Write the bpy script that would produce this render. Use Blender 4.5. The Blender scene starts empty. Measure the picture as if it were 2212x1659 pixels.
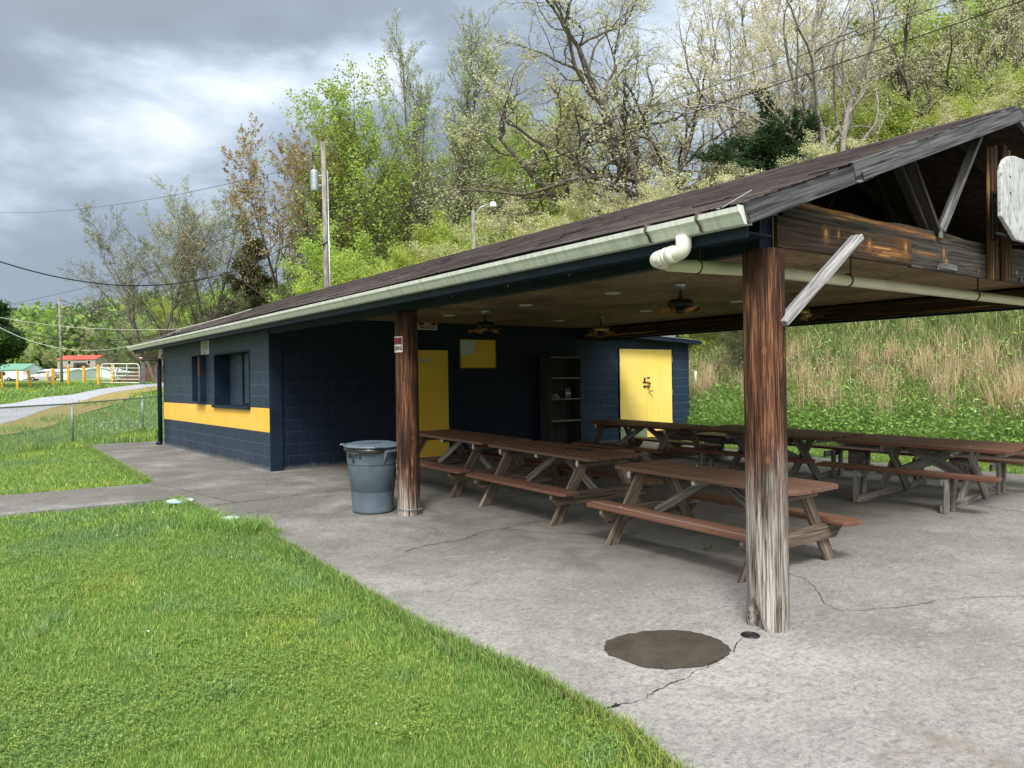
import bpy, bmesh, math, random
import numpy as np
from mathutils import Vector, Matrix
R = math.radians
scene = bpy.context.scene
col = scene.collection
# ------------------------------------------------------------------ camera
W, H, F = 2212.0, 1659.0, 1662.18
RM = Matrix(((0.8034708, 0.0152173, -0.5951496), (-0.5951413, -0.0055598, -0.8036018), (-0.0155375, 0.9998688, 0.0045893)))
CAM = Vector((0, 0, 1.45))
cam = bpy.data.cameras.new("camera"); cam.sensor_width = 36.0; cam.lens = F / W * 36.0
cam.clip_start = 0.05; cam.clip_end = 3000
co = bpy.data.objects.new("camera", cam); col.objects.link(co)
co.matrix_world = Matrix.Translation(CAM) @ RM.to_4x4()
scene.camera = co
# ------------------------------------------------------------------ light
SUN_EL, SUN_AZ = 48.0, 222.0          # azimuth clockwise from +Y
sd = Vector((math.sin(R(SUN_AZ)) * math.cos(R(SUN_EL)), math.cos(R(SUN_AZ)) * math.cos(R(SUN_EL)), math.sin(R(SUN_EL))))
sl = bpy.data.lights.new("sun", 'SUN'); sl.energy = 2.9; sl.angle = R(15); sl.color = (1.0, 0.965, 0.92)
so = bpy.data.objects.new("sun", sl); col.objects.link(so)
so.rotation_euler = sd.to_track_quat('Z', 'Y').to_euler()
so.location = (0, -20, 40)
vs = scene.view_settings
vs.view_transform = 'Standard'; vs.look = 'None'; vs.exposure = 0.35; vs.gamma = 1.0; vs.use_curve_mapping = False

world = bpy.data.worlds.new("World"); scene.world = world; world.use_nodes = True
nt = world.node_tree; nt.nodes.clear()
def wn(t, **k):
    n = nt.nodes.new(t)
    for a, b in k.items(): setattr(n, a, b)
    return n
def wl(a, b): nt.links.new(a, b)
def wm(op, a, b=None, clamp=False):
    n = wn('ShaderNodeMath', operation=op, use_clamp=clamp)
    for i, v in enumerate((a, b)):
        if v is None: continue
        if isinstance(v, (int, float)): n.inputs[i].default_value = v
        else: wl(v, n.inputs[i])
    return n.outputs[0]
out = wn('ShaderNodeOutputWorld'); bg = wn('ShaderNodeBackground'); wl(bg.outputs[0], out.inputs[0])
sky = wn('ShaderNodeTexSky', sky_type='NISHITA', sun_disc=False)
sky.sun_elevation = R(SUN_EL); sky.sun_rotation = R(SUN_AZ); sky.air_density = 1.2; sky.dust_density = 1.5
tc = wn('ShaderNodeTexCoord')
sep = wn('ShaderNodeSeparateXYZ'); wl(tc.outputs['Generated'], sep.inputs[0])
zz = wm('MAXIMUM', sep.outputs[2], 0.0)
den = wm('ADD', zz, 0.30)
cx_ = wm('DIVIDE', sep.outputs[0], den); cy_ = wm('DIVIDE', sep.outputs[1], den)
cmb = wn('ShaderNodeCombineXYZ'); wl(cx_, cmb.inputs[0]); wl(cy_, cmb.inputs[1])
n1 = wn('ShaderNodeTexNoise'); n1.inputs['Scale'].default_value = 3.6; n1.inputs['Detail'].default_value = 8; n1.inputs['Roughness'].default_value = 0.53; n1.inputs['Distortion'].default_value = 0.15
vsc = wn('ShaderNodeVectorMath', operation='MULTIPLY'); wl(tc.outputs['Generated'], vsc.inputs[0]); vsc.inputs[1].default_value = (1.0, 1.0, 2.1)
vof = wn('ShaderNodeVectorMath', operation='ADD'); wl(vsc.outputs[0], vof.inputs[0]); vof.inputs[1].default_value = (3.7, 1.2, 0.6)
wl(vof.outputs[0], n1.inputs['Vector'])
n2 = wn('ShaderNodeTexNoise'); n2.inputs['Scale'].default_value = 0.9; n2.inputs['Detail'].default_value = 3
wl(cmb.outputs[0], n2.inputs['Vector'])
def pdir(px, py):
    return (RM @ Vector(((px - W / 2) / F, -(py - H / 2) / F, -1))).normalized()
def bump(px, py, k):
    v = pdir(px, py)
    d = wn('ShaderNodeVectorMath', operation='DOT_PRODUCT'); wl(tc.outputs['Generated'], d.inputs[0]); d.inputs[1].default_value = v
    e = wm('SUBTRACT', d.outputs['Value'], 1.0); e = wm('MULTIPLY', e, k); return wm('EXPONENT', e)
cl = wm('ADD', wm('MULTIPLY', n1.outputs[0], 1.55), wm('MULTIPLY', n2.outputs[0], 0.60))
cl = wm('SUBTRACT', cl, 0.72)
cl = wm('ADD', cl, wm('MULTIPLY', bump(410, 290, 110), 0.46))
cl = wm('ADD', cl, wm('MULTIPLY', bump(10, 380, 130), 0.50))
cl = wm('ADD', cl, wm('MULTIPLY', bump(1450, 330, 12), 0.17))
cl = wm('ADD', cl, wm('MULTIPLY', bump(760, 330, 60), 0.12))
cl = wm('SUBTRACT', cl, wm('MULTIPLY', bump(300, 60, 14), 0.26))
# the cloud sheet is thinner toward the hidden sun
dsun = wn('ShaderNodeVectorMath', operation='DOT_PRODUCT'); wl(tc.outputs['Generated'], dsun.inputs[0]); dsun.inputs[1].default_value = sd
sunb = wm('EXPONENT', wm('MULTIPLY', wm('SUBTRACT', dsun.outputs['Value'], 1.0), 1.3))
cr = wn('ShaderNodeValToRGB'); wl(cl, cr.inputs[0])
e = cr.color_ramp.elements
e[0].position = 0.20; e[0].color = (0.080, 0.125, 0.195, 1)
e[1].position = 0.82; e[1].color = (1.05, 1.10, 1.18, 1)
for p, c in ((0.36, (0.118, 0.175, 0.265, 1)), (0.47, (0.225, 0.305, 0.42, 1)), (0.58, (0.46, 0.56, 0.69, 1)), (0.69, (0.76, 0.84, 0.95, 1))):
    k = cr.color_ramp.elements.new(p); k.color = c
# horizon lightening
hz = wm('EXPONENT', wm('MULTIPLY', zz, -4.6))
mixh = wn('ShaderNodeMix', data_type='RGBA'); wl(wm('MULTIPLY', hz, 0.72), mixh.inputs['Factor']); wl(cr.outputs[0], mixh.inputs['A']); mixh.inputs['B'].default_value = (0.46, 0.60, 0.80, 1)
boost = wm('ADD', wm('MULTIPLY', wm('MULTIPLY', sunb, wm('MULTIPLY', zz, 1.9, True)), 3.1), 0.70)
mixw = wn('ShaderNodeMix', data_type='RGBA'); wl(wm('MULTIPLY', sunb, 1.1, True), mixw.inputs['Factor']); wl(mixh.outputs['Result'], mixw.inputs['A']); mixw.inputs['B'].default_value = (0.74, 0.71, 0.66, 1)
vm = wn('ShaderNodeVectorMath', operation='SCALE'); wl(mixw.outputs['Result'], vm.inputs[0]); wl(boost, vm.inputs['Scale'])
skys = wn('ShaderNodeVectorMath', operation='SCALE'); wl(sky.outputs[0], skys.inputs[0]); skys.inputs['Scale'].default_value = 0.10
mixs = wn('ShaderNodeMix', data_type='RGBA'); mixs.inputs['Factor'].default_value = 0.90
wl(skys.outputs[0], mixs.inputs['A']); wl(vm.outputs[0], mixs.inputs['B'])
wl(mixs.outputs['Result'], bg.inputs[0]); bg.inputs[1].default_value = 1.0

# ------------------------------------------------------------------ helpers
def tag(o, label=None, cat=None, group=None, kind=None):
    if label: o['label'] = label
    if cat: o['category'] = cat
    if group: o['group'] = group
    if kind: o['kind'] = kind
    return o
def empty(name, loc=(0, 0, 0), rot=(0, 0, 0), label=None, cat=None, group=None):
    o = bpy.data.objects.new(name, None); col.objects.link(o)
    o.location = loc; o.rotation_euler = rot; o.empty_display_size = 0.2
    return tag(o, label, cat, group)
def adopt(o, parent):
    o.parent = parent
    o.matrix_parent_inverse = Matrix.LocRotScale(parent.location, parent.rotation_euler, parent.scale).inverted()
    return o
def link(name, me, mat, parent=None, world_coords=False, smooth=False):
    o = bpy.data.objects.new(name, me); col.objects.link(o)
    if mat is not None: me.materials.append(mat)
    if smooth: me.shade_smooth()
    if parent is not None:
        if world_coords: adopt(o, parent)
        else: o.parent = parent
    return o
def npmesh(name, v, faces, cols=None):
    """v (n,3); faces (m,k) int array; cols (m,3) per-face colour"""
    me = bpy.data.meshes.new(name)
    v = np.asarray(v, np.float32); faces = np.asarray(faces, np.int32)
    m, k = faces.shape
    me.vertices.add(len(v)); me.vertices.foreach_set('co', v.ravel())
    me.loops.add(m * k); me.loops.foreach_set('vertex_index', faces.ravel())
    me.polygons.add(m); me.polygons.foreach_set('loop_start', np.arange(0, m * k, k, dtype=np.int32))
    if cols is not None:
        a = me.color_attributes.new('tint', 'FLOAT_COLOR', 'CORNER')
        c4 = np.ones((m, k, 4), np.float32); c4[:, :, :3] = np.asarray(cols, np.float32)[:, None, :]
        a.data.foreach_set('color', c4.ravel())
    me.update(calc_edges=True)
    return me
class MB:
    def __init__(s): s.v = []; s.f = []
    def add(s, vs, fs):
        b = len(s.v); s.v += [tuple(p) for p in vs]; s.f += [tuple(i + b for i in f) for f in fs]; return s
    def box(s, x0, x1, y0, y1, z0, z1):
        vs = [(x, y, z) for z in (z0, z1) for y in (y0, y1) for x in (x0, x1)]
        return s.add(vs, [(0, 2, 3, 1), (4, 5, 7, 6), (0, 1, 5, 4), (2, 6, 7, 3), (0, 4, 6, 2), (1, 3, 7, 5)])
    def obox(s, p0, p1, w, t, up=(0, 0, 1)):
        p0 = Vector(p0); p1 = Vector(p1); d = (p1 - p0).normalized(); u = Vector(up)
        a = d.cross(u)
        if a.length < 1e-4: a = d.cross(Vector((1, 0, 0)))
        a.normalize(); b = a.cross(d).normalized()
        vs = [p + a * (w / 2 * i) + b * (t / 2 * j) for p in (p0, p1) for j in (-1, 1) for i in (-1, 1)]
        return s.add(vs, [(0, 2, 3, 1), (4, 5, 7, 6), (0, 1, 5, 4), (2, 6, 7, 3), (0, 4, 6, 2), (1, 3, 7, 5)])
    def tube(s, pts, rad, n=8, cap=True):
        pts = [Vector(p) for p in pts]; m = len(pts)
        if not isinstance(rad, (list, tuple)): rad = [rad] * m
        rings = []; ref = None
        for i, p in enumerate(pts):
            d = (pts[min(i + 1, m - 1)] - pts[max(i - 1, 0)]).normalized()
            if ref is None: ref = d.cross(Vector((0, 0, 1))) if abs(d.z) < .9 else d.cross(Vector((1, 0, 0)))
            a = (ref - d * ref.dot(d)).normalized(); ref = a; b = d.cross(a)
            rings += [p + (a * math.cos(2 * math.pi * k / n) + b * math.sin(2 * math.pi * k / n)) * rad[i] for k in range(n)]
        fs = [(i * n + k, i * n + (k + 1) % n, (i + 1) * n + (k + 1) % n, (i + 1) * n + k) for i in range(m - 1) for k in range(n)]
        if cap: fs += [tuple(range(n))[::-1], tuple((m - 1) * n + k for k in range(n))]
        return s.add(rings, fs)
    def lathe(s, prof, c=(0, 0, 0), n=32, cap=True):
        vs = [(c[0] + r * math.cos(2 * math.pi * k / n), c[1] + r * math.sin(2 * math.pi * k / n), c[2] + z) for r, z in prof for k in range(n)]
        m = len(prof)
        fs = [(i * n + k, i * n + (k + 1) % n, (i + 1) * n + (k + 1) % n, (i + 1) * n + k) for i in range(m - 1) for k in range(n)]
        if cap: fs += [tuple(range(n))[::-1], tuple((m - 1) * n + k for k in range(n))]
        return s.add(vs, fs)
    def prism(s, poly, axis, a0, a1):
        """poly of 2D points in the plane normal to axis"""
        n = len(poly)
        def mk(p, a):
            return {'x': (a, p[0], p[1]), 'y': (p[0], a, p[1]), 'z': (p[0], p[1], a)}[axis]
        vs = [mk(p, a0) for p in poly] + [mk(p, a1) for p in poly]
        fs = [tuple(range(n))[::-1], tuple(range(n, 2 * n))] + [(i, (i + 1) % n, n + (i + 1) % n, n + i) for i in range(n)]
        return s.add(vs, fs)
    def build(s, name, mat, parent=None, wc=False, bevel=0, smooth=False, fix=True):
        me = bpy.data.meshes.new(name); me.from_pydata(s.v, [], s.f)
        if fix or bevel:
            bm = bmesh.new(); bm.from_mesh(me)
            bmesh.ops.recalc_face_normals(bm, faces=bm.faces)
            if bevel: bmesh.ops.bevel(bm, geom=list(bm.edges), offset=bevel, segments=1, affect='EDGES', clamp_overlap=True)
            bm.to_mesh(me); bm.free()
        return link(name, me, mat, parent, wc, smooth)
def board(name, p0, p1, w, t, mat, parent=None, up=(0, 0, 1), wc=False, bevel=.004, rag=0):
    """a sawn board, its grain along local X"""
    p0 = Vector(p0); p1 = Vector(p1); L = (p1 - p0).length; d = (p1 - p0) / L
    a = d.cross(Vector(up))
    if a.length < 1e-4: a = d.cross(Vector((1, 0, 0)))
    a.normalize(); b = a.cross(d).normalized()
    o = MB().box(0, L, -w / 2, w / 2, -t / 2, t / 2).build(name, mat, None, bevel=bevel)
    m = Matrix((( d.x, a.x * -1, b.x, p0.x), (d.y, a.y * -1, b.y, p0.y), (d.z, a.z * -1, b.z, p0.z), (0, 0, 0, 1)))
    o.matrix_basis = m
    if parent is not None:
        o.parent = parent
        if wc: o.matrix_parent_inverse = Matrix.LocRotScale(parent.location, parent.rotation_euler, parent.scale).inverted()
    return o
def copy_tree(o, parent=None):
    c = o.copy(); col.objects.link(c)
    if parent is not None: c.parent = parent
    for ch in list(o.children): copy_tree(ch, c)
    return c

# ------------------------------------------------------------------ materials
MATS = {}
class NM:
    def __init__(s, name, rough=0.8, spec=0.3, metal=0.0):
        s.m = bpy.data.materials.new(name); s.m.use_nodes = True; s.t = s.m.node_tree
        s.b = s.t.nodes['Principled BSDF']; s.b.inputs['Roughness'].default_value = rough
        s.b.inputs['Specular IOR Level'].default_value = spec; s.b.inputs['Metallic'].default_value = metal
        MATS[name] = s.m
    def n(s, t, **k):
        n = s.t.nodes.new(t)
        for a, b in k.items(): setattr(n, a, b)
        return n
    def l(s, a, b): s.t.links.new(a, b)
    def co(s, kind='Object', scale=(1, 1, 1), rot=(0, 0, 0), loc=(0, 0, 0), rand=False):
        c = s.n('ShaderNodeTexCoord'); m = s.n('ShaderNodeMapping'); src = c.outputs[kind]
        if rand:
            oi = s.n('ShaderNodeObjectInfo'); va = s.n('ShaderNodeVectorMath', operation='SCALE')
            cb = s.n('ShaderNodeCombineXYZ')
            for i in range(3): s.l(oi.outputs['Random'], cb.inputs[i])
            s.l(cb.outputs[0], va.inputs[0]); va.inputs['Scale'].default_value = 37.0
            ad = s.n('ShaderNodeVectorMath', operation='ADD'); s.l(src, ad.inputs[0]); s.l(va.outputs[0], ad.inputs[1]); src = ad.outputs[0]
        s.l(src, m.inputs[0]); m.inputs['Scale'].default_value = scale; m.inputs['Rotation'].default_value = rot; m.inputs['Location'].default_value = loc
        return m.outputs[0]
    def noise(s, vec, scale, detail=4, rough=.55, dist=0):
        n = s.n('ShaderNodeTexNoise'); s.l(vec, n.inputs['Vector'])
        n.inputs['Scale'].default_value = scale; n.inputs['Detail'].default_value = detail; n.inputs['Roughness'].default_value = rough; n.inputs['Distortion'].default_value = dist
        return n.outputs[0]
    def ramp(s, fac, stops, interp='LINEAR'):
        r = s.n('ShaderNodeValToRGB'); s.l(fac, r.inputs[0]); r.color_ramp.interpolation = interp
        e = r.color_ramp.elements
        while len(e) > 1: e.remove(e[-1])
        e[0].position = stops[0][0]; e[0].color = (*stops[0][1], 1)
        for p, c in stops[1:]:
            k = e.new(p); k.color = (*c, 1)
        return r.outputs[0]
    def mix(s, fac, a, b, mode='MIX'):
        m = s.n('ShaderNodeMix', data_type='RGBA', blend_type=mode)
        for key, v in (('Factor', fac), ('A', a), ('B', b)):
            if isinstance(v, (int, float)): m.inputs[key].default_value = v
            elif isinstance(v, tuple): m.inputs[key].default_value = (*v, 1)
            else: s.l(v, m.inputs[key])
        return m.outputs['Result']
    def math(s, op, a, b=None, clamp=False):
        n = s.n('ShaderNodeMath', operation=op, use_clamp=clamp)
        for i, v in enumerate((a, b)):
            if v is None: continue
            if isinstance(v, (int, float)): n.inputs[i].default_value = v
            else: s.l(v, n.inputs[i])
        return n.outputs[0]
    def smooth(s, v, a, b):
        n = s.n('ShaderNodeMapRange', interpolation_type='SMOOTHSTEP'); s.l(v, n.inputs[0]); n.inputs[1].default_value = a; n.inputs[2].default_value = b
        return n.outputs[0]
    def sep(s, v):
        n = s.n('ShaderNodeSeparateXYZ'); s.l(v, n.inputs[0]); return n.outputs
    def bump(s, h, strength=.3, dist=.02, prev=None):
        b = s.n('ShaderNodeBump'); s.l(h, b.inputs['Height']); b.inputs['Strength'].default_value = strength; b.inputs['Distance'].default_value = dist
        if prev is not None: s.l(prev, b.inputs['Normal'])
        s.l(b.outputs[0], s.b.inputs['Normal']); return b.outputs[0]
    def color(s, c):
        if isinstance(c, tuple): s.b.inputs['Base Color'].default_value = (*c, 1)
        else: s.l(c, s.b.inputs['Base Color'])
        return s
def plain(name, c, rough=.7, spec=.3, metal=0, var=.12, scale=6):
    m = NM(name, rough, spec, metal)
    n = m.noise(m.co(), scale, 5)
    m.color(m.mix(m.smooth(n, .3, .7), tuple(x * (1 - var) for x in c), tuple(min(1, x * (1 + var)) for x in c)))
    return m.m
def wood(name, dark, light, grain=28, along=1.6, axis=0, contrast=(.36, .64), rough=.85, streak=None, bump=.5):
    m = NM(name, rough, .2)
    sc = [grain, grain, grain]; sc[axis] = along
    v = m.co(scale=tuple(sc), rand=True)
    n = m.noise(v, 1.0, 7, .6, .6)
    c = m.ramp(n, [(contrast[0], dark), (contrast[1], light)])
    big = m.noise(m.co(scale=tuple(x * .12 for x in sc), rand=True, loc=(5, 3, 1)), 1.0, 3)
    c = m.mix(m.smooth(big, .35, .7), c, m.mix(.5, c, dark))
    if streak:
        n2 = m.noise(m.co(scale=tuple(x * .25 for x in sc), rand=True, loc=(9, 2, 4)), 1.0, 5, .6)
        c = m.mix(m.smooth(n2, .60, .68), c, streak)
    m.color(c); m.bump(n, bump, .006)
    return m.m

NAVY = (0.0075, 0.0165, 0.034); NAVY2 = (0.013, 0.025, 0.046)
def block_mat(name, c1, c2, plane, mortar_c, z0=0.032, rough=.5):
    """painted concrete block, 0.406 x 0.203 m courses; plane 'y' = wall running along Y, 'x' = wall running along X"""
    m = NM(name, rough, .18 if c1[0] < .1 else .4)
    tcn = m.n('ShaderNodeNewGeometry'); sp = m.sep(tcn.outputs['Position'])
    cb = m.n('ShaderNodeCombineXYZ'); m.l(sp[1] if plane == 'y' else sp[0], cb.inputs[0]); m.l(m.math('SUBTRACT', sp[2], z0), cb.inputs[1])
    b = m.n('ShaderNodeTexBrick', offset=.5, squash=1.0); m.l(cb.outputs[0], b.inputs['Vector'])
    b.inputs['Scale'].default_value = 1.0; b.inputs['Brick Width'].default_value = .4064; b.inputs['Row Height'].default_value = .2032
    b.inputs['Mortar Size'].default_value = .0085; b.inputs['Mortar Smooth'].default_value = .35
    b.inputs['Color1'].default_value = (0, 0, 0, 1); b.inputs['Color2'].default_value = (1, 1, 1, 1)
    v = m.co()
    n = m.noise(v, 1.3, 5, .6); f = m.noise(v, 55, 4, .7)
    c = m.mix(m.smooth(n, .32, .7), c1, c2)
    c = m.mix(m.math('MULTIPLY', b.outputs['Color'], .30), c, c2)
    c = m.mix(m.math('MULTIPLY', b.outputs['Fac'], .8), c, mortar_c)
    c = m.mix(m.math('MULTIPLY', m.smooth(f, .45, .8), .25), c, tuple(x * .55 for x in c1))
    # dirt splashed up at the foot
    ft = m.math('MULTIPLY', m.math('SUBTRACT', 1.0, m.smooth(m.math('ADD', sp[2], m.math('MULTIPLY', m.noise(v, 7, 4), -.12)), -.06, .03)), .6)
    c = m.mix(ft, c, (.16, .16, .14))
    m.color(c)
    bp = m.bump(m.math('SUBTRACT', 1.0, b.outputs['Fac']), .6, .008)
    m.bump(f, .35, .004, bp)
    return m.m
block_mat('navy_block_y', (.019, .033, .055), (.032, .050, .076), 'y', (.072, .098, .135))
block_mat('navy_block_x', (.006, .013, .027), (.010, .020, .037), 'x', (.020, .032, .052))  # same navy paint, darkened to carry the shade under the roof
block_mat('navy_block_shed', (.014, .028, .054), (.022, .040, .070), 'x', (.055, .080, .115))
block_mat('yellow_block', (.84, .47, .06), (.90, .54, .09), 'y', (.84, .52, .14), rough=.5)
m = NM('navy_paint', .55, .2); v = m.co(); n = m.noise(v, 3, 6, .6)
m.color(m.mix(m.smooth(n, .3, .75), (.006, .014, .028), (.011, .022, .038))); m.bump(m.noise(v, 40, 4), .15, .004)
m = NM('shutter_board', .55, .4); v = m.co(scale=(6, 6, 6)); n = m.noise(m.co(scale=(2, 2, 22)), 1, 6, .65)
m.color(m.ramp(n, [(.35, (.026, .044, .072)), (.6, (.042, .066, .098)), (.75, (.075, .105, .14))])); m.bump(n, .3, .004)
def yellow(name, a, b):
    m = NM(name, .42, .4); v = m.co(); n = m.noise(v, 1.4, 5, .6); st = m.noise(m.co(scale=(9, 9, .8)), 1, 5)
    c = m.mix(m.smooth(n, .35, .7), a, b); c = m.mix(m.math('MULTIPLY', m.smooth(st, .6, .75), .3), c, tuple(x * .6 for x in a))
    m.color(c); m.bump(m.noise(v, 60, 3), .08, .002); return m.m
yellow('door_yellow', (.76, .47, .04), (.80, .52, .06))
yellow('shed_yellow', (.88, .66, .15), (.92, .72, .22))
# roof shingles
m = NM('shingle', .9, .2); at = m.n('ShaderNodeAttribute', attribute_name='tint')
n = m.noise(m.co(), .9, 6, .65); f = m.noise(m.co(), 70, 4, .8); st = m.noise(m.co(scale=(.6, 7, 1)), 1, 5, .6)
c = m.mix(m.math('MULTIPLY', m.smooth(n, .42, .72), .45), at.outputs['Color'], (.135, .112, .105))
c = m.mix(m.math('MULTIPLY', m.smooth(f, .40, .70), .45), c, (.030, .024, .025))
c = m.mix(m.math('MULTIPLY', m.smooth(st, .52, .72), .4), c, (.034, .029, .030))
m.color(c); m.bump(f, .5, .008)
m = NM('osb', .85, .2); v = m.co(scale=(60, 9, 60)); n = m.noise(v, 1, 6, .7); n2 = m.noise(m.co(), 1.1, 4)
c = m.ramp(n, [(.38, (.12, .085, .048)), (.5, (.30, .225, .135)), (.62, (.47, .37, .235))])
sp = m.sep(m.co(kind='Object'))
def seam(s, period, off):
    a = m.math('ABSOLUTE', m.math('SUBTRACT', m.math('FRACT', m.math('DIVIDE', m.math('ADD', s, off), period)), .5))
    return m.math('LESS_THAN', a, .003)
c = m.mix(m.smooth(n2, .35, .75), c, m.mix(.6, c, (.06, .042, .024)))
c = m.mix(m.math('MULTIPLY', m.math('MAXIMUM', seam(sp[0], 1.22, .3), seam(sp[1], 2.44, .9)), .9), c, (.02, .015, .01))
m.color(c); m.bump(n, .4, .004)
plain('deck_dark', (.045, .036, .028), .9, .15, var=.4, scale=12)  # deck tone darkened to carry the shade inside the gable
# gutter
m = NM('gutter_white', .45, .4); v = m.co(); s1 = m.noise(m.co(scale=(2, 22, 2)), 1, 5, .7); s2 = m.noise(v, 3, 6, .65)
c = m.ramp(s1, [(.3, (.46, .48, .45)), (.5, (.64, .66, .63)), (.7, (.75, .77, .74))])
c = m.mix(m.math('MULTIPLY', m.smooth(s2, .54, .74), .7), c, (.24, .26, .20)); m.color(c)
plain('pvc_cream', (.60, .57, .42), .35, .5, var=.1, scale=3)
m = NM('pvc_white', .35, .5); v = m.co(); n = m.noise(v, 14, 5, .7)
m.color(m.mix(m.smooth(n, .60, .66), (.74, .72, .66), (.24, .10, .045)))
plain('rust_strap', (.12, .09, .075), .6, .5, .6, .4, 30)
plain('galv', (.36, .40, .42), .4, .5, .7, .15, 10)
plain('black_metal', (.010, .011, .013), .45, .5, .2)
plain('dark_metal', (.035, .034, .033), .45, .5, .5)
plain('chrome_dull', (.42, .40, .36), .35, .5, .9)
plain('brass_dull', (.35, .26, .12), .35, .5, .9)
plain('white_paint', (.72, .72, .70), .5, .4, var=.06)
plain('sign_white', (.62, .62, .60), .45, .4, var=.08)
plain('sign_red', (.17, .012, .025), .45, .4, var=.08)
plain('ink_black', (.012, .012, .012), .5, .3)
plain('ink_red', (.42, .04, .03), .5, .3)
plain('ink_grey', (.25, .25, .24), .5, .3)
plain('paper', (.60, .66, .64), .8, .1, var=.05)
plain('poster_brown', (.26, .12, .05), .6, .3, var=.3, scale=30)
wood('weathered_grey', (.035, .036, .038), (.25, .255, .26), 50, 2.0, streak=(.025, .027, .030))
wood('brace_grey', (.10, .10, .11), (.46, .46, .47), 60, 2.6, streak=(.035, .035, .037))
wood('rake_grey', (.022, .023, .026), (.17, .175, .185), 46, 1.6, streak=(.012, .012, .014), bump=.8)
wood('charred_beam', (.012, .011, .010), (.085, .066, .050), 30, 1.4, streak=(.30, .13, .035))
wood('charred_chord', (.012, .011, .010), (.10, .078, .06), 26, 1.1, streak=(.42, .20, .055))
wood('split_wood', (.016, .011, .008), (.11, .062, .030), 40, 1.1, streak=(.42, .23, .075))
wood('web_wood', (.012, .010, .009), (.075, .064, .055), 44, 1.5, streak=(.05, .045, .04))
wood('raw_knot', (.42, .19, .04), (.72, .42, .12), 60, 20)
wood('table_brown', (.105, .058, .040), (.195, .118, .082), 34, .8, axis=1, contrast=(.3, .7), rough=.55, streak=(.22, .17, .12), bump=.3)
wood('table_red', (.090, .042, .028), (.17, .082, .055), 24, .8, axis=1, contrast=(.3, .7), rough=.6, streak=(.22, .12, .08), bump=.25)
wood('seat_brown', (.120, .060, .040), (.215, .118, .080), 34, .8, axis=1, contrast=(.3, .7), rough=.5, streak=(.28, .20, .16), bump=.3)
wood('leg_wood', (.055, .040, .030), (.29, .235, .18), 44, 2.2, streak=(.38, .355, .32))
wood('leg_grey', (.075, .070, .060), (.36, .34, .30), 44, 2.0, streak=(.035, .03, .026))
plain('cut_end', (.44, .42, .38), .8, .2, var=.2, scale=40)
wood('shelf_wood', (.030, .029, .026), (.070, .066, .058), 20, 1.2, axis=2)
wood('shelf_edge', (.15, .14, .12), (.27, .25, .22), 20, 1.2)
def plank_mat(name, spots, dark=(.007, .006, .005), light=(.075, .050, .034), brown=.55):
    m = NM(name, .8, .2)
    wv = m.n('ShaderNodeVectorMath', operation='ADD'); base = m.co(scale=(1.1, 55, 55)); nn = m.n('ShaderNodeTexNoise'); m.l(m.co(scale=(2.2, 5, 9)), nn.inputs['Vector']); nn.inputs['Scale'].default_value = 1
    sc_ = m.n('ShaderNodeVectorMath', operation='SCALE'); m.l(nn.outputs[1], sc_.inputs[0]); sc_.inputs['Scale'].default_value = 1.5
    m.l(base, wv.inputs[0]); m.l(sc_.outputs[0], wv.inputs[1])
    n = m.noise(wv.outputs[0], 1, 6, .6); c = m.ramp(n, [(.34, dark), (.52, tuple(x * .55 for x in light)), (.68, light)])
    big = m.noise(m.co(scale=(.9, 3, 3)), 1, 3); c = m.mix(m.math('MULTIPLY', m.smooth(big, .54, .72), brown), c, (.12, .050, .018))
    j = m.noise(m.co(scale=(9, 45, 45)), 1, 4, .7)
    for (x, z, rx, rz, st) in spots:
        v = m.n('ShaderNodeVectorMath', operation='SUBTRACT'); m.l(m.co(), v.inputs[0]); v.inputs[1].default_value = (x, 0, z)
        w = m.n('ShaderNodeVectorMath', operation='MULTIPLY'); m.l(v.outputs[0], w.inputs[0]); w.inputs[1].default_value = (1 / rx, 0, 1 / rz)
        l = m.n('ShaderNodeVectorMath', operation='LENGTH'); m.l(w.outputs[0], l.inputs[0])
        d = m.math('ADD', l.outputs['Value'], m.math('MULTIPLY', m.math('SUBTRACT', j, .5), 1.6 if rx > rz * 2 else .7))
        ring = m.math('MULTIPLY', m.math('ADD', m.math('SINE', m.math('MULTIPLY', d, 11)), 1), .5)
        halo = m.math('MULTIPLY', m.math('SUBTRACT', 1.0, m.smooth(d, 1.2, 3.0)), ring)
        c = m.mix(m.math('MULTIPLY', halo, .55), c, (.26, .115, .035)); c = m.mix(m.math('MULTIPLY', m.math('SUBTRACT', 1.0, m.smooth(d, .8, 1.12)), st), c, m.mix(m.smooth(n, .35, .65), (.16, .075, .024), (.44, .25, .09)))
    m.color(c); m.bump(n, .7, .01); return m.m
plank_mat('plank_left', [(.58, .035, .022, .034, .9), (.745, .055, .010, .026, .9), (1.17, .010, .020, .026, .9), (1.72, .030, .020, .045, .9), (1.36, .000, .17, .010, .9), (1.50, -.032, .20, .013, .95), (1.38, -.055, .09, .009, .9), (.95, .035, .06, .004, .8)])
plank_mat('plank_right', [(.555, .048, .011, .042, .9), (.60, -.02, .010, .03, .9), (2.06, -.005, .013, .022, .8), (1.23, -.05, .007, .014, .8), (.25, .02, .16, .010, .5)], light=(.085, .078, .068), brown=.15)
plank_mat('chord_mat', [(.35, .045, .40, .012, .9), (1.0, .030, .35, .010, .9), (1.7, .02, .25, .010, .9), (2.15, .01, .10, .010, .9), (.7, .0, .1, .006, .7)], light=(.085, .074, .060), brown=.2)
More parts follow.
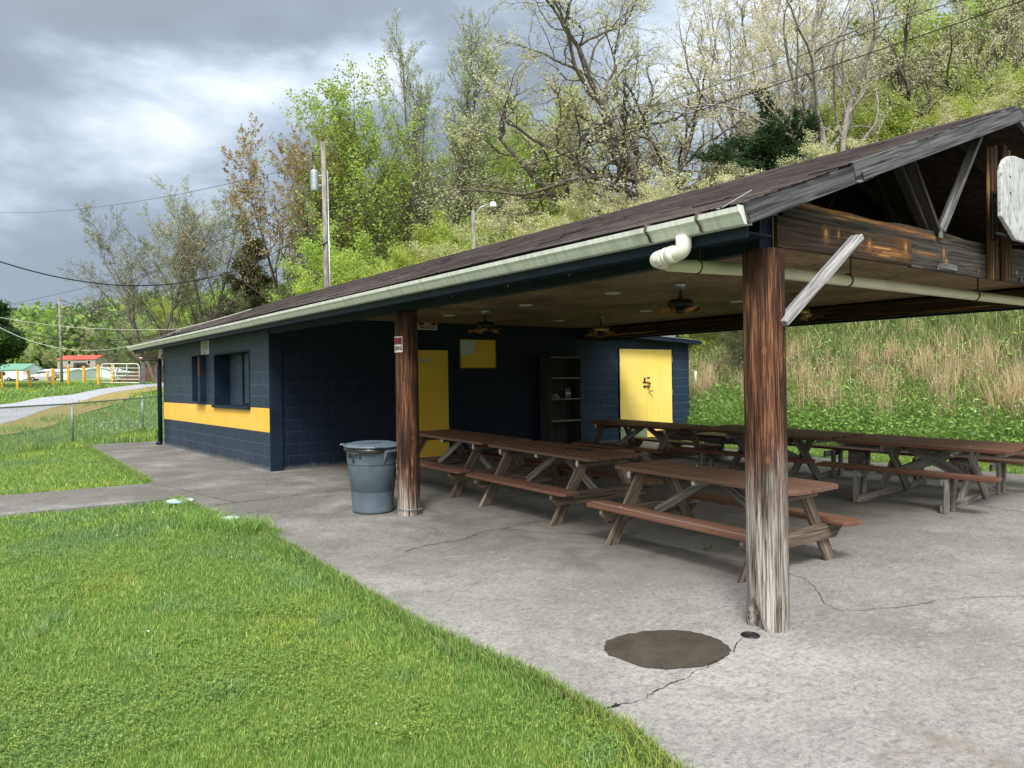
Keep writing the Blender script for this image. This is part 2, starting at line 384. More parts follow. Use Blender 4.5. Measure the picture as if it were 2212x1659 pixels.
# log posts: grey sapwood low down, red-brown above, near black on top, partly roof shade put into the colour
def post_mat(name, lo, hi, top, knots):
    m = NM(name, .8, .25); g = m.co(); sp = m.sep(g)
    d = m.noise(m.co(scale=(1.2, 1.2, .35)), 2.2, 4)
    n0 = m.noise(m.co(scale=(30, 30, 1.2)), 1, 6, .6, .4); n1_ = m.noise(m.co(scale=(120, 120, 3.4)), 1, 7, .68, .3); n = m.math('ADD', m.math('MULTIPLY', n0, .42), m.math('MULTIPLY', n1_, .58))
    red = m.ramp(n, [(.42, (.010, .005, .0035)), (.475, (.050, .020, .010)), (.53, (.125, .052, .027)), (.585, (.26, .130, .072))])
    ch = m.noise(m.co(scale=(5, 5, 1.1), loc=(3, 1, 0)), 1.0, 5, .65)
    red = m.mix(m.math('MULTIPLY', m.smooth(ch, .46, .60), .8), red, (.014, .007, .005))
    grey = m.ramp(n, [(.415, (.022, .018, .016)), (.465, (.12, .105, .09)), (.52, (.25, .228, .205)), (.58, (.44, .41, .375))])
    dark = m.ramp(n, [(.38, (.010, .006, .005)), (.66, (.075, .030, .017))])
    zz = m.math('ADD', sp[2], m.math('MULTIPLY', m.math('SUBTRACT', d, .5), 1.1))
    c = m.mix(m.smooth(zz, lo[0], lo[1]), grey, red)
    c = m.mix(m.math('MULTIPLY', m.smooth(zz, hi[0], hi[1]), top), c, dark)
    h = n
    for (kx, ky, kz, rr) in knots:
        k = m.n('ShaderNodeVectorMath', operation='DISTANCE'); mp = m.co(scale=(1, 1, .62)); m.l(mp, k.inputs[0]); k.inputs[1].default_value = (kx, ky, kz * .62)
        dist = m.math('ADD', k.outputs['Value'], m.math('MULTIPLY', m.math('SUBTRACT', n, .5), .012))
        ring = m.math('SINE', m.math('MULTIPLY', dist, 620.0))
        msk = m.math('SUBTRACT', 1.0, m.smooth(dist, rr * 1.2, rr * 3.2))
        c = m.mix(m.math('MULTIPLY', msk, m.math('ADD', m.math('MULTIPLY', ring, .35), .45)), c, (.045, .014, .006))
        c = m.mix(m.math('SUBTRACT', 1.0, m.smooth(dist, rr * .55, rr * .85)), c, m.mix(m.smooth(n, .42, .56), (.05, .02, .010), (.17, .075, .032)))
    m.color(c); m.bump(h, .8, .012)
    return m.m
# concrete
m = NM('concrete', .88, .25); v = m.co('Object'); sp = m.sep(v)
a = m.noise(v, .55, 6, .6); bn = m.noise(m.co('Object', scale=(1, 1, 1), rot=(0, 0, .5)), 3.1, 6, .68, .4); fine = m.noise(v, 38, 5, .78); spk = m.noise(v, 150, 3, .8)
c = m.ramp(a, [(.33, (.225, .220, .208)), (.5, (.315, .310, .298)), (.66, (.41, .405, .39))])
c = m.mix(m.math('MULTIPLY', m.smooth(bn, .46, .66), .45), c, (.19, .187, .178))
c = m.mix(m.math('MULTIPLY', m.smooth(m.noise(m.co('Object', loc=(7, 3, 0)), 1.7, 7, .72, .8), .55, .68), .50), c, (.50, .495, .48))
c = m.mix(m.math('MULTIPLY', m.smooth(fine, .46, .58), .50), c, (.140, .137, .131))
c = m.mix(m.math('MULTIPLY', m.smooth(spk, .55, .66), .6), c, (.56, .555, .54))
g1 = m.noise(m.co('Object', scale=(1, 1.7, 1), rot=(0, 0, .65)), 15, 9, .80, .3)
c = m.mix(m.math('MULTIPLY', m.smooth(g1, .55, .62), .45), c, (.52, .515, .50)); c = m.mix(m.math('MULTIPLY', m.math('SUBTRACT', 1.0, m.smooth(g1, .40, .46)), .55), c, (.12, .118, .112))
# trodden, roof-sheltered floor is smoother and browner
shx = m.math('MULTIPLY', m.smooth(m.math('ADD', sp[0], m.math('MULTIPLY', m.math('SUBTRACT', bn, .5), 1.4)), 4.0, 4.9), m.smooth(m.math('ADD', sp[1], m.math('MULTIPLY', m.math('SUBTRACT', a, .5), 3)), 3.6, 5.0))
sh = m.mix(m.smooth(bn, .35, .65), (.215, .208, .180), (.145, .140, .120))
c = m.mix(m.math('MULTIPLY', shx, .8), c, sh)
rust = m.noise(m.co('Object', loc=(2, 9, 0)), 1.15, 5, .6)
c = m.mix(m.math('MULTIPLY', m.smooth(rust, .60, .74), .40), c, (.22, .155, .10))
# algae-dark strip along the lawn walk
gx = m.math('MULTIPLY', m.math('MULTIPLY', m.smooth(m.math('ADD', sp[1], m.math('MULTIPLY', m.math('SUBTRACT', bn, .5), 3)), 4.5, 8.5), m.math('SUBTRACT', 1.0, m.smooth(m.math('ADD', sp[0], m.math('MULTIPLY', m.math('SUBTRACT', a, .5), 5)), 4.2, 5.2))), m.smooth(m.noise(m.co('Object', loc=(4, 4, 0)), .9, 6, .62), .30, .56))
c = m.mix(m.math('MULTIPLY', gx, .72), c, m.mix(m.smooth(fine, .42, .6), (.155, .148, .132), (.085, .081, .072)))
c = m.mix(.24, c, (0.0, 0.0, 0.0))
m.color(c); m.bump(m.mix(.5, fine, g1), .5, .004)
m = NM('concrete_patch', .8, .3); v = m.co(); n = m.noise(v, 5, 6, .65); f = m.noise(v, 60, 4, .8)
c = m.ramp(n, [(.3, (.026, .022, .017)), (.7, (.066, .056, .043))]); m.color(m.mix(m.math('MULTIPLY', m.smooth(f, .5, .7), .5), c, (.10, .09, .072))); m.bump(f, .5, .003)
plain('crack_dark', (.022, .020, .018), .95, .1)
plain('joint_dark', (.055, .052, .046), .95, .1, var=.3, scale=20)
m = NM('gravel', .95, .2); v = m.co(); f = m.noise(v, 14, 4, .8); n = m.noise(v, .5, 4)
c = m.ramp(f, [(.34, (.13, .14, .16)), (.5, (.33, .35, .39)), (.66, (.58, .60, .66))]); m.color(m.mix(m.math('MULTIPLY', m.smooth(n, .45, .7), .35), c, (.23, .22, .20))); m.bump(f, .8, .03)
m = NM('asphalt', .9, .2); v = m.co(); m.color(m.ramp(m.noise(v, 1.2, 6), [(.3, (.22, .22, .23)), (.7, (.34, .34, .35))]))
# lawn soil / far grass
m = NM('lawn', .95, .1); v = m.co(); sp = m.sep(v)
a = m.noise(v, .22, 5, .6); b2 = m.noise(v, 2.0, 5, .65); f = m.noise(v, 30, 5, .8)
c = m.ramp(b2, [(.3, (.085, .165, .030)), (.5, (.125, .225, .042)), (.7, (.21, .30, .06))])
c = m.mix(m.math('MULTIPLY', m.smooth(a, .40, .65), .5), c, (.21, .31, .055))
c = m.mix(m.math('MULTIPLY', m.smooth(f, .42, .65), .5), c, (.055, .125, .024))
far_f = m.smooth(sp[1], 90, 180)
c = m.mix(m.math('MULTIPLY', far_f, .6), c, (.23, .33, .09))
# woodland floor and rough bank on the hillside
hl = m.smooth(m.math('SUBTRACT', sp[0], m.math('MULTIPLY', m.math('MAXIMUM', m.math('SUBTRACT', sp[1], 14.0), 0.0), .06)), 14.4, 15.4)
hl = m.math('MULTIPLY', hl, m.math('SUBTRACT', 1.0, m.smooth(sp[1], 85, 110)))
bank = m.ramp(m.noise(v, 1.1, 6, .7), [(.32, (.022, .040, .010)), (.5, (.065, .095, .026)), (.62, (.11, .11, .045)), (.75, (.075, .062, .032))])
c = m.mix(hl, c, bank)
# dry straw verge along the drive
m.color(c); m.bump(f, .9, .05)
m = NM('dry_verge', .95, .1); v = m.co(); f = m.noise(v, 9, 6, .75)
m.color(m.ramp(f, [(.35, (.14, .16, .045)), (.52, (.30, .235, .10)), (.68, (.42, .33, .17))])); m.bump(f, .8, .04)
m = NM('dirt', .95, .1); v = m.co(); f = m.noise(v, 3, 6, .7); m.color(m.ramp(f, [(.3, (.045, .026, .015)), (.7, (.16, .095, .055))])); m.bump(f, 1, .1)
def leafmat(name, trans=.35, rough=.6, gain=1.0):
    m = NM(name, rough, .25)
    at = m.n('ShaderNodeAttribute', attribute_name='tint'); oi = m.n('ShaderNodeObjectInfo')
    hs = m.n('ShaderNodeHueSaturation'); m.l(at.outputs['Color'], hs.inputs['Color'])
    m.l(m.math('ADD', m.math('MULTIPLY', oi.outputs['Random'], .03), .485), hs.inputs['Hue'])
    m.l(m.math('ADD', m.math('MULTIPLY', oi.outputs['Random'], .25), .88 * gain), hs.inputs['Value'])
    m.l(hs.outputs[0], m.b.inputs['Base Color'])
    tr = m.n('ShaderNodeBsdfTranslucent'); m.l(hs.outputs[0], tr.inputs[0])
    mx = m.n('ShaderNodeMixShader'); mx.inputs[0].default_value = trans
    m.l(m.b.outputs[0], mx.inputs[1]); m.l(tr.outputs[0], mx.inputs[2])
    m.l(mx.outputs[0], m.t.nodes['Material Output'].inputs[0]); return m.m
leafmat('leaf', .5, .5, 1.22); leafmat('grass_blade', .3, .55)
def bark(name, a, b):
    m = NM(name, .9, .15); n = m.noise(m.co(scale=(9, 9, 2.0)), 1, 5, .6); m.color(m.ramp(n, [(.35, a), (.65, b)])); m.bump(n, .6, .02); return m.m
bark('bark_mid', (.055, .048, .040), (.19, .17, .145)); bark('bark_oak', (.05, .042, .035), (.19, .165, .14)); bark('bark_grey', (.085, .078, .068), (.27, .25, .225)); bark('bark_dark', (.035, .028, .022), (.12, .10, .082)); bark('bark_pale', (.16, .145, .13), (.36, .335, .30))
M = MATS
# ------------------------------------------------------------------ ground
def sm(a, b, t):
    u = np.clip((t - a) / (b - a), 0, 1); return u * u * (3 - 2 * u)
def floor_z(y): return np.where(np.asarray(y) < 12.7, -.025 * (12.7 - np.asarray(y, float)), 0.)
def tz(x, y):
    x = np.asarray(x, float); y = np.asarray(y, float)
    z = np.maximum(floor_z(y), -.7) + 1.75 * sm(22, 62, y) + 1.15 * np.clip((y - 75) / 105, 0, 1) + 3.6 * sm(185, 275, y)
    u = np.maximum(x - 14.6 - .06 * np.maximum(y - 14, 0), 0)
    top = 4 + 14 * (1 - sm(10, 52, y))
    z = z + top * (1 - np.exp(-(u * .62) / top)) * (1 - sm(80, 110, y) * 1.0)
    d = np.hypot((x - 180) / 160, (y - 400) / 130)
    z = z + 36 * np.exp(-d ** 2 * 1.1) * sm(265, 340, y + .2 * x)
    return z
def TZ(x, y): return float(tz(x, y))
def P_at(px, D):
    """ground point straight below picture column px at depth D"""
    a = (px - W / 2) / F
    x = D * (0.8034708 * a + 0.5951496); y = D * (-0.5951413 * a + 0.8036018)
    return x, y, TZ(x, y)
def H_at(px, py, D):
    v = Vector(((px - W / 2) / F, -(py - H / 2) / F, -1)) * D
    return (CAM + RM @ v).z
xs = np.unique(np.concatenate([np.arange(-160, -20, 10), np.arange(-20, 13, 1.0), np.arange(13, 30, .35), np.arange(30, 90, 1.5), np.arange(90, 420, 8)]))
ys = np.unique(np.concatenate([np.arange(-60, -5, 5), np.arange(-5, 40, .6), np.arange(40, 130, 2.0), np.arange(130, 640, 7)]))
gx, gy = np.meshgrid(xs, ys); gz = tz(gx, gy)
rngT = np.random.default_rng(5)
rough = np.where(gx > 14.8 + .06 * np.maximum(gy - 14, 0), 1.0, 0.0) * (gy < 100)
gz = gz + rough * rngT.normal(0, .05, gz.shape)
under = (gx > 2.72) & (gx < 13.6) & (gy < 21.6)
gz = gz - .035 - under * .06
nx, ny = len(xs), len(ys)
v = np.stack([gx.ravel(), gy.ravel(), gz.ravel()], 1)
i, j = np.meshgrid(np.arange(nx - 1), np.arange(ny - 1)); a = (j * nx + i).ravel()
fc = np.stack([a, a + 1, a + nx + 1, a + nx], 1)
g = link('ground', npmesh('ground', v, fc), M['lawn'], smooth=True); tag(g, kind='structure')

def sheet(name, poly, mat, dz, thick=.1, step=.8, kind='structure', zf=None):
    """slab whose top follows the ground plane"""
    bm = bmesh.new()
    vs_ = [bm.verts.new((p[0], p[1], 0)) for p in poly]
    f = bm.faces.new(vs_)
    ymin = min(p[1] for p in poly); ymax = max(p[1] for p in poly)
    for yy in list(np.arange(math.ceil(ymin / step) * step, ymax, step)) + [12.7]:
        bmesh.ops.bisect_plane(bm, geom=bm.verts[:] + bm.edges[:] + bm.faces[:], plane_co=(0, yy, 0), plane_no=(0, 1, 0))
    zf = zf or (lambda x, y: max(float(floor_z(y)), -.7))
    for q in bm.verts: q.co.z = zf(q.co.x, q.co.y) + dz
    if thick:
        r = bmesh.ops.extrude_face_region(bm, geom=bm.faces[:])
        for q in r['geom']:
            if isinstance(q, bmesh.types.BMVert): q.co.z -= thick
    bmesh.ops.recalc_face_normals(bm, faces=bm.faces)
    me = bpy.data.meshes.new(name); bm.to_mesh(me); bm.free()
    return tag(link(name, me, M[mat]), kind=kind)
rs = random.Random(3)
edge = [(2.62, y + .0) for y in (-12, -3)] + [(2.50, 1.2), (2.53, 2.1), (2.57, 2.35), (2.66, 2.65), (2.67, 2.9), (2.70, 3.5), (2.64, 4.1), (2.60, 4.65), (2.64, 5.9), (2.69, 7.0), (2.71, 7.8), (2.86, 8.05), (2.72, 8.4), (2.50, 8.9), (2.55, 9.7), (2.50, 10.6)]
edge2 = []
for (p, q) in zip(edge[:-1], edge[1:]):
    n = max(1, int((q[1] - p[1]) / .12)) if q[1] > -3 else 1
    for k in range(n):
        t = k / n; edge2.append((p[0] + (q[0] - p[0]) * t + rs.uniform(-.016, .016), p[1] + (q[1] - p[1]) * t))
edge2.append(edge[-1])
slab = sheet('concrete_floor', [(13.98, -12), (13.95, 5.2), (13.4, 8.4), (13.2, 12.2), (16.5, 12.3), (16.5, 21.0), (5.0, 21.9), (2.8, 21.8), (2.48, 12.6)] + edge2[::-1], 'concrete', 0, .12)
walk = sheet('path', [(2.50, 10.93), (2.48, 12.52), (.6, 12.56), (-6, 12.7), (-30, 13.2), (-30, 11.6), (-6, 11.1), (.5, 10.93)], 'concrete', -.004, .1)

def ribbon(name, pts, w, mat, dz=.004, kind='structure', zf=None, jag=0.0, seed=1, sub=.05):
    """thin strip lying on the floor"""
    r = random.Random(seed); P = []
    for a_, b_ in zip(pts[:-1], pts[1:]):
        L = math.dist(a_, b_); n = max(1, int(L / sub))
        for k in range(n): P.append([a_[0] + (b_[0] - a_[0]) * k / n + r.uniform(-jag, jag), a_[1] + (b_[1] - a_[1]) * k / n + r.uniform(-jag, jag)])
    P.append(list(pts[-1])); zf = zf or (lambda x, y: float(floor_z(y)))
    V = []; 
    for k, p in enumerate(P):
        q0 = P[max(k - 1, 0)]; q1 = P[min(k + 1, len(P) - 1)]
        d = Vector((q1[0] - q0[0], q1[1] - q0[1])); d.normalize()
        ww = w * (r.uniform(.25, 1.3) if jag else 1) / 2
        for s_ in (-1, 1):
            x, y = p[0] - d.y * ww * s_, p[1] + d.x * ww * s_
            V.append((x, y, zf(x, y) + dz))
    F_ = [(2 * k, 2 * k + 1, 2 * k + 3, 2 * k + 2) for k in range(len(P) - 1)]
    return tag(link(name, npmesh(name, V, F_), M[mat]), kind=kind)
ribbon('crack', [(2.67, 2.90), (2.75, 2.90), (2.94, 2.855), (3.01, 2.88), (3.23, 2.91), (3.34, 2.91), (3.47, 2.95), (3.55, 2.94), (3.63, 2.97), (3.76, 2.97), (3.83, 3.0), (3.92, 3.02), (4.04, 3.09), (4.13, 3.12)], .007, 'crack_dark', jag=.009, seed=2, sub=.02)
ribbon('crack', [(2.665, 2.90), (2.80, 2.895)], .035, 'crack_dark', .0045, jag=.006, seed=9, sub=.03)
ribbon('crack', [(5.71, 3.68), (5.55, 3.50), (5.24, 3.22), (5.15, 3.07), (5.26, 2.96), (5.54, 2.845), (5.70, 2.79), (6.03, 2.73), (6.30, 2.59), (6.61, 2.40), (7.4, 2.2)], .0055, 'crack_dark', jag=.012, seed=3, sub=.04)
ribbon('crack', [(3.51, 6.48), (3.82, 6.56), (4.24, 6.57), (4.59, 6.75), (4.85, 6.735), (5.15, 6.81), (5.68, 6.82), (5.72, 7.5)], .008, 'crack_dark', jag=.012, seed=4, sub=.04)
ribbon('crack', [(4.85, 6.735), (5.05, 6.31), (5.38, 5.98), (5.46, 5.79), (5.52, 5.57), (5.60, 5.19), (5.68, 4.85), (5.72, 3.7)], .007, 'crack_dark', jag=.012, seed=5, sub=.04)
ribbon('floor_joint', [(2.53, 10.02), (4.69, 10.21), (13.3, 10.6)], .013, 'crack_dark', jag=.002)
ribbon('floor_joint', [(2.62, 9.02), (2.95, 9.30), (3.2, 9.32)], .010, 'crack_dark', jag=.003)
ribbon('floor_joint', [(2.52, 12.5), (3.0, 10.06)], .010, 'crack_dark', jag=.004)
ribbon('floor_joint', [(10.15, 12.6), (10.17, 5.38), (10.29, 4.75), (10.41, 4.3), (10.38, 3.6), (10.3, -8)], .012, 'joint_dark', jag=.002)
ribbon('floor_joint', [(10.38, 3.76), (13.9, 3.9)], .012, 'joint_dark', jag=.002)
# soil showing where the turf has shrunk from the slab, at the edge
plain('soil', (.050, .036, .024), .95, .1, var=.5, scale=40)
ribbon('soil_edge', [(2.50, .9), (2.52, 1.6), (2.545, 2.1), (2.585, 2.35), (2.66, 2.62), (2.668, 2.9), (2.69, 3.4)], .055, 'soil', .0025, jag=.012, seed=6, sub=.03)
# dark round patch in the slab
pts = [(3.309, 3.542), (3.407, 3.607), (3.592, 3.613), (3.812, 3.539), (3.938, 3.431), (3.986, 3.296), (3.97, 3.165), (3.895, 3.03), (3.748, 2.975), (3.584, 2.96), (3.373, 3.038), (3.279, 3.147), (3.24, 3.315), (3.244, 3.437)]
pc = []
for k in range(len(pts)):
    p0, p1, p2, p3 = [pts[(k + d) % len(pts)] for d in (-1, 0, 1, 2)]
    for t in (0, .25, .5, .75):
        q = [.5 * ((2 * p1[c]) + (-p0[c] + p2[c]) * t + (2 * p0[c] - 5 * p1[c] + 4 * p2[c] - p3[c]) * t * t + (-p0[c] + 3 * p1[c] - 3 * p2[c] + p3[c]) * t ** 3) + rs.uniform(-.011, .011) for c in (0, 1)]
        pc.append(q)
sheet('concrete_patch', pc, 'concrete_patch', .004, 0)

# drive, verges, road
def drape(name, far, near, mat, dz, sub=24):
    V = []; n = sub; m = 6
    def samp(P, t):
        u = t * (len(P) - 1); k = min(int(u), len(P) - 2); f = u - k; return [P[k][c] * (1 - f) + P[k + 1][c] * f for c in (0, 1)]
    for a_ in range(n + 1):
        A, B = samp(far, a_ / n), samp(near, a_ / n)
        for b_ in range(m + 1):
            t = b_ / m; w = .25 * math.sin(a_ * 1.3) * (1 if b_ in (0, m) else 0)
            x, y = A[0] * (1 - t) + B[0] * t, A[1] * (1 - t) + B[1] * t + w
            V.append((x, y, TZ(x, y) + dz))
    F_ = [(i_ * (m + 1) + k, i_ * (m + 1) + k + 1, (i_ + 1) * (m + 1) + k + 1, (i_ + 1) * (m + 1) + k) for i_ in range(n) for k in range(m)]
    return tag(link(name, npmesh(name, V, F_), M[mat], smooth=True), kind='structure')
drape('gravel_drive', [(-14, 26), (-4, 34.6), (1.98, 39.5), (3.6, 42.7), (5.4, 45.0), (7.9, 50.0), (10.2, 53.4), (14.0, 56.5)], [(-12, 15), (-4, 23), (1.53, 30.8), (3.14, 35.9), (5.5, 41.6), (8.0, 47.0), (11.0, 51.4), (15.0, 54)], 'gravel', .03)
drape('dry_verge', [(-12, 15), (-4, 23), (1.53, 30.8), (3.14, 35.9), (5.5, 41.6), (8.0, 47.0), (11.0, 51.4), (15, 54)], [(-11, 12), (-3, 20.2), (2.1, 27.6), (4.1, 33.2), (6.6, 39.6), (8.9, 45.6), (11.6, 50.4), (15.5, 53.4)], 'dry_verge', .024)
xa, ya, _ = P_at(-700, 122); xb, yb, _ = P_at(360, 130); xc, yc, _ = P_at(700, 136)
xd, yd, _ = P_at(-700, 148); xe, ye, _ = P_at(360, 150); xf, yf, _ = P_at(700, 152)
drape('road', [(xd, yd), (xe, ye), (xf, yf)], [(xa, ya), (xb, yb), (xc, yc)], 'asphalt', .05)

# ------------------------------------------------------------------ the shelter building
FX = 4.385; WY = 12.69; BY = 20.35; BX = 10.98; EX = 3.97; RX = 7.93; EXB = 11.89; RY0 = 2.90; RY1 = 21.9
def roof_z(x): return 2.525 + .3405 * (min(x, 2 * RX - x) - 3.95)
S = empty('picnic_shelter', (4.45, 3.16, float(floor_z(3.16))), label='navy block building with an open timber picnic shelter under one brown shingle roof', cat='shelter')
# walls
wb = MB()
wb.box(FX, FX + .2, WY, 13.72, -.05, 2.50).box(FX, FX + .2, 15.94, BY, -.05, 2.50)
wb.box(FX, FX + .2, 13.72, 15.94, -.05, 1.03).box(FX, FX + .2, 13.72, 15.94, 2.075, 2.50)
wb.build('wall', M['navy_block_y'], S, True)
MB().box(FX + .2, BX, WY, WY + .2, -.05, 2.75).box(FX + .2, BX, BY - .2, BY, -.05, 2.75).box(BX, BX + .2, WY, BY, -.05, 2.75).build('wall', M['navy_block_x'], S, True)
MB().box(FX - .003, FX + .001, WY + .005, BY, .642, 1.045).build('stripe', M['yellow_block'], S, True)
MB().box(FX - .018, FX + .20, WY - .022, WY - .002, -.03, 2.36).box(FX - .006, FX + .19, WY - .04, WY - .023, -.03, 2.30).build('corner_board', M['navy_paint'], S, True, bevel=.003)
# serving window
wd = empty('window', (FX, 14.83, 1.03)); adopt(wd, S)
def sub(o, par):   # child of an adopted empty, given in world coordinates
    o.parent = par; o.matrix_parent_inverse = Matrix.Translation(par.location).inverted(); return o
sub(MB().box(FX + .30, FX + .33, 13.72, 15.94, 1.05, 2.06).build('shutter', M['shutter_board']), wd)
sub(MB().box(FX - .012, FX + .30, 13.735, 13.76, 1.06, 2.075).box(FX - .012, FX + .30, 15.905, 15.93, 1.06, 2.075).box(FX - .012, FX + .30, 13.76, 15.905, 2.045, 2.07)
    .box(FX + .27, FX + .30, 15.0, 15.06, 1.06, 2.045).box(FX + .27, FX + .299, 13.76, 15.0, 1.06, 1.10).build('frame', M['navy_paint'], bevel=.003), wd)
sub(MB().box(FX - .06, FX + .28, 13.70, 15.96, 1.005, 1.058).build('sill', M['navy_paint'], bevel=.006), wd)
# roof: two slopes of lapped three-tab shingles
rr = random.Random(11); rgs = np.random.default_rng(12)
SAG = lambda y: -.035 * math.exp(-((y - 20.6) / 1.8) ** 2) - .012 * math.sin(y * .55) ** 2
def slope(sgn, name):
    V, F_, C_ = [], [], []; nrow = 29; pitch = 4.0 / nrow
    for r_ in range(nrow):
        xa_ = EX - .03 + r_ * pitch * .993; xb_ = min(xa_ + pitch * 1.35, RX)
        off = (r_ % 2) * .152 + rr.uniform(-.01, .01); y = RY0 - .035 - off
        lift_row = rr.uniform(.0, .004)
        while y < RY1 + .03:
            y0 = max(y + .0015, RY0 - .035 + rr.uniform(-.006, .006)); y1 = min(y + .3035, RY1 + .035); y += .305
            if y1 - y0 < .02: continue
            j0 = rr.uniform(-.003, .003); j1 = j0 + rr.uniform(-.002, .002); lf = .010 + lift_row * .5 + rr.uniform(0, .0025) + (rr.random() < .02) * .008
            if r_ == 0: j0 -= rr.uniform(0, .014); j1 = j0 + rr.uniform(-.004, .004)
            x0a, x0b = xa_ + j0, xa_ + j1
            def P_(x, yy, up): 
                X = x if sgn > 0 else 2 * RX - x
                return (X, yy, roof_z(x) + up + SAG(yy) * max(0, 1 - (x - EX) / 2.5))
            b = len(V)
            V += [P_(x0a, y0, lf), P_(x0b, y1, lf), P_(xb_, y1, .002), P_(xb_, y0, .002), P_(x0a, y0, lf - .009), P_(x0b, y1, lf - .009)]
            F_ += [(b, b + 1, b + 2, b + 3), (b + 4, b + 5, b + 1, b)]
            t = rr.uniform(0, 1) ** 1.3; c_ = np.array([.105, .084, .082]) * (1 - t) + np.array([.20, .168, .160]) * t
            if rr.random() < .06: c_ = np.array([.21, .18, .17])
            C_ += [c_, c_ * .3]  # butt faces tinted dark, a painted shadow line below each course
    me = npmesh(name, V, F_, C_); return link(name, me, M['shingle'], S, True)
slope(1, 'roof'); slope(-1, 'roof')
plain('felt_black', (.018, .016, .017), .9, .2)
for s_ in (1, -1):
    V = []; F_ = []
    for k in range(61):
        y = RY0 - .01 + (RY1 - RY0 + .02) * k / 60
        for x, dz_ in ((EX - .01, 0), (EX - .01, -.022), (5.3, -.022), (RX, -.022), (RX, 0), (5.3, 0)):
            X = x if s_ > 0 else 2 * RX - x; V.append((X, y, roof_z(x) + dz_ + .001 + SAG(y) * max(0, 1 - (x - EX) / 2.5)))
    for k in range(60):
        b = k * 6
        for i_ in range(6): F_.append((b + i_, b + (i_ + 1) % 6, b + 6 + (i_ + 1) % 6, b + 6 + i_))
    V_ = np.array(V); me = bpy.data.meshes.new('underlay'); me.from_pydata(V, [], F_ + [(0, 5, 4, 3, 2, 1), tuple(360 + i_ for i_ in range(6))])
    link('underlay', me, M['felt_black'], S, True)
mb = MB()
for s_ in (1, -1):
    for k in range(57):
        y0 = RY0 + .02 + k * .333
        a0 = RX; a1 = RX - s_ * .16
        z0 = roof_z(RX) + .012 + rr.uniform(-.004, .006); z1 = roof_z(a1) + .012
        mb.add([(a0, y0, z0), (a0, y0 + .345, z0 + .004), (a1, y0 + .345, z1 + .006), (a1, y0, z1), (a0, y0, z0 - .012), (a0, y0 + .345, z0 - .008), (a1, y0 + .345, z1 - .006), (a1, y0, z1 - .012)], [(0, 1, 2, 3), (4, 7, 6, 5), (0, 4, 5, 1), (2, 6, 7, 3), (0, 3, 7, 4), (1, 5, 6, 2)])
rc_ = mb.build('ridge_cap', M['shingle'], S, True); ca_ = rc_.data.color_attributes.new('tint', 'FLOAT_COLOR', 'CORNER'); ca_.data.foreach_set('color', np.tile(np.array([.07, .052, .052, 1], np.float32), len(rc_.data.loops)))
# roof deck (underside seen in the gable), rafters, fascia and soffit
for s_ in (1, -1):
    xe_ = EX + .02 if s_ == 1 else EXB - .02
    d = MB().prism([(xe_, roof_z(xe_) - .032), (RX, roof_z(RX) - .032), (RX, roof_z(RX) - .047), (xe_, roof_z(xe_) - .047)], 'y', RY0 + .03, RY1 - .05)
    d.build('roof_deck', M['deck_dark'], S, True)
for y in np.arange(3.45, 21.5, 1.22):
    for s_ in (1, -1):
        xe_ = 4.03 if s_ == 1 else 11.83
        board('rafter', (xe_, y, roof_z(xe_) - .098), (RX, y, roof_z(RX) - .098), .038, .09, M['web_wood'], S, wc=True)
board('fascia', (4.005, RY0 + .04, 2.395), (4.005, RY1 - .02, 2.395), .02, .17, M['navy_paint'], S, wc=True, up=(0, 0, 1))
board('fascia', (11.855, RY0 + .04, 2.395), (11.855, RY1 - .02, 2.395), .02, .17, M['navy_paint'], S, wc=True)
MB().box(4.018, 4.37, 3.02, RY1 - .1, 2.36, 2.372).box(11.52, 11.84, 3.02, RY1 - .1, 2.36, 2.372).build('soffit', M['navy_paint'], S, True)
# beams
MB().box(4.375, 4.415, 3.12, WY - .045, 2.285, 2.56).box(4.418, 4.52, 3.12, WY - .045, 2.295, 2.555).build('eave_beam', M['navy_paint'], S, True, bevel=.003)
board('eave_beam', (11.45, 3.12, 2.43), (11.45, WY, 2.43), .10, .22, M['split_wood'], S, wc=True)
# gable beam: two lapped planks and the split truss chord above
board('gable_beam', (4.498, 3.085, 2.420), (6.317, 3.085, 2.430), .032, .21, M['plank_left'], S, wc=True, up=(0, 0, 1))
board('gable_beam', (6.321, 3.088, 2.425), (11.55, 3.088, 2.425), .032, .215, M['plank_right'], S, wc=True)
def rough_board(name, p0, p1, w, t, mat, seed=0, amp=.012):
    o = board(name, p0, p1, w, t, mat, S, wc=True, bevel=0)
    me = o.data; bm = bmesh.new(); bm.from_mesh(me)
    L = max(v_.co.x for v_ in bm.verts)
    for k in np.arange(.05, L, .07): bmesh.ops.bisect_plane(bm, geom=bm.verts[:] + bm.edges[:] + bm.faces[:], plane_co=(k, 0, 0), plane_no=(1, 0, 0))
    q = random.Random(seed); of = {}; ph_ = [q.uniform(0, 6) for _ in range(4)]
    for v_ in bm.verts:
        k = round(v_.co.x, 2)
        if k not in of: of[k] = (math.sin(k * 3.1 + ph_[0]) * .6 + math.sin(k * 8.3 + ph_[1]) * .35 + q.uniform(-.12, .12), math.sin(k * 5 + ph_[2]) * .5)
        if v_.co.z > 0: v_.co.z += of[k][0] * amp
        else: v_.co.z += of[k][1] * amp * .3
    bm.to_mesh(me); bm.free(); return o
rough_board('truss_chord', (4.62, 3.128, 2.605), (11.3, 3.128, 2.580), .045, .115, M['chord_mat'], 4, .016)
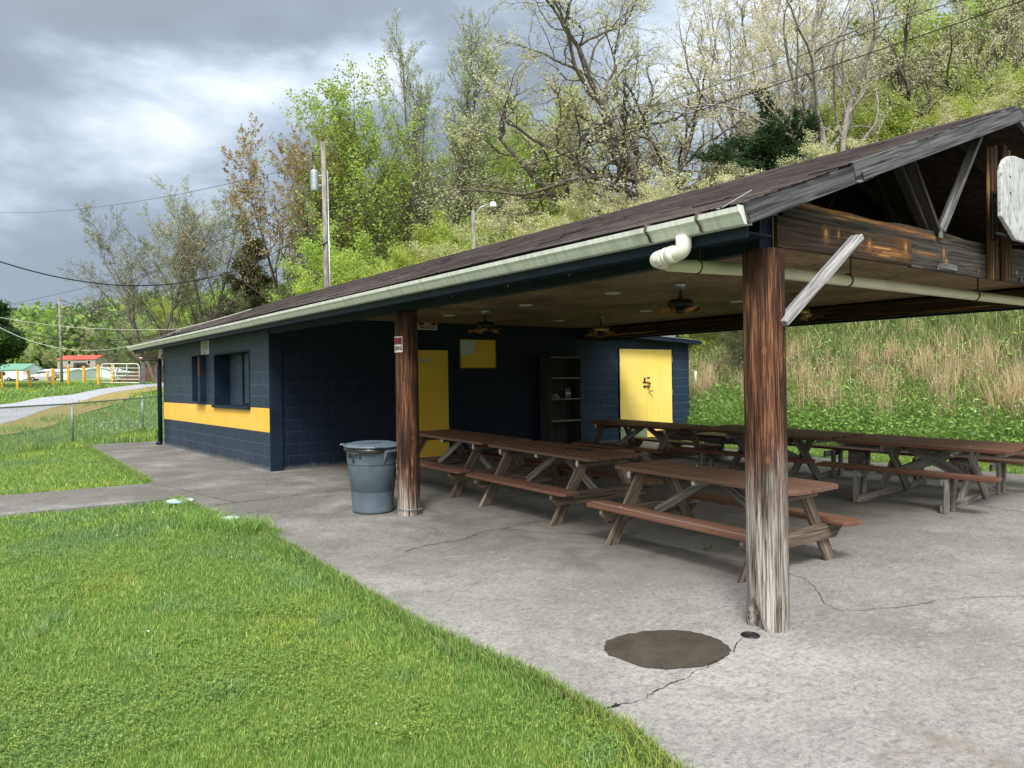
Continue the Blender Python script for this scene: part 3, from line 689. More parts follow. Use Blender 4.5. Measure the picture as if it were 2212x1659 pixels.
# rake boards with the broken joint
rk = lambda x: 2.444 + .3405 * (x - 3.935)
board('rake_board', (3.93, 2.895, rk(3.93)), (5.145, 2.895, rk(5.145)), .038, .135, M['rake_grey'], S, wc=True)
board('rake_board', (5.118, 2.885, rk(5.118) + .012), (7.955, 2.885, rk(7.955) + .006), .038, .145, M['rake_grey'], S, wc=True)
board('rake_board', (11.93, 2.890, rk(3.93)), (7.94, 2.890, rk(7.93) + .008), .038, .14, M['rake_grey'], S, wc=True)
board('trim_board', (5.20, 2.858, rk(5.2) - .028), (7.958, 2.858, rk(7.958) - .034), .016, .066, M['rake_grey'], S, wc=True)
mb = MB()
for k in range(9):
    mb.obox((5.13 + k * .018, 2.872 - .004 * (k % 2), rk(5.13 + k * .018) - .055 - .006 * (k % 3)), (5.20 + k * .02, 2.868, rk(5.2 + k * .02) - .062 - .004 * (k % 2)), .012, .012)
mb.build('splinter', M['brace_grey'], S, True)
# gable truss web and king posts
board('truss_web', (6.80, 3.10, 2.66), (6.36, 3.10, 3.20), .036, .080, M['web_wood'], S, wc=True, up=(0, 1, 0))
board('truss_web', (6.76, 3.17, 2.66), (6.29, 3.17, 3.18), .036, .080, M['web_wood'], S, wc=True, up=(0, 1, 0))
board('truss_web', (6.86, 3.095, 2.66), (7.62, 3.095, 3.60), .036, .080, M['weathered_grey'], S, wc=True, up=(0, 1, 0))
for k, xk in enumerate((7.69, 7.775, 7.985, 8.075)):
    board('king_post', (xk + .035, 3.045 - (k % 2) * .0, 2.30 + .004 * k), (xk + .035 + .01, 3.045, 3.66 - abs(xk - RX) * .34 - .06), .072, .040, M['split_wood'], S, wc=True, up=(0, 1, 0))
MB().box(6.795, 6.865, 3.072, 3.076, 2.605, 2.70).build('mending_plate', M['galv'], S, True)
for xk in (6.73, 8.42):
    board('cleat', (xk, 3.035, 2.35), (xk + .24, 3.035, 2.345), .06, .055, M['weathered_grey'], S, wc=True)
# trusses further in
for y in (4.4, 5.7, 7.0):
    for a_, b_ in (((6.80, 2.62), (6.30, 3.2)), ((6.86, 2.62), (7.70, 3.7)), ((9.06, 2.62), (9.56, 3.2)), ((9.0, 2.62), (8.16, 3.7))):
        board('truss_web', (a_[0], y, a_[1]), (b_[0], y, b_[1]), .036, .085, M['web_wood'], S, wc=True, up=(0, 1, 0))
# ceiling
MB().box(4.53, 11.39, 3.15, WY - .01, 2.570, 2.586).build('ceiling', M['osb'], S, True)
# corner brace
board('brace', (4.475, 3.035, 1.80), (5.35, 2.985, 2.45), .044, .092, M['brace_grey'], S, wc=True, up=(0, 1, 0), bevel=.003)
board('brace', (4.485, 3.012, 1.82), (5.335, 2.962, 2.454), .006, .036, M['weathered_grey'], S, wc=True, up=(0, 1, 0), bevel=.001)
# log posts
def post(x, y, r, top, mat, seed, notch=False):
    q = random.Random(seed); n, m_ = 40, 60; V = []
    ph = [q.uniform(0, 6.28) for _ in range(6)]
    z0 = float(floor_z(y)) - .05
    for j_ in range(m_ + 1):
        z = z0 + (top - z0) * j_ / m_
        for i_ in range(n):
            a_ = 2 * math.pi * i_ / n
            rad = r * (1 + .018 * math.sin(2 * a_ + ph[0] + z * .5) + .010 * math.sin(3 * a_ + ph[1]) + .006 * math.sin(5 * a_ + ph[2] + z) + .004 * math.sin(9 * a_ + ph[3]) - .012 * (z / 2.3))
            for cr_, dp in ((ph[4], .012), (ph[5], .010), (ph[4] + 2.1, .012)):
                da = abs((a_ - cr_ - .04 * math.sin(z * 3) + math.pi) % (2 * math.pi) - math.pi)
                rad -= dp * math.exp(-(da / .06) ** 2)
            if notch:
                da = abs((a_ - R(172) + math.pi) % (2 * math.pi) - math.pi)
                hh = (z - float(floor_z(y))) / .19
                if hh < 1: rad -= .105 * math.exp(-(da / (.42 * (1.05 - max(hh, 0)))) ** 2)
            V.append((x - 4.45 * 0 + rad * math.cos(a_) - x, rad * math.sin(a_), z))
    F_ = [(j_ * n + i_, j_ * n + (i_ + 1) % n, (j_ + 1) * n + (i_ + 1) % n, (j_ + 1) * n + i_) for j_ in range(m_) for i_ in range(n)] + [tuple(m_ * n + i_ for i_ in range(n))]
    me = bpy.data.meshes.new('post'); me.from_pydata(V, [], F_)
    o = link('post', me, mat, None, smooth=True); o.location = (x, y, 0)
    o.parent = S; o.matrix_parent_inverse = Matrix.LocRotScale(S.location, S.rotation_euler, S.scale).inverted()
    return o
def kn(cx, cy, X, Y, Z, r):    # knot on the camera side of the log surface, object space
    d = Vector((X - cx, Y - cy)); d.normalize(); return (d.x * .132, d.y * .132, Z, r)
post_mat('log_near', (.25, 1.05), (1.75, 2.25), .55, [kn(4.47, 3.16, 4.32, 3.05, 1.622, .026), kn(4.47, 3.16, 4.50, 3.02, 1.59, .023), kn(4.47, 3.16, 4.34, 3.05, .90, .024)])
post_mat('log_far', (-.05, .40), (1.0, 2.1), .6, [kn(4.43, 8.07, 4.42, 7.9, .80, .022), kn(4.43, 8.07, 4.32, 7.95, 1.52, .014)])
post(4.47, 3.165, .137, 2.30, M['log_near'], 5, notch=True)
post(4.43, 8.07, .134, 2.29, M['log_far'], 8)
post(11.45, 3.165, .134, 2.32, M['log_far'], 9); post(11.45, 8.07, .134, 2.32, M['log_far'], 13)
# gutter, end cap, straps and the drain pipes
prof = [(4.00, 2.485), (4.00, 2.380), (3.925, 2.380), (3.908, 2.405), (3.895, 2.428), (3.872, 2.448), (3.866, 2.480), (3.884, 2.484), (3.884, 2.474), (3.877, 2.455), (3.903, 2.432), (3.918, 2.408), (3.93, 2.388), (3.992, 2.388), (3.992, 2.485)]
gu = empty('gutter', (3.93, 2.93, 2.38)); adopt(gu, S)
def gz_(y): return 0
sub(MB().prism(prof, 'y', 2.915, 12.2).prism([(a_ - .002, b_ - .003) for a_, b_ in prof], 'y', 12.16, 22.0).build('trough', M['gutter_white']), gu)
sub(MB().prism([(4.00, 2.488), (4.00, 2.378), (3.924, 2.378), (3.906, 2.404), (3.893, 2.427), (3.869, 2.448), (3.863, 2.488)], 'y', 2.905, 2.913).build('end_cap', M['gutter_white']), gu)
for y in (3.22, 3.66):
    mb = MB()
    pr = [(3.998, 2.493), (3.862, 2.490), (3.860, 2.447), (3.892, 2.420), (3.915, 2.378), (3.94, 2.372)]
    for a_, b_ in zip(pr[:-1], pr[1:]): mb.obox((a_[0] - .002, y, a_[1]), (b_[0] - .002, y + .006, b_[1]), .022, .003, up=(1, 0, 0))
    sub(mb.build('strap', M['rust_strap']), gu)
# broken gutter hanger and torn flashing above the gutter end
mb = MB().obox((3.90, 3.05, 2.50), (4.03, 2.93, 2.60), .030, .004).obox((3.90, 3.08, 2.498), (3.99, 3.14, 2.53), .02, .004)
sub(mb.build('hanger', M['galv']), gu)
pp = empty('drain_pipe', (3.94, 3.5, 2.2)); adopt(pp, S)
def arc(pts, n=8):   # rounded polyline
    P_ = [Vector(p) for p in pts]; o = [P_[0]]
    for k in range(1, len(P_) - 1):
        a_, b_, c_ = P_[k - 1], P_[k], P_[k + 1]; u = (a_ - b_).normalized(); w = (c_ - b_).normalized(); r = min(.065, (a_ - b_).length / 2, (c_ - b_).length / 2)
        for t in range(n + 1):
            t /= n; o.append((b_ + u * r) * (1 - t) ** 2 + b_ * 2 * t * (1 - t) + (b_ + w * r) * t * t)
    return o + [P_[-1]]
sub(MB().tube(arc([(3.945, 3.40, 2.385), (3.945, 3.40, 2.285), (3.945, 3.60, 2.270)]), .052, 20).tube([(3.945, 3.47, 2.279), (3.945, 3.53, 2.274)], .058, 20)
    .tube(arc([(3.945, 3.545, 2.273), (3.945, 3.66, 2.262), (4.10, 3.66, 2.255)]), .054, 20).tube([(3.945, 3.54, 2.273), (3.945, 3.555, 2.272)], .059, 20).build('elbow', M['pvc_white'], smooth=True), pp)
sub(MB().tube([(4.05, 3.64, 2.235), (5.0, 3.46, 2.233), (9.6, 3.44, 2.228), (11.8, 3.44, 2.226)], .046, 20).tube([(9.9, 3.44, 2.228), (10.02, 3.44, 2.228)], .052, 20).build('pipe', M['pvc_cream'], smooth=True), pp)
for xk, yk in ((4.30, 3.595), (6.02, 3.455), (8.35, 3.443)):
    mb = MB()
    ring = [(xk, yk + .051 * math.cos(t), 2.233 + .051 * math.sin(t)) for t in np.linspace(0, 2 * math.pi, 15)]
    for a_, b_ in zip(ring[:-1], ring[1:]): mb.obox(a_, b_, .018, .0025, up=(1, 0, 0))
    mb.obox((xk, yk - .03, 2.28), (xk + .015, yk - .03, 2.57 if xk > 5 else 2.38), .016, .0025, up=(1, 0, 0))
    sub(mb.build('strap', M['rust_strap']), pp)
# hooks under the eave beam
for y in (5.0, 5.9, 6.9):
    MB().tube([(4.37, y, 2.38), (4.355, y, 2.375), (4.35, y + .01, 2.35), (4.355, y + .03, 2.345), (4.36, y + .035, 2.365)], .003, 5).build('hook', M['galv'], S, True)
# far downspout
ds = empty('downspout', (4.30, 20.3, 0)); adopt(ds, S)
sub(MB().tube(arc([(3.95, 21.6, 2.38), (3.95, 21.55, 2.24), (4.02, 21.3, 2.13), (4.33, 20.47, 2.10)]), .034, 12).build('spout_elbow', M['rust_strap'], smooth=True), ds)
sub(MB().tube(arc([(4.36, 20.75, 2.06), (4.33, 20.46, 2.04), (4.31, 20.43, 1.9), (4.31, 20.43, .04)]), .052, 12).tube([(4.31, 20.43, .06), (4.24, 20.38, .02)], .06, 10).build('spout_pipe', M['navy_paint'], smooth=True), ds)
# service door in the sheltered wall
dr = empty('door', (7.36, WY, .0)); adopt(dr, S)
sub(MB().box(6.93, 7.856, WY - .020, WY - .002, .02, 2.05).build('panel', M['door_yellow'], bevel=.003), dr)
sub(MB().box(7.862, 7.95, WY - .03, WY - .002, .0, 2.11).box(6.84, 6.925, WY - .03, WY - .002, .0, 2.11).box(6.925, 7.862, WY - .03, WY - .002, 2.055, 2.11).build('frame', M['navy_paint'], bevel=.003), dr)
sub(MB().tube([(6.99, WY - .02, .98), (6.99, WY - .07, .98)], .012, 10).lathe([(.0, 0), (.026, .004), (.03, .02), (.022, .035), (0, .04)], (6.99, WY - .09, .96), 14).build('handle', M['brass_dull'], smooth=True), dr)

# ------------------------------------------------------------------ block shed with double doors
SH = empty('block_shed', (13.1, 12.7, 0), label='small navy block shed with pale yellow double doors under a thin metal roof', cat='shed')
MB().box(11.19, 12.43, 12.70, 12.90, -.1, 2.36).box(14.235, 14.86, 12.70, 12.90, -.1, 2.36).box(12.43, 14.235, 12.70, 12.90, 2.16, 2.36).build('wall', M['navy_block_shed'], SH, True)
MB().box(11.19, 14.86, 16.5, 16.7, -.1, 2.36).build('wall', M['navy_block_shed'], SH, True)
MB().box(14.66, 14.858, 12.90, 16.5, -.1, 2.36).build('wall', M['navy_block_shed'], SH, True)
mb = MB()
mb.prism([(11.2, 2.50), (11.2, 2.40), (12.8, 2.375), (14.2, 2.30), (14.95, 2.255), (15.03, 2.30), (14.9, 2.34), (13.4, 2.42), (12.2, 2.47)], 'y', 12.40, 17.0)
mb.build('roof', M['navy_paint'], SH, True)
MB().prism([(11.2, 2.512), (12.2, 2.482), (13.4, 2.432), (14.9, 2.352), (15.04, 2.31), (15.06, 2.315), (14.92, 2.362), (13.4, 2.444), (12.2, 2.494), (11.2, 2.524)], 'y', 12.385, 17.02).build('roof_sheet', M['galv'], SH, True)
MB().box(13.9, 14.62, 12.9, 16.9, 2.40, 2.52).build('roof_curb', M['galv'], SH, True)
for k, (xa_, xb_) in enumerate(((12.455, 13.318), (13.330, 14.205))):
    d = empty('door', ((xa_ + xb_) / 2, 12.70, .04)); adopt(d, SH)
    sub(MB().box(xa_, xb_, 12.672, 12.70, .06, 2.135).build('panel', M['shed_yellow'], bevel=.003), d)
    xh = xa_ - .012 if k == 0 else xb_ + .012
    for zh in (.35, 1.106, 1.90): sub(MB().box(xh - .018, xh + .018, 12.664, 12.69, zh - .07, zh + .07).build('hinge', M['dark_metal'] if k == 0 else M['chrome_dull'], bevel=.002), d)
    if k == 0:
        sub(MB().box(12.47, 13.31, 12.668, 12.6715, .07, .335).build('kick_plate', plain('faded_green', (.20, .27, .17), .6, .3, var=.2, scale=2)), d)
        sub(MB().box(13.20, 13.318, 12.655, 12.671, 1.345, 1.375).box(13.235, 13.27, 12.648, 12.671, 1.37, 1.47).box(13.21, 13.31, 12.652, 12.671, 1.245, 1.285).build('hasp', M['dark_metal'], bevel=.002), d)
    else:
        sub(MB().box(13.335, 13.43, 12.655, 12.671, 1.452, 1.487).box(13.335, 13.385, 12.652, 12.671, 1.34, 1.38).box(13.335, 13.41, 12.655, 12.671, 1.25, 1.29).build('hasp', M['chrome_dull'], bevel=.002), d)
        sub(MB().box(13.382, 13.42, 12.625, 12.65, 1.30, 1.345).tube([(13.388, 12.638, 1.345), (13.390, 12.638, 1.375), (13.412, 12.638, 1.375), (13.414, 12.638, 1.345)], .004, 6).lathe([(0, 0), (.03, .002), (.034, .018), (.03, .034), (0, .036)], (13.365, 12.635, 1.235), 14).build('padlock', M['dark_metal']), d)
        sub(MB().tube([(13.40, 12.672, 1.125), (13.42, 12.60, 1.15)], .012, 10).lathe([(0, 0), (.024, .004), (.03, .02), (.022, .036), (0, .04)], (13.425, 12.59, 1.135), 14).build('handle', M['brass_dull'], smooth=True), d)
sub_ = MB().box(12.43, 12.453, 12.665, 12.70, -.02, 2.16).box(14.207, 14.233, 12.665, 12.70, -.02, 2.16).box(12.453, 14.207, 12.665, 12.70, 2.138, 2.16).build('door_frame', M['navy_paint'], SH, True)
# ------------------------------------------------------------------ things in and around the shelter
TILT = math.atan(.025)
def fz(y): return float(floor_z(y))
def parts_board(name, p0, p1, w, t, mat, par, up=(0, 0, 1), bevel=.003): return board(name, p0, p1, w, t, mat, par, up=up, bevel=bevel)
def planks(n, w, gap, x0, L, z0, t, clip=0.0, rag=0.0, seed=0):
    q = random.Random(seed); mb = MB()
    tot = n * w + (n - 1) * gap
    for k in range(n):
        a_ = x0 + k * (w + gap); b_ = a_ + w
        e0 = q.uniform(-rag, rag); e1 = q.uniform(-rag, rag)
        y0, y1 = -L / 2 + e0, L / 2 + e1
        zz_ = z0 + q.uniform(-.003, .003)
        if clip and k == 0: poly = [(a_ + clip, y0), (b_, y0), (b_, y1), (a_ + clip, y1), (a_, y1 - clip), (a_, y0 + clip)]
        elif clip and k == n - 1: poly = [(a_, y0), (b_ - clip, y0), (b_, y0 + clip), (b_, y1 - clip), (b_ - clip, y1), (a_, y1)]
        else: poly = [(a_, y0), (b_, y0), (b_, y1), (a_, y1)]
        mb.prism(poly, 'z', zz_, zz_ + t)
    return mb
def aligned(mb, name, mat, par, p0, p1, up, bevel=0):
    p0 = Vector(p0); p1 = Vector(p1); d = (p1 - p0).normalized(); a = d.cross(Vector(up)).normalized(); b = a.cross(d).normalized()
    m_ = Matrix(((d.x, -a.x, b.x, p0.x), (d.y, -a.y, b.y, p0.y), (d.z, -a.z, b.z, p0.z), (0, 0, 0, 1))); iv = m_.inverted()
    mb.v = [tuple(iv @ Vector(v_)) for v_ in mb.v]
    o = mb.build(name, mat, None, bevel=bevel); o.matrix_basis = m_; o.parent = par; return o
def table_a(loc, rz, L, Wd, label, seed, topmat='table_brown', clip=.0, nb=5, legm='leg_wood'):
    t = empty('picnic_table', (loc[0], loc[1], fz(loc[1])), (TILT, 0, R(rz)), label, 'picnic table', 'A-frame picnic tables under the shelter')
    bw = (Wd - .010 * (nb - 1)) / nb
    planks(nb, bw, .010, -Wd / 2, L, .705, .036, clip, .006, seed).build('tabletop', M[topmat], t, bevel=.004)
    q = random.Random(seed)
    sx = Wd / 2 + .24
    for s_ in (-1, 1):
        planks(2, .132, .008, (-sx - .14 if s_ < 0 else sx - .132), L, .355, .036, .05 if clip else .04, .004, seed + 3 + s_).build('seat', M['seat_brown'], t, bevel=.004)
    ye = L / 2 - .25
    for e_ in (-1, 1):
        y = e_ * ye
        for s_ in (-1, 1):
            x0, x1 = s_ * (Wd / 2 + .255), s_ * (Wd / 2 - .19)
            yy = y - e_ * .021
            aligned(MB().prism([(x0 - .076, .0), (x0 + .076, .0), (x1 + .076, .703), (x1 - .076, .703)], 'y', yy - .019, yy + .019), 'leg', M[legm], t, (x0, yy, 0), (x1, yy, .703), (0, 1, 0), .003)
        xc = sx + .12
        pr = [(-xc, .353), (xc, .353), (xc, .295), (xc - .10, .212), (-xc + .10, .212), (-xc, .295)]
        o = MB().prism(pr, 'y', min(y, y + e_ * .038), max(y, y + e_ * .038)).build('bearer', M[legm], t, bevel=.003)
        MB().box(-Wd / 2 + .03, Wd / 2 - .03, min(y, y + e_ * .038), max(y, y + e_ * .038), .615, .703).build('top_cleat', M[legm], t, bevel=.003)
        MB().box(-Wd / 2 + .022, -Wd / 2 + .03, min(y, y + e_ * .038), max(y, y + e_ * .038), .635, .702).build('cleat_end', M['cut_end'], t)
        parts_board('diagonal_brace', (.0, e_ * .06, .675), (.0, y - e_ * .045, .27), .085, .036, M['leg_grey'], t, up=(1, 0, 0))
    MB().box(-Wd / 2 + .03, Wd / 2 - .03, -.019, .019, .655, .703).build('top_cleat', M[legm], t, bevel=.003)
    MB().box(-Wd / 2 + .022, -Wd / 2 + .03, -.019, .019, .66, .702).build('cleat_end', M['cut_end'], t)
    for s_ in (-1, 1):
        MB().box(s_ * (sx - .10) - .11 + .07, s_ * (sx - .10) + .15 - .07 + .04, -.019, .019, .317, .353).build('seat_cleat', M[legm], t, bevel=.002)
    return t
T1 = table_a((6.14, 9.48), 0, 2.06, .84, 'brown picnic table nearest the yellow service door', 1)
T2 = table_a((6.10, 7.26), 0, 1.94, .84, 'brown picnic table with a dark cord lying on it', 2, clip=0)
T3 = table_a((5.86, 4.71), -0.5, 2.12, .71, 'brown picnic table with clipped corners behind the front log post', 3, clip=.055)
T4 = table_a((9.93, 9.50), 3.5, 2.02, .95, 'dark brown picnic table in front of the pale double doors', 4, topmat='table_red')
def table_x(loc, rz, L, Wd, label, seed, spread=.5, run=1.1):
    t = empty('picnic_table', (loc[0], loc[1], fz(loc[1])), (TILT, 0, R(rz)), label, 'picnic table', 'wide cross-legged picnic tables')
    nb = 8; gap = .034; bw = (Wd - gap * (nb - 1)) / nb
    planks(nb, bw, gap, -Wd / 2, L, .705, .036, 0, .02, seed).build('tabletop', M['table_red'], t, bevel=.004)
    for s_ in (-1, 1):
        xa_ = -run - .03 if s_ < 0 else run - .25
        planks(2, .136, .010, xa_, L, .425, .036, 0, .012, seed + 5 + s_).build('seat', M['table_red'], t, bevel=.004)
    for e_ in (-1, 1):
        y = e_ * spread
        parts_board('runner', (-run, y, .05), (run, y, .05), .04, .09, M['leg_grey'], t)
        for s_, off in ((-1, .042), (1, -.042)):
            o = parts_board('leg', (s_ * .40, y + off, .01), (-s_ * .36, y + off, .70), .135, .038, M['leg_grey'], t, up=(0, 1, 0))
            for xp in (run - .03, run - .27):
                parts_board('seat_post', (s_ * xp, y + (.041 if e_ > 0 else -.041), .0), (s_ * xp, y + (.041 if e_ > 0 else -.041), .42), .088, .038, M['leg_grey'], t, up=(0, 1, 0))
            parts_board('seat_bearer', (s_ * (run + .01), y - .0, .375), (s_ * (run - .48), y - .0, .375), .038, .088, M['leg_grey'], t)
        parts_board('top_cleat', (-Wd / 2 + .04, y - e_ * .07, .66), (Wd / 2 - .04, y - e_ * .07, .66), .038, .088, M['leg_grey'], t)
        parts_board('end_cleat', (-Wd / 2 + .04, e_ * (L / 2 - .09), .685), (Wd / 2 - .04, e_ * (L / 2 - .09), .685), .088, .036, M['leg_grey'], t)
        parts_board('diagonal_brace', (.02 * e_, y - e_ * .06, .30), (.02 * e_, -e_ * (spread - .15), .67), .13, .036, M['leg_grey'], t, up=(1, 0, 0))
    return t
T5 = table_x((10.42, 7.25), 4.5, 2.28, 1.28, 'wide slatted picnic table half hidden behind the front log post', 5, .52)
T6 = table_x((10.62, 4.93), 6.5, 2.08, 1.36, 'wide slatted picnic table with grey crossed legs at the right', 6, .49, 1.18)
def bench(loc, rz, L, label, seed):
    t = empty('bench', (loc[0], loc[1], fz(loc[1])), (TILT, 0, R(rz)), label, 'bench', 'long benches along the back edge')
    planks(2, .20, .012, -.206, L, .43, .038, .05, .006, seed).build('seat', M['table_red'], t, bevel=.004)
    parts_board('apron', (-.16, -L / 2 + .06, .375), (-.16, L / 2 - .06, .375), .036, .105, M['leg_grey'], t)
    parts_board('apron', (.16, -L / 2 + .06, .375), (.16, L / 2 - .06, .375), .036, .105, M['leg_grey'], t)
    for y in (-L / 2 + .30, 0, L / 2 - .30):
        MB().box(-.14, -.05, y - .13, y + .13, .09, .32).box(.05, .14, y - .13, y + .13, .09, .32).build('leg', M['leg_grey'], t, bevel=.004)
        MB().box(-.24, .24, y - .14, y + .14, 0, .09).build('foot', M['leg_grey'], t, bevel=.004)
    return t
bench((12.55, 5.40), 6, 3.7, 'long brown bench behind the cross-legged table on the right', 7)
bench((12.3, 2.6), 6, 1.75, 'short end of a brown bench leaving the picture on the right', 8)
bench((11.62, 9.35), 5, 2.5, 'long dark bench between the nearest table to the double doors and the slab edge', 9)
# cord on table 2
zt = fz(7.0) + .745
mb = MB(); pts = []
for k in range(26):
    t_ = k / 25; pts.append((6.08 + .20 * t_ + .045 * math.sin(t_ * 13), 6.98 + .13 * math.cos(t_ * 9) * (1 - .3 * t_), zt + .004 + .006 * abs(math.sin(t_ * 7))))
mb.tube(pts, .0045, 6); mb.lathe([(0, 0), (.014, .003), (.014, .016), (0, .02)], (pts[-1][0], pts[-1][1], zt), 10); mb.lathe([(0, 0), (.014, .003), (.014, .016), (0, .02)], (pts[0][0], pts[0][1], zt), 10)
tag(mb.build('cord', M['ink_black'], smooth=True), 'thin black cord in loose loops on the middle brown picnic table', 'cord')
# small chips of litter
def pebble(x, y, z, r, mat, name, label, cat, seed):
    q = random.Random(seed); bm = bmesh.new(); bmesh.ops.create_icosphere(bm, subdivisions=1, radius=r)
    for v_ in bm.verts: v_.co *= q.uniform(.7, 1.2); v_.co.z *= .5
    me = bpy.data.meshes.new(name); bm.to_mesh(me); bm.free(); o = link(name, me, M[mat]); o.location = (x, y, z + r * .4); return tag(o, label, cat)
plain('orange_leaf', (.55, .14, .03), .7, .2); plain('chalk', (.65, .63, .58), .8, .2)
pebble(6.12, 5.15, fz(5.15) + .742, .010, 'chalk', 'crumb', 'white crumb on the table with clipped corners', 'litter', 1)
pebble(5.28, 6.95, fz(6.95) + .391, .012, 'orange_leaf', 'leaf_scrap', 'orange scrap on the near seat of the middle brown table', 'litter', 2)
pebble(5.24, 5.35, fz(5.35) + .391, .012, 'chalk', 'crumb', 'white crumb on the near seat of the clipped-corner table', 'litter', 3)

# ---------------------------------------------------------------- ceiling fans and lights
def ceiling_fan(x, y, rz, label, motor='black_metal'):
    t = empty('ceiling_fan', (x, y, 2.57), (0, 0, R(rz)), label, 'ceiling fan', 'ceiling fans under the OSB ceiling')
    MB().lathe([(.075, 0), (.07, -.03), (.045, -.065), (.02, -.075)], n=24).build('canopy', M['galv'] if motor != 'brass_dull' else M[motor], t, smooth=True)
    MB().tube([(0, 0, -.06), (0, 0, -.20)], .014, 10).lathe([(.02, -.165), (.03, -.175), (.03, -.195), (.02, -.20)], n=16).build('rod', M['black_metal'], t)
    MB().lathe([(.05, -.185), (.12, -.195), (.145, -.215), (.147, -.275), (.13, -.292), (.06, -.30)], n=32).build('motor', M[motor], t, smooth=True)
    MB().lathe([(.055, -.295), (.062, -.31), (.055, -.355), (.03, -.365), (0, -.366)], n=20).tube([(.03, 0, -.36), (.03, 0, -.44)], .0015, 4).build('switch_housing', M['black_metal'], t, smooth=True)
    q = random.Random(int(x * 10 + y))
    for k in range(5):
        a_ = R(72 * k); b = MB()
        ir = [(.09, -.30), (.14, -.31), (.19, -.315)]
        b.tube([(math.cos(a_) * r, math.sin(a_) * r, z) for r, z in ir], .007, 6)
        # warped, half broken blade
        L0 = q.uniform(.10, .17); V = []; n = 6
        for i_ in range(n + 1):
            u = i_ / n; r = .15 + L0 * u; w = .045 + .028 * math.sin(u * 2.4); dz = -.31 - .02 * u + q.uniform(-.01, .01) + .02 * math.sin(u * 5 + k)
            for s_ in (-1, 1):
                V.append((math.cos(a_) * r - math.sin(a_) * w * s_, math.sin(a_) * r + math.cos(a_) * w * s_, dz + .014 * s_))
        V2 = [(p[0], p[1], p[2] - .005) for p in V]; m_ = len(V)
        Fc = [(2 * i_, 2 * i_ + 1, 2 * i_ + 3, 2 * i_ + 2) for i_ in range(n)]
        Fb = [tuple(m_ + z for z in f)[::-1] for f in Fc]
        Fe = [(0, 2 * 0 + m_, 1 + m_, 1), (2 * n, 2 * n + 1, 2 * n + 1 + m_, 2 * n + m_)] + [(2 * i_, 2 * i_ + 2, 2 * i_ + 2 + m_, 2 * i_ + m_) for i_ in range(n)] + [(2 * i_ + 1, 2 * i_ + 1 + m_, 2 * i_ + 3 + m_, 2 * i_ + 3) for i_ in range(n)]
        b.add(V + V2, Fc + Fb + Fe)
        b.build('blade', M['fan_blade'], t)
    return t
wood('fan_blade', (.16, .06, .018), (.46, .23, .085), 30, 3, streak=(.5, .42, .3))
ceiling_fan(6.90, 10.0, 10, 'black ceiling fan with broken orange blades near the bulletin board')
ceiling_fan(7.03, 6.12, 35, 'largest black ceiling fan, hanging above the middle of the shelter')
ceiling_fan(9.36, 9.98, 55, 'brass ceiling fan near the back beam, in front of the block shed', 'brass_dull')
ceiling_fan(9.40, 6.10, 20, 'ceiling fan low against the back beam, right of the front log post', 'brass_dull')
m = NM('lamp_trim', .5, .4); m.color((.62, .60, .54))
def ceiling_light(x, y, label):
    t = empty('ceiling_light', (x, y, 2.57), (0, 0, 0), label, 'ceiling light', 'round recessed ceiling lights')
    MB().lathe([(.060, -.004), (.085, -.016), (.100, -.010), (.102, 0)], n=32, cap=False).build('trim_ring', M['lamp_trim'], t, smooth=True)
    MB().lathe([(.061, -.003), (.04, -.008), (0, -.009)], n=32, cap=False).build('lens', M['sign_white'], t, smooth=True)
for x, y, l in ((6.90, 11.08, 'round ceiling light nearest the NO SMOKING sign'), (7.0, 9.07, 'round ceiling light between the front eave and the black fan by the bulletin board'), (7.05, 7.28, 'round ceiling light left of the largest black fan'),
                (9.38, 11.14, 'round ceiling light between the bulletin board fan and the brass fan'), (9.38, 8.91, 'round ceiling light left of and behind the largest black fan'), (9.47, 7.17, 'round ceiling light just left of the front log post')):
    ceiling_light(x, y, l)

# ---------------------------------------------------------------- writing
def text(name, s, size, loc, rot, mat, parent=None, width=None, bold=.0, align='CENTER', sx=1.0):
    c = bpy.data.curves.new(name, 'FONT'); c.body = s; c.size = size; c.extrude = .0006; c.offset = bold; c.align_x = align; c.align_y = 'CENTER'; c.resolution_u = 3
    tmp = bpy.data.objects.new('tmp', c); col.objects.link(tmp); bpy.context.view_layer.update()
    me = bpy.data.meshes.new_from_object(tmp.evaluated_get(bpy.context.evaluated_depsgraph_get()))
    bpy.data.objects.remove(tmp)
    if width:
        w = max(v_.co.x for v_ in me.vertices) - min(v_.co.x for v_ in me.vertices); sx = width / w
    for v_ in me.vertices: v_.co.x *= sx
    me.materials.clear(); o = link(name, me, M[mat])
    o.location = loc; o.rotation_euler = rot
    if parent is not None: adopt(o, parent)
    return o
RXW = (R(90), 0, 0)               # faces -Y
RYW = (R(90), 0, R(-90))          # faces -X
def sign_yw(name, x0, x1, z0, z1, y, mat, label, cat, parent=None, t=.004):
    o = MB().box(x0, x1, y - t, y, z0, z1)
    return o
# NO SMOKING sign on the wall
s1 = empty('no_smoking_sign', (7.40, WY, 2.43), (0, 0, 0), 'white and maroon NO SMOKING sign on the wall beside the middle log post', 'sign')
MB().box(7.20, 7.63, WY - .006, WY - .001, 2.435, 2.595).build('panel', M['sign_white'], s1, True)
MB().box(7.222, 7.608, WY - .0085, WY - .0065, 2.517, 2.58).build('red_field', M['sign_red'], s1, True)
text('lettering', 'NO', .060, (7.42, WY - .011, 2.547), RXW, 'sign_white', s1, width=.15, bold=.002)
text('lettering', 'SMOKING', .066, (7.415, WY - .009, 2.477), RXW, 'sign_red', s1, width=.37, bold=.003)
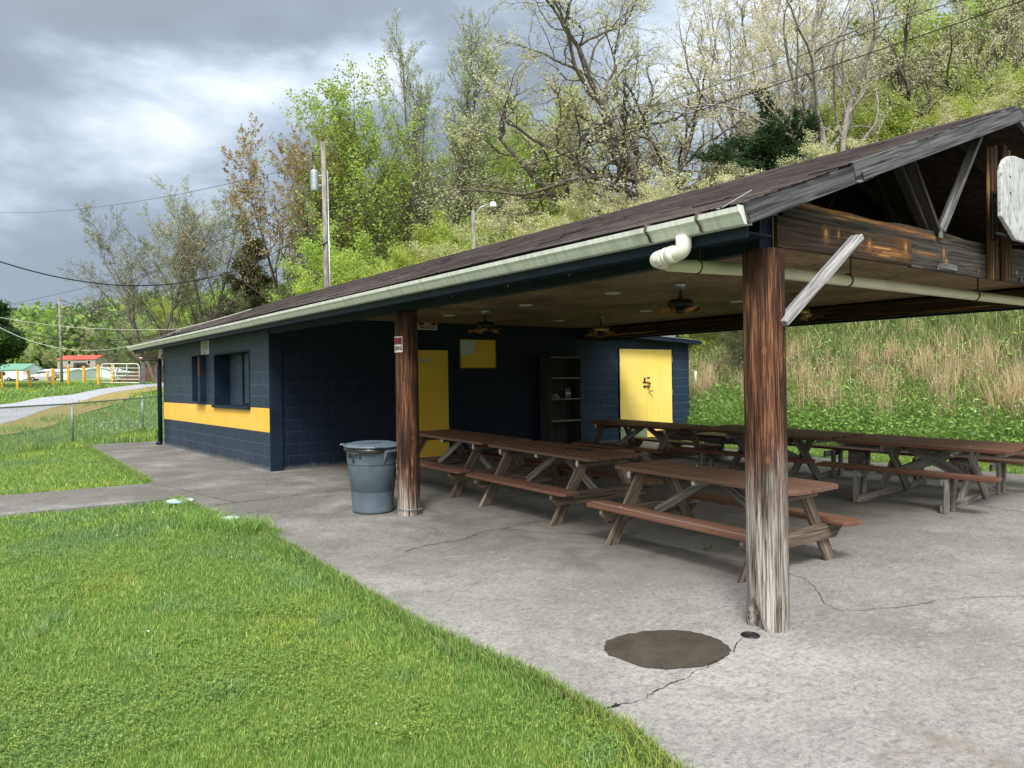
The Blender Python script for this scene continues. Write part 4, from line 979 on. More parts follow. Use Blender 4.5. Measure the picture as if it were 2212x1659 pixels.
# sign wrapped on the middle post
s2 = empty('no_smoking_sign', (4.36, 7.93, 1.9), (0, 0, 0), 'small white and maroon sign on the left side of the middle log post', 'sign')
cx2, cy2, rr2 = 4.43, 8.07, .139
def curved(a0, a1, z0, z1, rad, name, mat):
    n = 10; V = []
    for k in range(n + 1):
        a_ = R(a0 + (a1 - a0) * k / n)
        for z in (z0, z1):
            for r_ in (rad, rad + .002): V.append((cx2 + math.cos(a_) * r_, cy2 + math.sin(a_) * r_, z))
    F_ = []
    for k in range(n):
        b = k * 4
        F_ += [(b, b + 4, b + 6, b + 2), (b + 1, b + 3, b + 7, b + 5), (b, b + 1, b + 5, b + 4), (b + 2, b + 6, b + 7, b + 3)]
    F_ += [(0, 2, 3, 1), (n * 4, n * 4 + 1, n * 4 + 3, n * 4 + 2)]
    return MB().add(V, F_).build(name, M[mat], s2, True)
curved(110, 222, 1.80, 1.985, rr2, 'panel', 'sign_white')
curved(112, 219, 1.892, 1.972, rr2 + .0025, 'red_field', 'sign_red')
for ch, da in (('G', 212.5), ('N', 197), ('I', 187), ('K', 176)):
    a_ = R(da); o = text('lettering', ch, .062, (cx2 + math.cos(a_) * (rr2 + .004), cy2 + math.sin(a_) * (rr2 + .004), 1.845), (R(90), 0, a_ + R(90)), 'sign_red', s2, bold=.003, sx=.72)
# sticker on the service door
s3 = empty('door_sticker', (7.08, WY - .021, 1.86), (0, 0, 0), 'small white No Smoking sticker near the top of the yellow service door', 'sticker')
MB().box(7.20, 7.445, WY - .0245, WY - .021, 1.835, 1.885).build('panel', M['sign_white'], s3, True)
text('lettering', 'No Smoking', .034, (7.30, WY - .026, 1.860), RXW, 'ink_black', s3, width=.165, bold=.0008)
mb = MB()
for k in range(14):
    a_ = 2 * math.pi * k / 14; b_ = 2 * math.pi * (k + 1) / 14
    mb.obox((7.418 + .017 * math.cos(a_), WY - .0262, 1.86 + .017 * math.sin(a_)), (7.418 + .017 * math.cos(b_), WY - .0262, 1.86 + .017 * math.sin(b_)), .005, .001, up=(0, 1, 0))
mb.obox((7.406, WY - .0262, 1.872), (7.430, WY - .0262, 1.848), .004, .001, up=(0, 1, 0))
mb.build('symbol', M['ink_black'], s3, True)
# bulletin board
s4 = empty('bulletin_board', (8.56, WY, 1.99), (0, 0, 0), 'yellow bulletin board in a dark frame on the navy back wall', 'bulletin board')
MB().box(8.14, 8.975, WY - .022, WY - .002, 1.715, 2.262).build('panel', M['door_yellow'], s4, True)
MB().box(8.115, 8.14, WY - .032, WY - .001, 1.69, 2.287).box(8.975, 9.0, WY - .032, WY - .001, 1.69, 2.287).box(8.14, 8.975, WY - .032, WY - .001, 2.262, 2.287).box(8.14, 8.975, WY - .032, WY - .001, 1.69, 1.715).build('frame', plain('olive_frame', (.10, .08, .02), .6), s4, True, bevel=.003)
pz = empty('notice_sheet', (8.31, WY - .022, 2.1), (0, 0, 0), 'white printed sheet pinned in the top left corner of the bulletin board', 'paper')
MB().box(8.143, 8.482, WY - .0255, WY - .0235, 1.968, 2.258).build('paper', M['paper'], pz, True)
text('heading', 'Date', .026, (8.20, WY - .0272, 2.232), RXW, 'ink_grey', pz, bold=.0006); text('heading', 'Shelter Rental', .026, (8.34, WY - .0272, 2.232), RXW, 'ink_grey', pz, width=.155, bold=.0006)
mb = MB()
for k in range(9): mb.box(8.155, 8.47, WY - .0268, WY - .0262, 2.205 - .026 * k, 2.2065 - .026 * k)
for xk in (8.235, 8.30, 8.40): mb.box(xk, xk + .0015, WY - .0268, WY - .0262, 1.98, 2.21)
mb.build('ruled_lines', M['ink_grey'], pz, True)
# notice sign high on the front wall
s5 = empty('notice_sign', (FX, 16.57, 2.3), (0, 0, 0), 'tall white NOTICE sign under the eave above the display box', 'sign')
MB().box(FX - .007, FX - .001, 16.27, 16.87, 2.09, 2.495).build('panel', M['sign_white'], s5, True)
text('lettering', 'NOTICE', .062, (FX - .009, 16.57, 2.445), RYW, 'ink_red', s5, width=.42, bold=.002)
MB().box(FX - .0088, FX - .0075, 16.32, 16.82, 2.405, 2.409).build('rule_line', M['ink_grey'], s5, True)
for k, tx in enumerate(('SHELTER USERS ARE', 'RESPONSIBLE FOR', 'CLEAN UP OF THE', 'GROUNDS AFTER USE', 'NO PETS ALLOWED', 'THANK YOU')):
    text('lettering', tx, .034, (FX - .009, 16.57, 2.372 - .050 * k), RYW, 'ink_grey', s5, width=(.42, .38, .38, .44, .36, .22)[k], bold=.0008)
# open display box by the window
s6 = empty('display_box', (FX, 16.93, 1.1), (0, 0, 0), 'deep navy display box on the wall left of the serving window', 'box')
bx0, bx1, by0, by1, bz0, bz1 = FX - .30, FX - .001, 16.50, 17.08, 1.10, 2.08
by0, by1 = 16.13 + .40, 16.13 + 1.02
bx0 = FX - .13
mb = MB().box(bx0, bx1, by0, by0 + .02, bz0, bz1).box(bx0, bx1, by1 - .02, by1, bz0, bz1).box(bx0, bx1, by0 + .02, by1 - .02, bz1 - .02, bz1).box(bx0, bx1, by0 + .02, by1 - .02, bz0, bz0 + .02)
mb.build('case', M['navy_paint'], s6, True, bevel=.003)
MB().box(bx1 - .012, bx1 - .004, by0 + .02, by1 - .02, bz0 + .02, bz1 - .02).build('back_panel', M['shutter_board'], s6, True)
s7 = empty('poster', (FX - .02, 16.8, 1.85), (0, 0, 0), 'brown lettered poster with a soccer ball in the upper half of the display box', 'poster')
MB().box(bx1 - .017, bx1 - .0125, by0 + .05, by1 - .06, 1.66, 2.045).build('panel', M['poster_brown'], s7, True)
text('lettering', 'You Have', .085, (bx1 - .019, (by0 + by1) / 2, 1.985), RYW, 'ink_black', s7, width=.36, bold=.001)
text('lettering', 'Been Here', .075, (bx1 - .019, (by0 + by1) / 2, 1.90), RYW, 'ink_black', s7, width=.36, bold=.001)
text('lettering', 'Take 5', .075, (bx1 - .019, by1 - .22, 1.795), RYW, 'ink_black', s7, width=.22, bold=.001)
text('lettering', 'to go', .06, (bx1 - .019, by1 - .22, 1.70), RYW, 'ink_black', s7, width=.18, bold=.001)
mb = MB()
mb.add([(bx1 - .018, by0 + .12 + .055 * math.cos(a_), 1.75 + .085 * math.sin(a_)) for a_ in np.linspace(0, 2 * math.pi, 20, endpoint=False)], [tuple(range(20))])
mb.build('ball', M['white_paint'], s7, True)
mb = MB()
for (dy, dz) in ((0, 0), (.035, .05), (-.035, .05), (.038, -.04), (-.038, -.04)):
    mb.add([(bx1 - .0186, by0 + .12 + dy + .015 * math.cos(a_), 1.75 + dz + .022 * math.sin(a_)) for a_ in np.linspace(0, 2 * math.pi, 5, endpoint=False)], [tuple(range(5))])
mb.build('ball_patch', M['ink_black'], s7, True)

# ---------------------------------------------------------------- shelf unit with its load
b1 = empty('bookshelf', (10.55, 12.50, 0), (0, 0, 0), 'tall dark wooden shelf unit against the navy back wall', 'shelf')
bx, by, bX, bY = 10.11, 12.33, 10.975, 12.66
MB().box(bx, bx + .035, by, bY, 0, 1.935).box(bX - .03, bX, by, bY, 0, 1.935).build('side_panel', M['shelf_wood'], b1, True, bevel=.003)
MB().box(bx + .035, bX - .03, bY - .012, bY, .05, 1.92).build('back_panel', M['shelf_wood'], b1, True)
for z in (.06, .585, 1.04, 1.485, 1.92):
    MB().box(bx + .036, bX - .031, by + .003, bY - .013, z - .015, z + .013).build('shelf_board', M['shelf_edge'], b1, True, bevel=.003)
# bag and bottles on the middle shelf
bm = bmesh.new(); bmesh.ops.create_icosphere(bm, subdivisions=4, radius=1)
q = random.Random(4)
for v_ in bm.verts:
    n_ = 1 + .16 * math.sin(v_.co.x * 7 + v_.co.y * 5) + .12 * math.sin(v_.co.z * 11 + v_.co.x * 9) + q.uniform(-.03, .03)
    v_.co = Vector((v_.co.x * .125 * n_, v_.co.y * .10 * n_, max(v_.co.z, -.35) * .075 * n_))
me = bpy.data.meshes.new('plastic_bag'); bm.to_mesh(me); bm.free()
o = link('plastic_bag', me, plain('bag_grey', (.20, .20, .21), .35, .5, var=.3, scale=20)); o.location = (10.29, 12.45, 1.081)
tag(o, 'crumpled grey plastic bag on the middle shelf of the shelf unit', 'bag')
m = NM('bottle_plastic', .12, .5); m.color((.40, .46, .48)); m.b.inputs['Transmission Weight'].default_value = .55; m.b.inputs['IOR'].default_value = 1.3
for x, y, lb in ((10.63, 12.42, 'clear plastic bottle nearer the bag on the middle shelf'), (10.72, 12.44, 'clear plastic bottle on the right of the pair on the middle shelf')):
    bt = empty('water_bottle', (x, y, 1.054), (0, 0, 0), lb, 'bottle', 'water bottles on the shelf unit')
    MB().lathe([(.026, 0), (.031, .006), (.031, .06), (.028, .075), (.031, .09), (.031, .13), (.024, .16), (.012, .18), (.012, .19)], n=20).build('bottle_body', M['bottle_plastic'], bt, smooth=True)
    MB().lathe([(.014, .188), (.014, .205), (0, .206)], n=16).build('cap', M['white_paint'], bt)
    MB().lathe([(.0316, .085), (.0316, .125)], n=20, cap=False).build('bottle_label', M['sign_white'], bt)

# ---------------------------------------------------------------- trash can
TCX, TCY = 4.17, 8.50
tc_ = empty('trash_can', (TCX, TCY, fz(TCY)), (TILT, 0, 0), 'grey round plastic trash can with lid beside the middle log post', 'trash can')
m = NM('can_grey', .42, .4); v = m.co(); n = m.noise(v, 6, 6, .65); st = m.noise(m.co(scale=(18, 18, 1.5)), 1, 4)
c = m.mix(m.smooth(n, .3, .75), (.075, .105, .130), (.105, .140, .168)); c = m.mix(m.math('MULTIPLY', m.smooth(st, .58, .7), .25), c, (.16, .19, .21)); m.color(c); m.bump(n, .05, .002)
MB().lathe([(.0, .0), (.225, .0), (.240, .008), (.246, .03), (.243, .04), (.283, .575), (.302, .585), (.305, .60), (.312, .765), (.322, .772), (.322, .79), (.306, .79), (.300, .60), (.232, .03), (0, .02)], n=64, cap=False).build('can_body', M['can_grey'], tc_, smooth=True)
# moulded handles either side
for s_ in (1, -1):
    a_ = R(288) if s_ > 0 else R(108)
    d = Vector((math.cos(a_), math.sin(a_), 0)); p = Vector((-d.y, d.x, 0)); mb = MB()
    c0 = d * .315
    for k in (-1, 1):
        mb.add([tuple(c0 + p * (.095 * k) + Vector((0, 0, .76)) + d * .045), tuple(c0 + p * (.10 * k) + Vector((0, 0, .60)) - d * .02), tuple(c0 + p * (.115 * k) + Vector((0, 0, .60)) - d * .02), tuple(c0 + p * (.11 * k) + Vector((0, 0, .76)) + d * .045),
                tuple(c0 + p * (.095 * k) + Vector((0, 0, .76)) - d * .02), tuple(c0 + p * (.11 * k) + Vector((0, 0, .76)) - d * .02)], [(0, 1, 2, 3), (0, 4, 1), (3, 2, 5), (0, 3, 5, 4), (1, 4, 5, 2)])
    mb.obox(tuple(c0 + p * -.10 + Vector((0, 0, .755)) + d * .035), tuple(c0 + p * .10 + Vector((0, 0, .755)) + d * .035), .028, .03)
    mb.build('handle', M['can_grey'], tc_, bevel=.004)
lid = MB().lathe([(.0, .828), (.10, .828), (.15, .825), (.18, .834), (.25, .835), (.275, .828), (.335, .817), (.350, .804), (.350, .793), (.33, .793), (.31, .797), (.0, .797)], n=64, cap=False).build('lid', M['can_grey'], tc_, smooth=True)
mb = MB()
for a_ in (150, 35, 255):
    d = Vector((math.cos(R(a_)), math.sin(R(a_)), 0)); MB().obox(tuple(d * .335 + Vector((0, 0, .815))), tuple(d * .385 + Vector((0, 0, .812))), .09, .018).build('lid_tab', M['can_grey'], lid, bevel=.004)
MB().box(-.10, .10, -.03, .03, .829, .842).build('lid_grip', M['can_grey'], lid, bevel=.004)
# liner hanging over the rim
q = random.Random(2); V = []; n = 72
for k in range(n):
    a_ = 2 * math.pi * k / n; dr_ = .018 + .012 * math.sin(a_ * 5) + q.uniform(0, .008); dz = .018 + .016 * abs(math.sin(a_ * 2.5 + .6)) + q.uniform(0, .012)
    if -2.6 < a_ - 2 * math.pi * (a_ > math.pi) < -1.6: dz += .016
    for r_, z in ((.316, .795), (.328 + dr_ * .3, .788), (.325 + dr_ * .6, .79 - dz), (.319 + dr_ * .3, .79 - dz - .004)): V.append((r_ * math.cos(a_), r_ * math.sin(a_), z))
F_ = [(k * 4 + j_, ((k + 1) % n) * 4 + j_, ((k + 1) % n) * 4 + j_ + 1, k * 4 + j_ + 1) for k in range(n) for j_ in range(3)]
m = NM('bin_liner', .3, .5); m.color((.035, .032, .030))
MB().add(V, F_).build('liner', M['bin_liner'], tc_, smooth=True)
def can_text(s_, size, zc, a0, pitch, mat, bold=0, sx=1.0, rad=.3105):
    n = len(s_)
    for k, ch in enumerate(s_):
        if ch == ' ': continue
        a_ = R(a0 + k * pitch); o = text('lettering', ch, size, (0, 0, 0), (0, 0, 0), mat, None, bold=bold, sx=sx)
        o.parent = tc_; o.location = (math.cos(a_) * rad, math.sin(a_) * rad, zc); o.rotation_euler = (R(90), 0, a_ + R(90))
plain('can_ink', (.012, .014, .016), .5, .3)
can_text('BRUTE', .066, .690, 183.0, 8.3, 'can_ink', .0026, 1.0, .3125)
# small oval mark under the word
mb = MB(); 
for k in range(20):
    t0, t1 = 2 * math.pi * k / 20, 2 * math.pi * (k + 1) / 20
    def pt(t): 
        a_ = R(197) + math.cos(t) * .085; return (math.cos(a_) * .3105, math.sin(a_) * .3105, .640 + math.sin(t) * .014)
    mb.obox(pt(t0), pt(t1), .0025, .0025)
for k in range(7):
    a_ = R(197) - .07 + k * .0225; mb.obox((math.cos(a_) * .3105, math.sin(a_) * .3105, .636), (math.cos(a_) * .3105, math.sin(a_) * .3105, .645), .003, .004)
    mb.obox((math.cos(a_) * .3097, math.sin(a_) * .3097, .616), (math.cos(a_ + .015) * .3097, math.sin(a_ + .015) * .3097, .616), .004, .003)
mb.build('maker_mark', M['can_ink'], tc_)
# chain from the can to the post
def chain(pts, pitch=.028):
    P_ = []; 
    for a_, b_ in zip(pts[:-1], pts[1:]):
        a_, b_ = Vector(a_), Vector(b_); n = max(1, int((b_ - a_).length / pitch))
        for k in range(n): P_.append(a_.lerp(b_, k / n))
    P_.append(Vector(pts[-1])); mb = MB()
    for k in range(len(P_) - 1):
        a_, b_ = P_[k], P_[k + 1]; d = (b_ - a_); L = d.length; d.normalize(); s_ = d.cross(Vector((0, 0, 1)) if abs(d.z) < .9 else Vector((1, 0, 0))).normalized()
        if k % 2: s_ = d.cross(s_)
        c_ = (a_ + b_) / 2; ring = [c_ + d * (L * .72 * math.cos(t)) + s_ * (.009 * math.sin(t)) for t in np.linspace(0, 2 * math.pi, 9)[:-1]]
        mb.tube(ring + [ring[0]], .0026, 5, cap=False)
    return mb
hz0 = fz(8.3)
cp = [(4.355, 8.22, hz0 + .66)]
for t in np.linspace(.1, 1, 8): cp.append((4.355 - .03 * math.sin(t * 3), 8.22 - .18 * t, hz0 + .66 * (1 - t) ** 1.0 * (1) + .085 * t))
ring = [(4.43 + .150 * math.cos(a_), 8.07 + .150 * math.sin(a_), fz(8.07) + .085 - .02 * math.sin((a_ - 3.1) * .5) * (a_ > 3.1)) for a_ in np.linspace(R(170), R(395), 14)]
ch = chain(cp).add(*(lambda c_: (c_.v, c_.f))(chain(ring))).build('chain', M['galv'], smooth=True)
tag(ch, 'thin steel chain from the trash can handle round the foot of the log post', 'chain')

# ---------------------------------------------------------------- backboard on the gable
bb = empty('basketball_backboard', (7.93, 3.0, 2.6), (0, 0, 0), 'weathered white basketball backboard bolted to the gable posts', 'backboard')
half = [(7.335, 2.80), (7.335, 3.17), (7.36, 3.235), (7.42, 3.30), (7.51, 3.34), (7.63, 3.36)]
poly = half + [(15.86 - x, z) for x, z in half[::-1]] + [(8.23, 2.62), (7.63, 2.62)]
m = NM('board_white', .75, .3); n = m.noise(m.co(scale=(5, 5, 1.6)), 3, 7, .7); n2 = m.noise(m.co(scale=(26, 26, 9)), 1, 6, .75)
c = m.ramp(n, [(.35, (.30, .32, .32)), (.6, (.52, .54, .54))]); c = m.mix(m.math('MULTIPLY', m.smooth(n2, .52, .62), .8), c, (.15, .16, .155)); m.color(c); m.bump(n2, .3, .003)
MB().prism(poly, 'y', 2.80, 2.835).build('board', M['board_white'], bb, True, bevel=.005)
mb = MB()
for x in (7.735, 8.125):
    mb.tube([(x + (-.03 if x < 8 else .03), 3.015, 2.66), (x + (-.03 if x < 8 else .03), 3.015, 3.10)], .014, 8)
    for z in (2.69, 3.06):
        mb.tube([(x - .03, 3.01, z), (x - .10 if x < 8 else x + .10, 2.845, z + .02)], .011, 8).tube([(x - .03, 3.01, z - .03), (x - .25 if x < 8 else x + .25, 2.845, z - .03)], .008, 8)
mb.obox((7.35, 2.85, 2.66), (8.5, 2.85, 2.66), .02, .02).obox((7.42, 2.85, 3.08), (8.44, 2.85, 3.08), .02, .02)
mb.build('bracket', M['black_metal'], bb, True)
mb = MB()
for x, z in ((7.52, 3.16), (7.515, 3.02), (8.34, 3.16), (8.34, 3.02)): mb.lathe([(0, 0), (.008, 0)], (0, 0, 0), 8, False) if 0 else mb.tube([(x, 2.795, z), (x, 2.801, z)], .009, 8)
mb.build('bolt', M['dark_metal'], bb, True)

# ---------------------------------------------------------------- drain by the near post, covers, seedling
dp = empty('drain_tube', (4.215, 3.12, fz(3.12)), (0, 0, 0), 'black corrugated drain tube end sunk beside the front log post', 'pipe')
MB().lathe([(.062, .0), (.060, .007), (.054, .010), (.050, .005), (.046, .009), (.041, .010), (.038, .0045)], n=28, cap=False).build('corrugated_end', M['black_metal'], dp, smooth=True)
MB().lathe([(0, .0045), (.039, .0045)], n=24, cap=False).build('tube_mouth', M['crack_dark'], dp)
plain('cover_green', (.48, .62, .56), .7, .3, var=.15, scale=25); plain('cover_rim', (.20, .40, .37), .7, .3)
for x, y, r_, lb in ((2.46, 10.60, .17, 'larger pale green round access cover at the lawn edge'), (2.62, 9.03, .125, 'smaller pale green round access cover half in the grass')):
    cv = empty('access_cover', (x, y, fz(y)), (TILT, 0, 0), lb, 'access cover', 'round access covers by the lawn')
    MB().lathe([(0, .016), (r_ * .90, .016), (r_ * .93, .012)], n=36, cap=False).build('cover_lid', M['cover_green'], cv)
    MB().lathe([(r_ * .93, .012), (r_ * .95, .018), (r_, .014), (r_, 0)], n=36, cap=False).build('rim', M['cover_rim'], cv)
# ------------------------------------------------------------------ background things
def at(px, D, dz=0):
    x, y, z = P_at(px, D); return Vector((x, y, z + dz))
# chain link fence
fp = [(-2.0, 15.6), (.33, 19.15), (2.70, 22.82), (5.07, 26.47), (7.45, 30.1), (9.8, 33.8)]
fe = empty('chain_link_fence', (2.70, 22.82, TZ(2.7, 22.82)), (0, 0, 0), 'low chain link fence crossing the grass left of the building', 'fence')
FHt = 1.04
for x, y in fp:
    z = TZ(x, y); MB().tube([(x, y, z - .05), (x, y, z + FHt + .02)], .030, 10).lathe([(.034, FHt + .0), (.034, FHt + .02), (.0, FHt + .045)], (x, y, z), 10).build('fence_post', M['galv'], fe, True, smooth=True)
MB().tube([(x, y, TZ(x, y) + FHt - .015) for x, y in fp], .021, 10).build('top_rail', M['galv'], fe, True, smooth=True)
V = []; F_ = []
def wire(p, q, r=.0034):
    p = Vector(p); q = Vector(q); b = len(V); d = (q - p).normalized(); a_ = d.cross(Vector((.3, -.9, .1))).normalized() * r; c_ = d.cross(a_).normalized() * r
    for s_ in (p, q):
        V.extend([tuple(s_ + a_), tuple(s_ - a_ * .5 + c_ * .87), tuple(s_ - a_ * .5 - c_ * .87)])
    F_.extend([(b, b + 1, b + 4, b + 3), (b + 1, b + 2, b + 5, b + 4), (b + 2, b, b + 3, b + 5)])
for (x0, y0), (x1, y1) in zip(fp[:-1], fp[1:]):
    L = math.hypot(x1 - x0, y1 - y0); hh = FHt - .05; n = int(L / .085)
    z0, z1 = TZ(x0, y0) + .03, TZ(x1, y1) + .03
    def pos(u, w): u = min(max(u / L, 0), 1); return (x0 + (x1 - x0) * u, y0 + (y1 - y0) * u, z0 + (z1 - z0) * u + w)
    k = -int(hh / .085) - 1
    while k < n + 1:
        u = k * .085
        for s_ in (1, -1):
            ua, ub = (u, u + hh) if s_ > 0 else (u + hh, u)
            wa, wb_ = 0, hh
            # clip to span
            if max(ua, ub) < 0 or min(ua, ub) > L: continue
            def clipw(ux):
                return (ux - ua) / (ub - ua) * hh
            lo, hi = max(min(ua, ub), 0), min(max(ua, ub), L)
            wire(pos(lo, clipw(lo)), pos(hi, clipw(hi)))
        k += 1
me = bpy.data.meshes.new('wire_mesh'); me.from_pydata(V, [], F_); link('wire_mesh', me, M['galv'], fe, True)
# yellow bollards
plain('bollard_yellow', (.72, .36, .03), .5, .4, var=.2, scale=8)
bl = [(2.74, 52.6, .86, .055, 1), (3.39, 51.2, .98, .055, 2), (4.26, 54.2, .92, .07, -7), (5.40, 57.0, .80, .055, 1), (5.58, 55.3, 1.0, .085, -3), (6.39, 55.5, 1.15, .085, 0), (7.38, 56.6, 1.12, .085, 1), (7.97, 54.8, 1.22, .085, 0), (9.06, 56.5, 1.22, .085, 0)]
names = ['thin yellow post at the far left edge of the drive row', 'second thin yellow post from the left by the drive', 'leaning yellow post in front of the gap between the white truck and the silver car', 'short yellow post in front of the silver car', 'thick yellow post at the tail of the silver car', 'yellow post just right of the tall wooden utility pole', 'yellow post before the red-roofed house', 'yellow post beside the hinge of the metal gate', 'yellow post seen through the metal gate']
for (x, y, h_, r_, lean), lb in zip(bl, names):
    o = MB().tube([(0, 0, -.1), (math.sin(R(lean)) * h_, 0, h_)], r_, 12).lathe([(r_, h_ - .003), (r_ * .9, h_ + .02), (0, h_ + .045)], (math.sin(R(lean)) * h_, 0, 0), 12).build('bollard', M['bollard_yellow'], smooth=False)
    o.location = (x, y, TZ(x, y)); tag(o, lb, 'bollard', 'yellow posts beside the gravel drive')
# pipe gate and its post
gp0 = Vector((8.25, 55.6, 0)); gp1 = Vector((10.12, 53.6, 0)); z0, z1 = TZ(gp0.x, gp0.y) + .10, TZ(gp1.x, gp1.y) + .12
gt = empty('pipe_gate', (gp1.x, gp1.y, TZ(gp1.x, gp1.y)), (0, 0, 0), 'white five-bar metal pipe gate across the drive', 'gate')
def gpnt(u, w): p = gp0.lerp(gp1, u); return (p.x, p.y, z0 + (z1 - z0) * u + w)
GH = 1.20
MB().tube([gpnt(0, 0), gpnt(0, GH - .16), gpnt(.03, GH - .04), gpnt(.08, GH), gpnt(.92, GH + .02), gpnt(.97, GH - .03), gpnt(1, GH - .15), gpnt(1, 0)], .028, 8).tube([gpnt(0, 0), gpnt(1, 0)], .026, 8).build('gate_frame', M['white_paint'], gt, True, smooth=True)
for w in (.22, .44, .68, .94): MB().tube([gpnt(0, w), gpnt(1, w)], .020, 8).build('rail', M['white_paint'], gt, True, smooth=True)
for u in (.34, .68): MB().tube([gpnt(u, -.02), gpnt(u, GH)], .030, 8).build('upright', M['galv'], gt, True, smooth=True)
gpo = empty('gate_post', (10.30, 53.4, TZ(10.3, 53.4)), (0, 0, 0), 'grey square wooden post at the right end of the pipe gate', 'post')
MB().box(-.11, .11, -.11, .11, -.1, 1.42).build('timber', M['weathered_grey'], gpo, bevel=.01)
MB().tube([(-.12, 0, 1.35), (-.12, 0, 1.62)], .012, 6).lathe([(0, 1.60), (.10, 1.62), (.13, 1.68), (.08, 1.74), (0, 1.75)], (-.12, 0, 0), 12).build('lamp_head', M['white_paint'], gpo, smooth=True)
# dirt mound
bm = bmesh.new(); bmesh.ops.create_grid(bm, x_segments=30, y_segments=24, size=1); q = random.Random(8)
for v_ in bm.verts:
    r_ = math.hypot(v_.co.x, v_.co.y); v_.co = Vector((v_.co.x * 4.2, v_.co.y * 2.6, max(0, 1 - r_ ** 1.6) * 1.45 + q.uniform(-.07, .07) * (r_ < .95) - (.1 if r_ > 1 else 0)))
me = bpy.data.meshes.new('dirt_mound'); bm.to_mesh(me); bm.free(); o = link('dirt_mound', me, M['dirt'], smooth=True); p = at(372, 56); o.location = (p.x, p.y, p.z - .05); o.rotation_euler = (0, 0, R(-35))
tag(o, 'heap of brown soil behind the pipe gate by the building corner', 'dirt mound')

# vehicles
m = NM('car_glass', .08, .6); m.color((.015, .020, .024)); m = NM('tyre', .85, .2); m.color((.012, .012, .012))
plain('car_white', (.70, .71, .72), .25, .5, var=.03); plain('car_silver', (.42, .43, .42), .25, .5, .4, var=.04); plain('lamp_red', (.35, .015, .01), .2, .5); plain('car_black', (.015, .016, .018), .25, .5, var=.03)
def vehicle(name, prof, glass, Wd, L, wheels, mat, p, ang, label, cat, bed=None, group=None):
    t = empty(name, p, (0, 0, ang), label, cat, group)
    low = [q_ for q_ in prof]
    bm = bmesh.new(); n = len(prof); rings = []
    for (yy, ins) in ((-Wd / 2, 1), (-Wd / 2 * .94, 0), (Wd / 2 * .94, 0), (Wd / 2, 1)):
        ring = []
        for x, z in prof:
            tp = 1 - (.16 if z > 1.05 else 0) * (1 if True else 0)
            ring.append(bm.verts.new((x * (.995 if ins else 1), yy * tp, z - (.02 if ins and z > .6 else 0))))
        rings.append(ring)
    for a_, b_ in zip(rings[:-1], rings[1:]):
        for k in range(n): bm.faces.new((a_[k], a_[(k + 1) % n], b_[(k + 1) % n], b_[k]))
    bm.faces.new(rings[0][::-1]); bm.faces.new(rings[-1])
    bmesh.ops.recalc_face_normals(bm, faces=bm.faces); bmesh.ops.bevel(bm, geom=list(bm.edges), offset=.03, segments=2, affect='EDGES', clamp_overlap=True)
    me = bpy.data.meshes.new('body'); bm.to_mesh(me); bm.free(); link('body', me, mat, t, smooth=False)
    for g_ in glass:
        for s_ in (-1, 1):
            yb = s_ * (Wd / 2 * .84 + .012); yt = yb
            MB().add([(x, yb, z) for x, z in g_] + [(x, yb - s_ * .01, z) for x, z in g_], [tuple(range(len(g_)))[:: s_], tuple(range(len(g_), 2 * len(g_)))[:: -s_]] + [(k, (k + 1) % len(g_), len(g_) + (k + 1) % len(g_), len(g_) + k) for k in range(len(g_))]).build('window', M['car_glass'], t)
    for x in wheels:
        for s_ in (-1, 1):
            w = empty('wheel', (x, s_ * (Wd / 2 - .10), .35)); w.parent = t
            tyre = MB().lathe([(.20, -.11), (.33, -.11), (.355, -.07), (.355, .07), (.33, .11), (.20, .11)], n=24, cap=False).build('tyre', M['tyre'], w, smooth=True); tyre.rotation_euler = (R(90), 0, 0)
            rim = MB().lathe([(0, .09), (.06, .10), (.07, .07), (.19, .08), (.205, .105), (.205, -.105), (0, -.09)], n=20, cap=False).build('rim', M['chrome_dull'], w); rim.rotation_euler = (R(90 if s_ < 0 else -90), 0, 0)
    xm, xM = min(x for x, z in prof), max(x for x, z in prof)
    for s_ in (-1, 1):
        MB().box(xM - .10, xM + .005, s_ * (Wd / 2 - .30) - .13, s_ * (Wd / 2 - .30) + .13, .68, .84).build('headlight', M['white_paint'], t, bevel=.02)
        MB().box(xm - .006, xm + .16, s_ * (Wd / 2 - .12) - .12, s_ * (Wd / 2 - .12) + .13, .82, 1.08).build('taillight', M['lamp_red'], t, bevel=.02)
    MB().box(xM - .02, xM + .05, -Wd / 2 + .1, Wd / 2 - .1, .38, .55).box(xm - .05, xm + .02, -Wd / 2 + .1, Wd / 2 - .1, .38, .58).build('bumper', M['car_black'], t, bevel=.02)
    return t
# driving direction: to the left in the picture
pl, pr = at(0, 136), at(200, 138); ang = math.atan2(pl.y - pr.y, pl.x - pr.x)
tr = [(-2.7, .45), (-2.7, 1.02), (-.55, 1.05), (-.50, 1.62), (-.1, 1.70), (.85, 1.68), (1.35, 1.10), (2.45, 1.0), (2.65, .85), (2.65, .42), (2.1, .34), (1.9, .62), (1.5, .62), (1.25, .34), (-1.3, .34), (-1.5, .62), (-1.95, .62), (-2.15, .40)]
vehicle('pickup_truck', tr, [[(-.40, 1.12), (-.36, 1.56), (.25, 1.56), (.25, 1.12)], [(.32, 1.12), (.32, 1.56), (.72, 1.54), (1.12, 1.12)]], 1.85, 5.4, (1.70, -1.72), M['car_white'], at(47, 138, .05), ang, 'white pickup truck parked at the roadside left of the silver car', 'pickup truck')
sv = [(-2.25, .45), (-2.28, .95), (-2.1, 1.15), (-1.75, 1.62), (-1.2, 1.70), (.3, 1.68), (1.15, 1.15), (2.05, .98), (2.25, .75), (2.25, .42), (1.85, .32), (1.6, .62), (1.2, .62), (1.0, .30), (-1.05, .30), (-1.25, .62), (-1.65, .62), (-1.85, .36)]
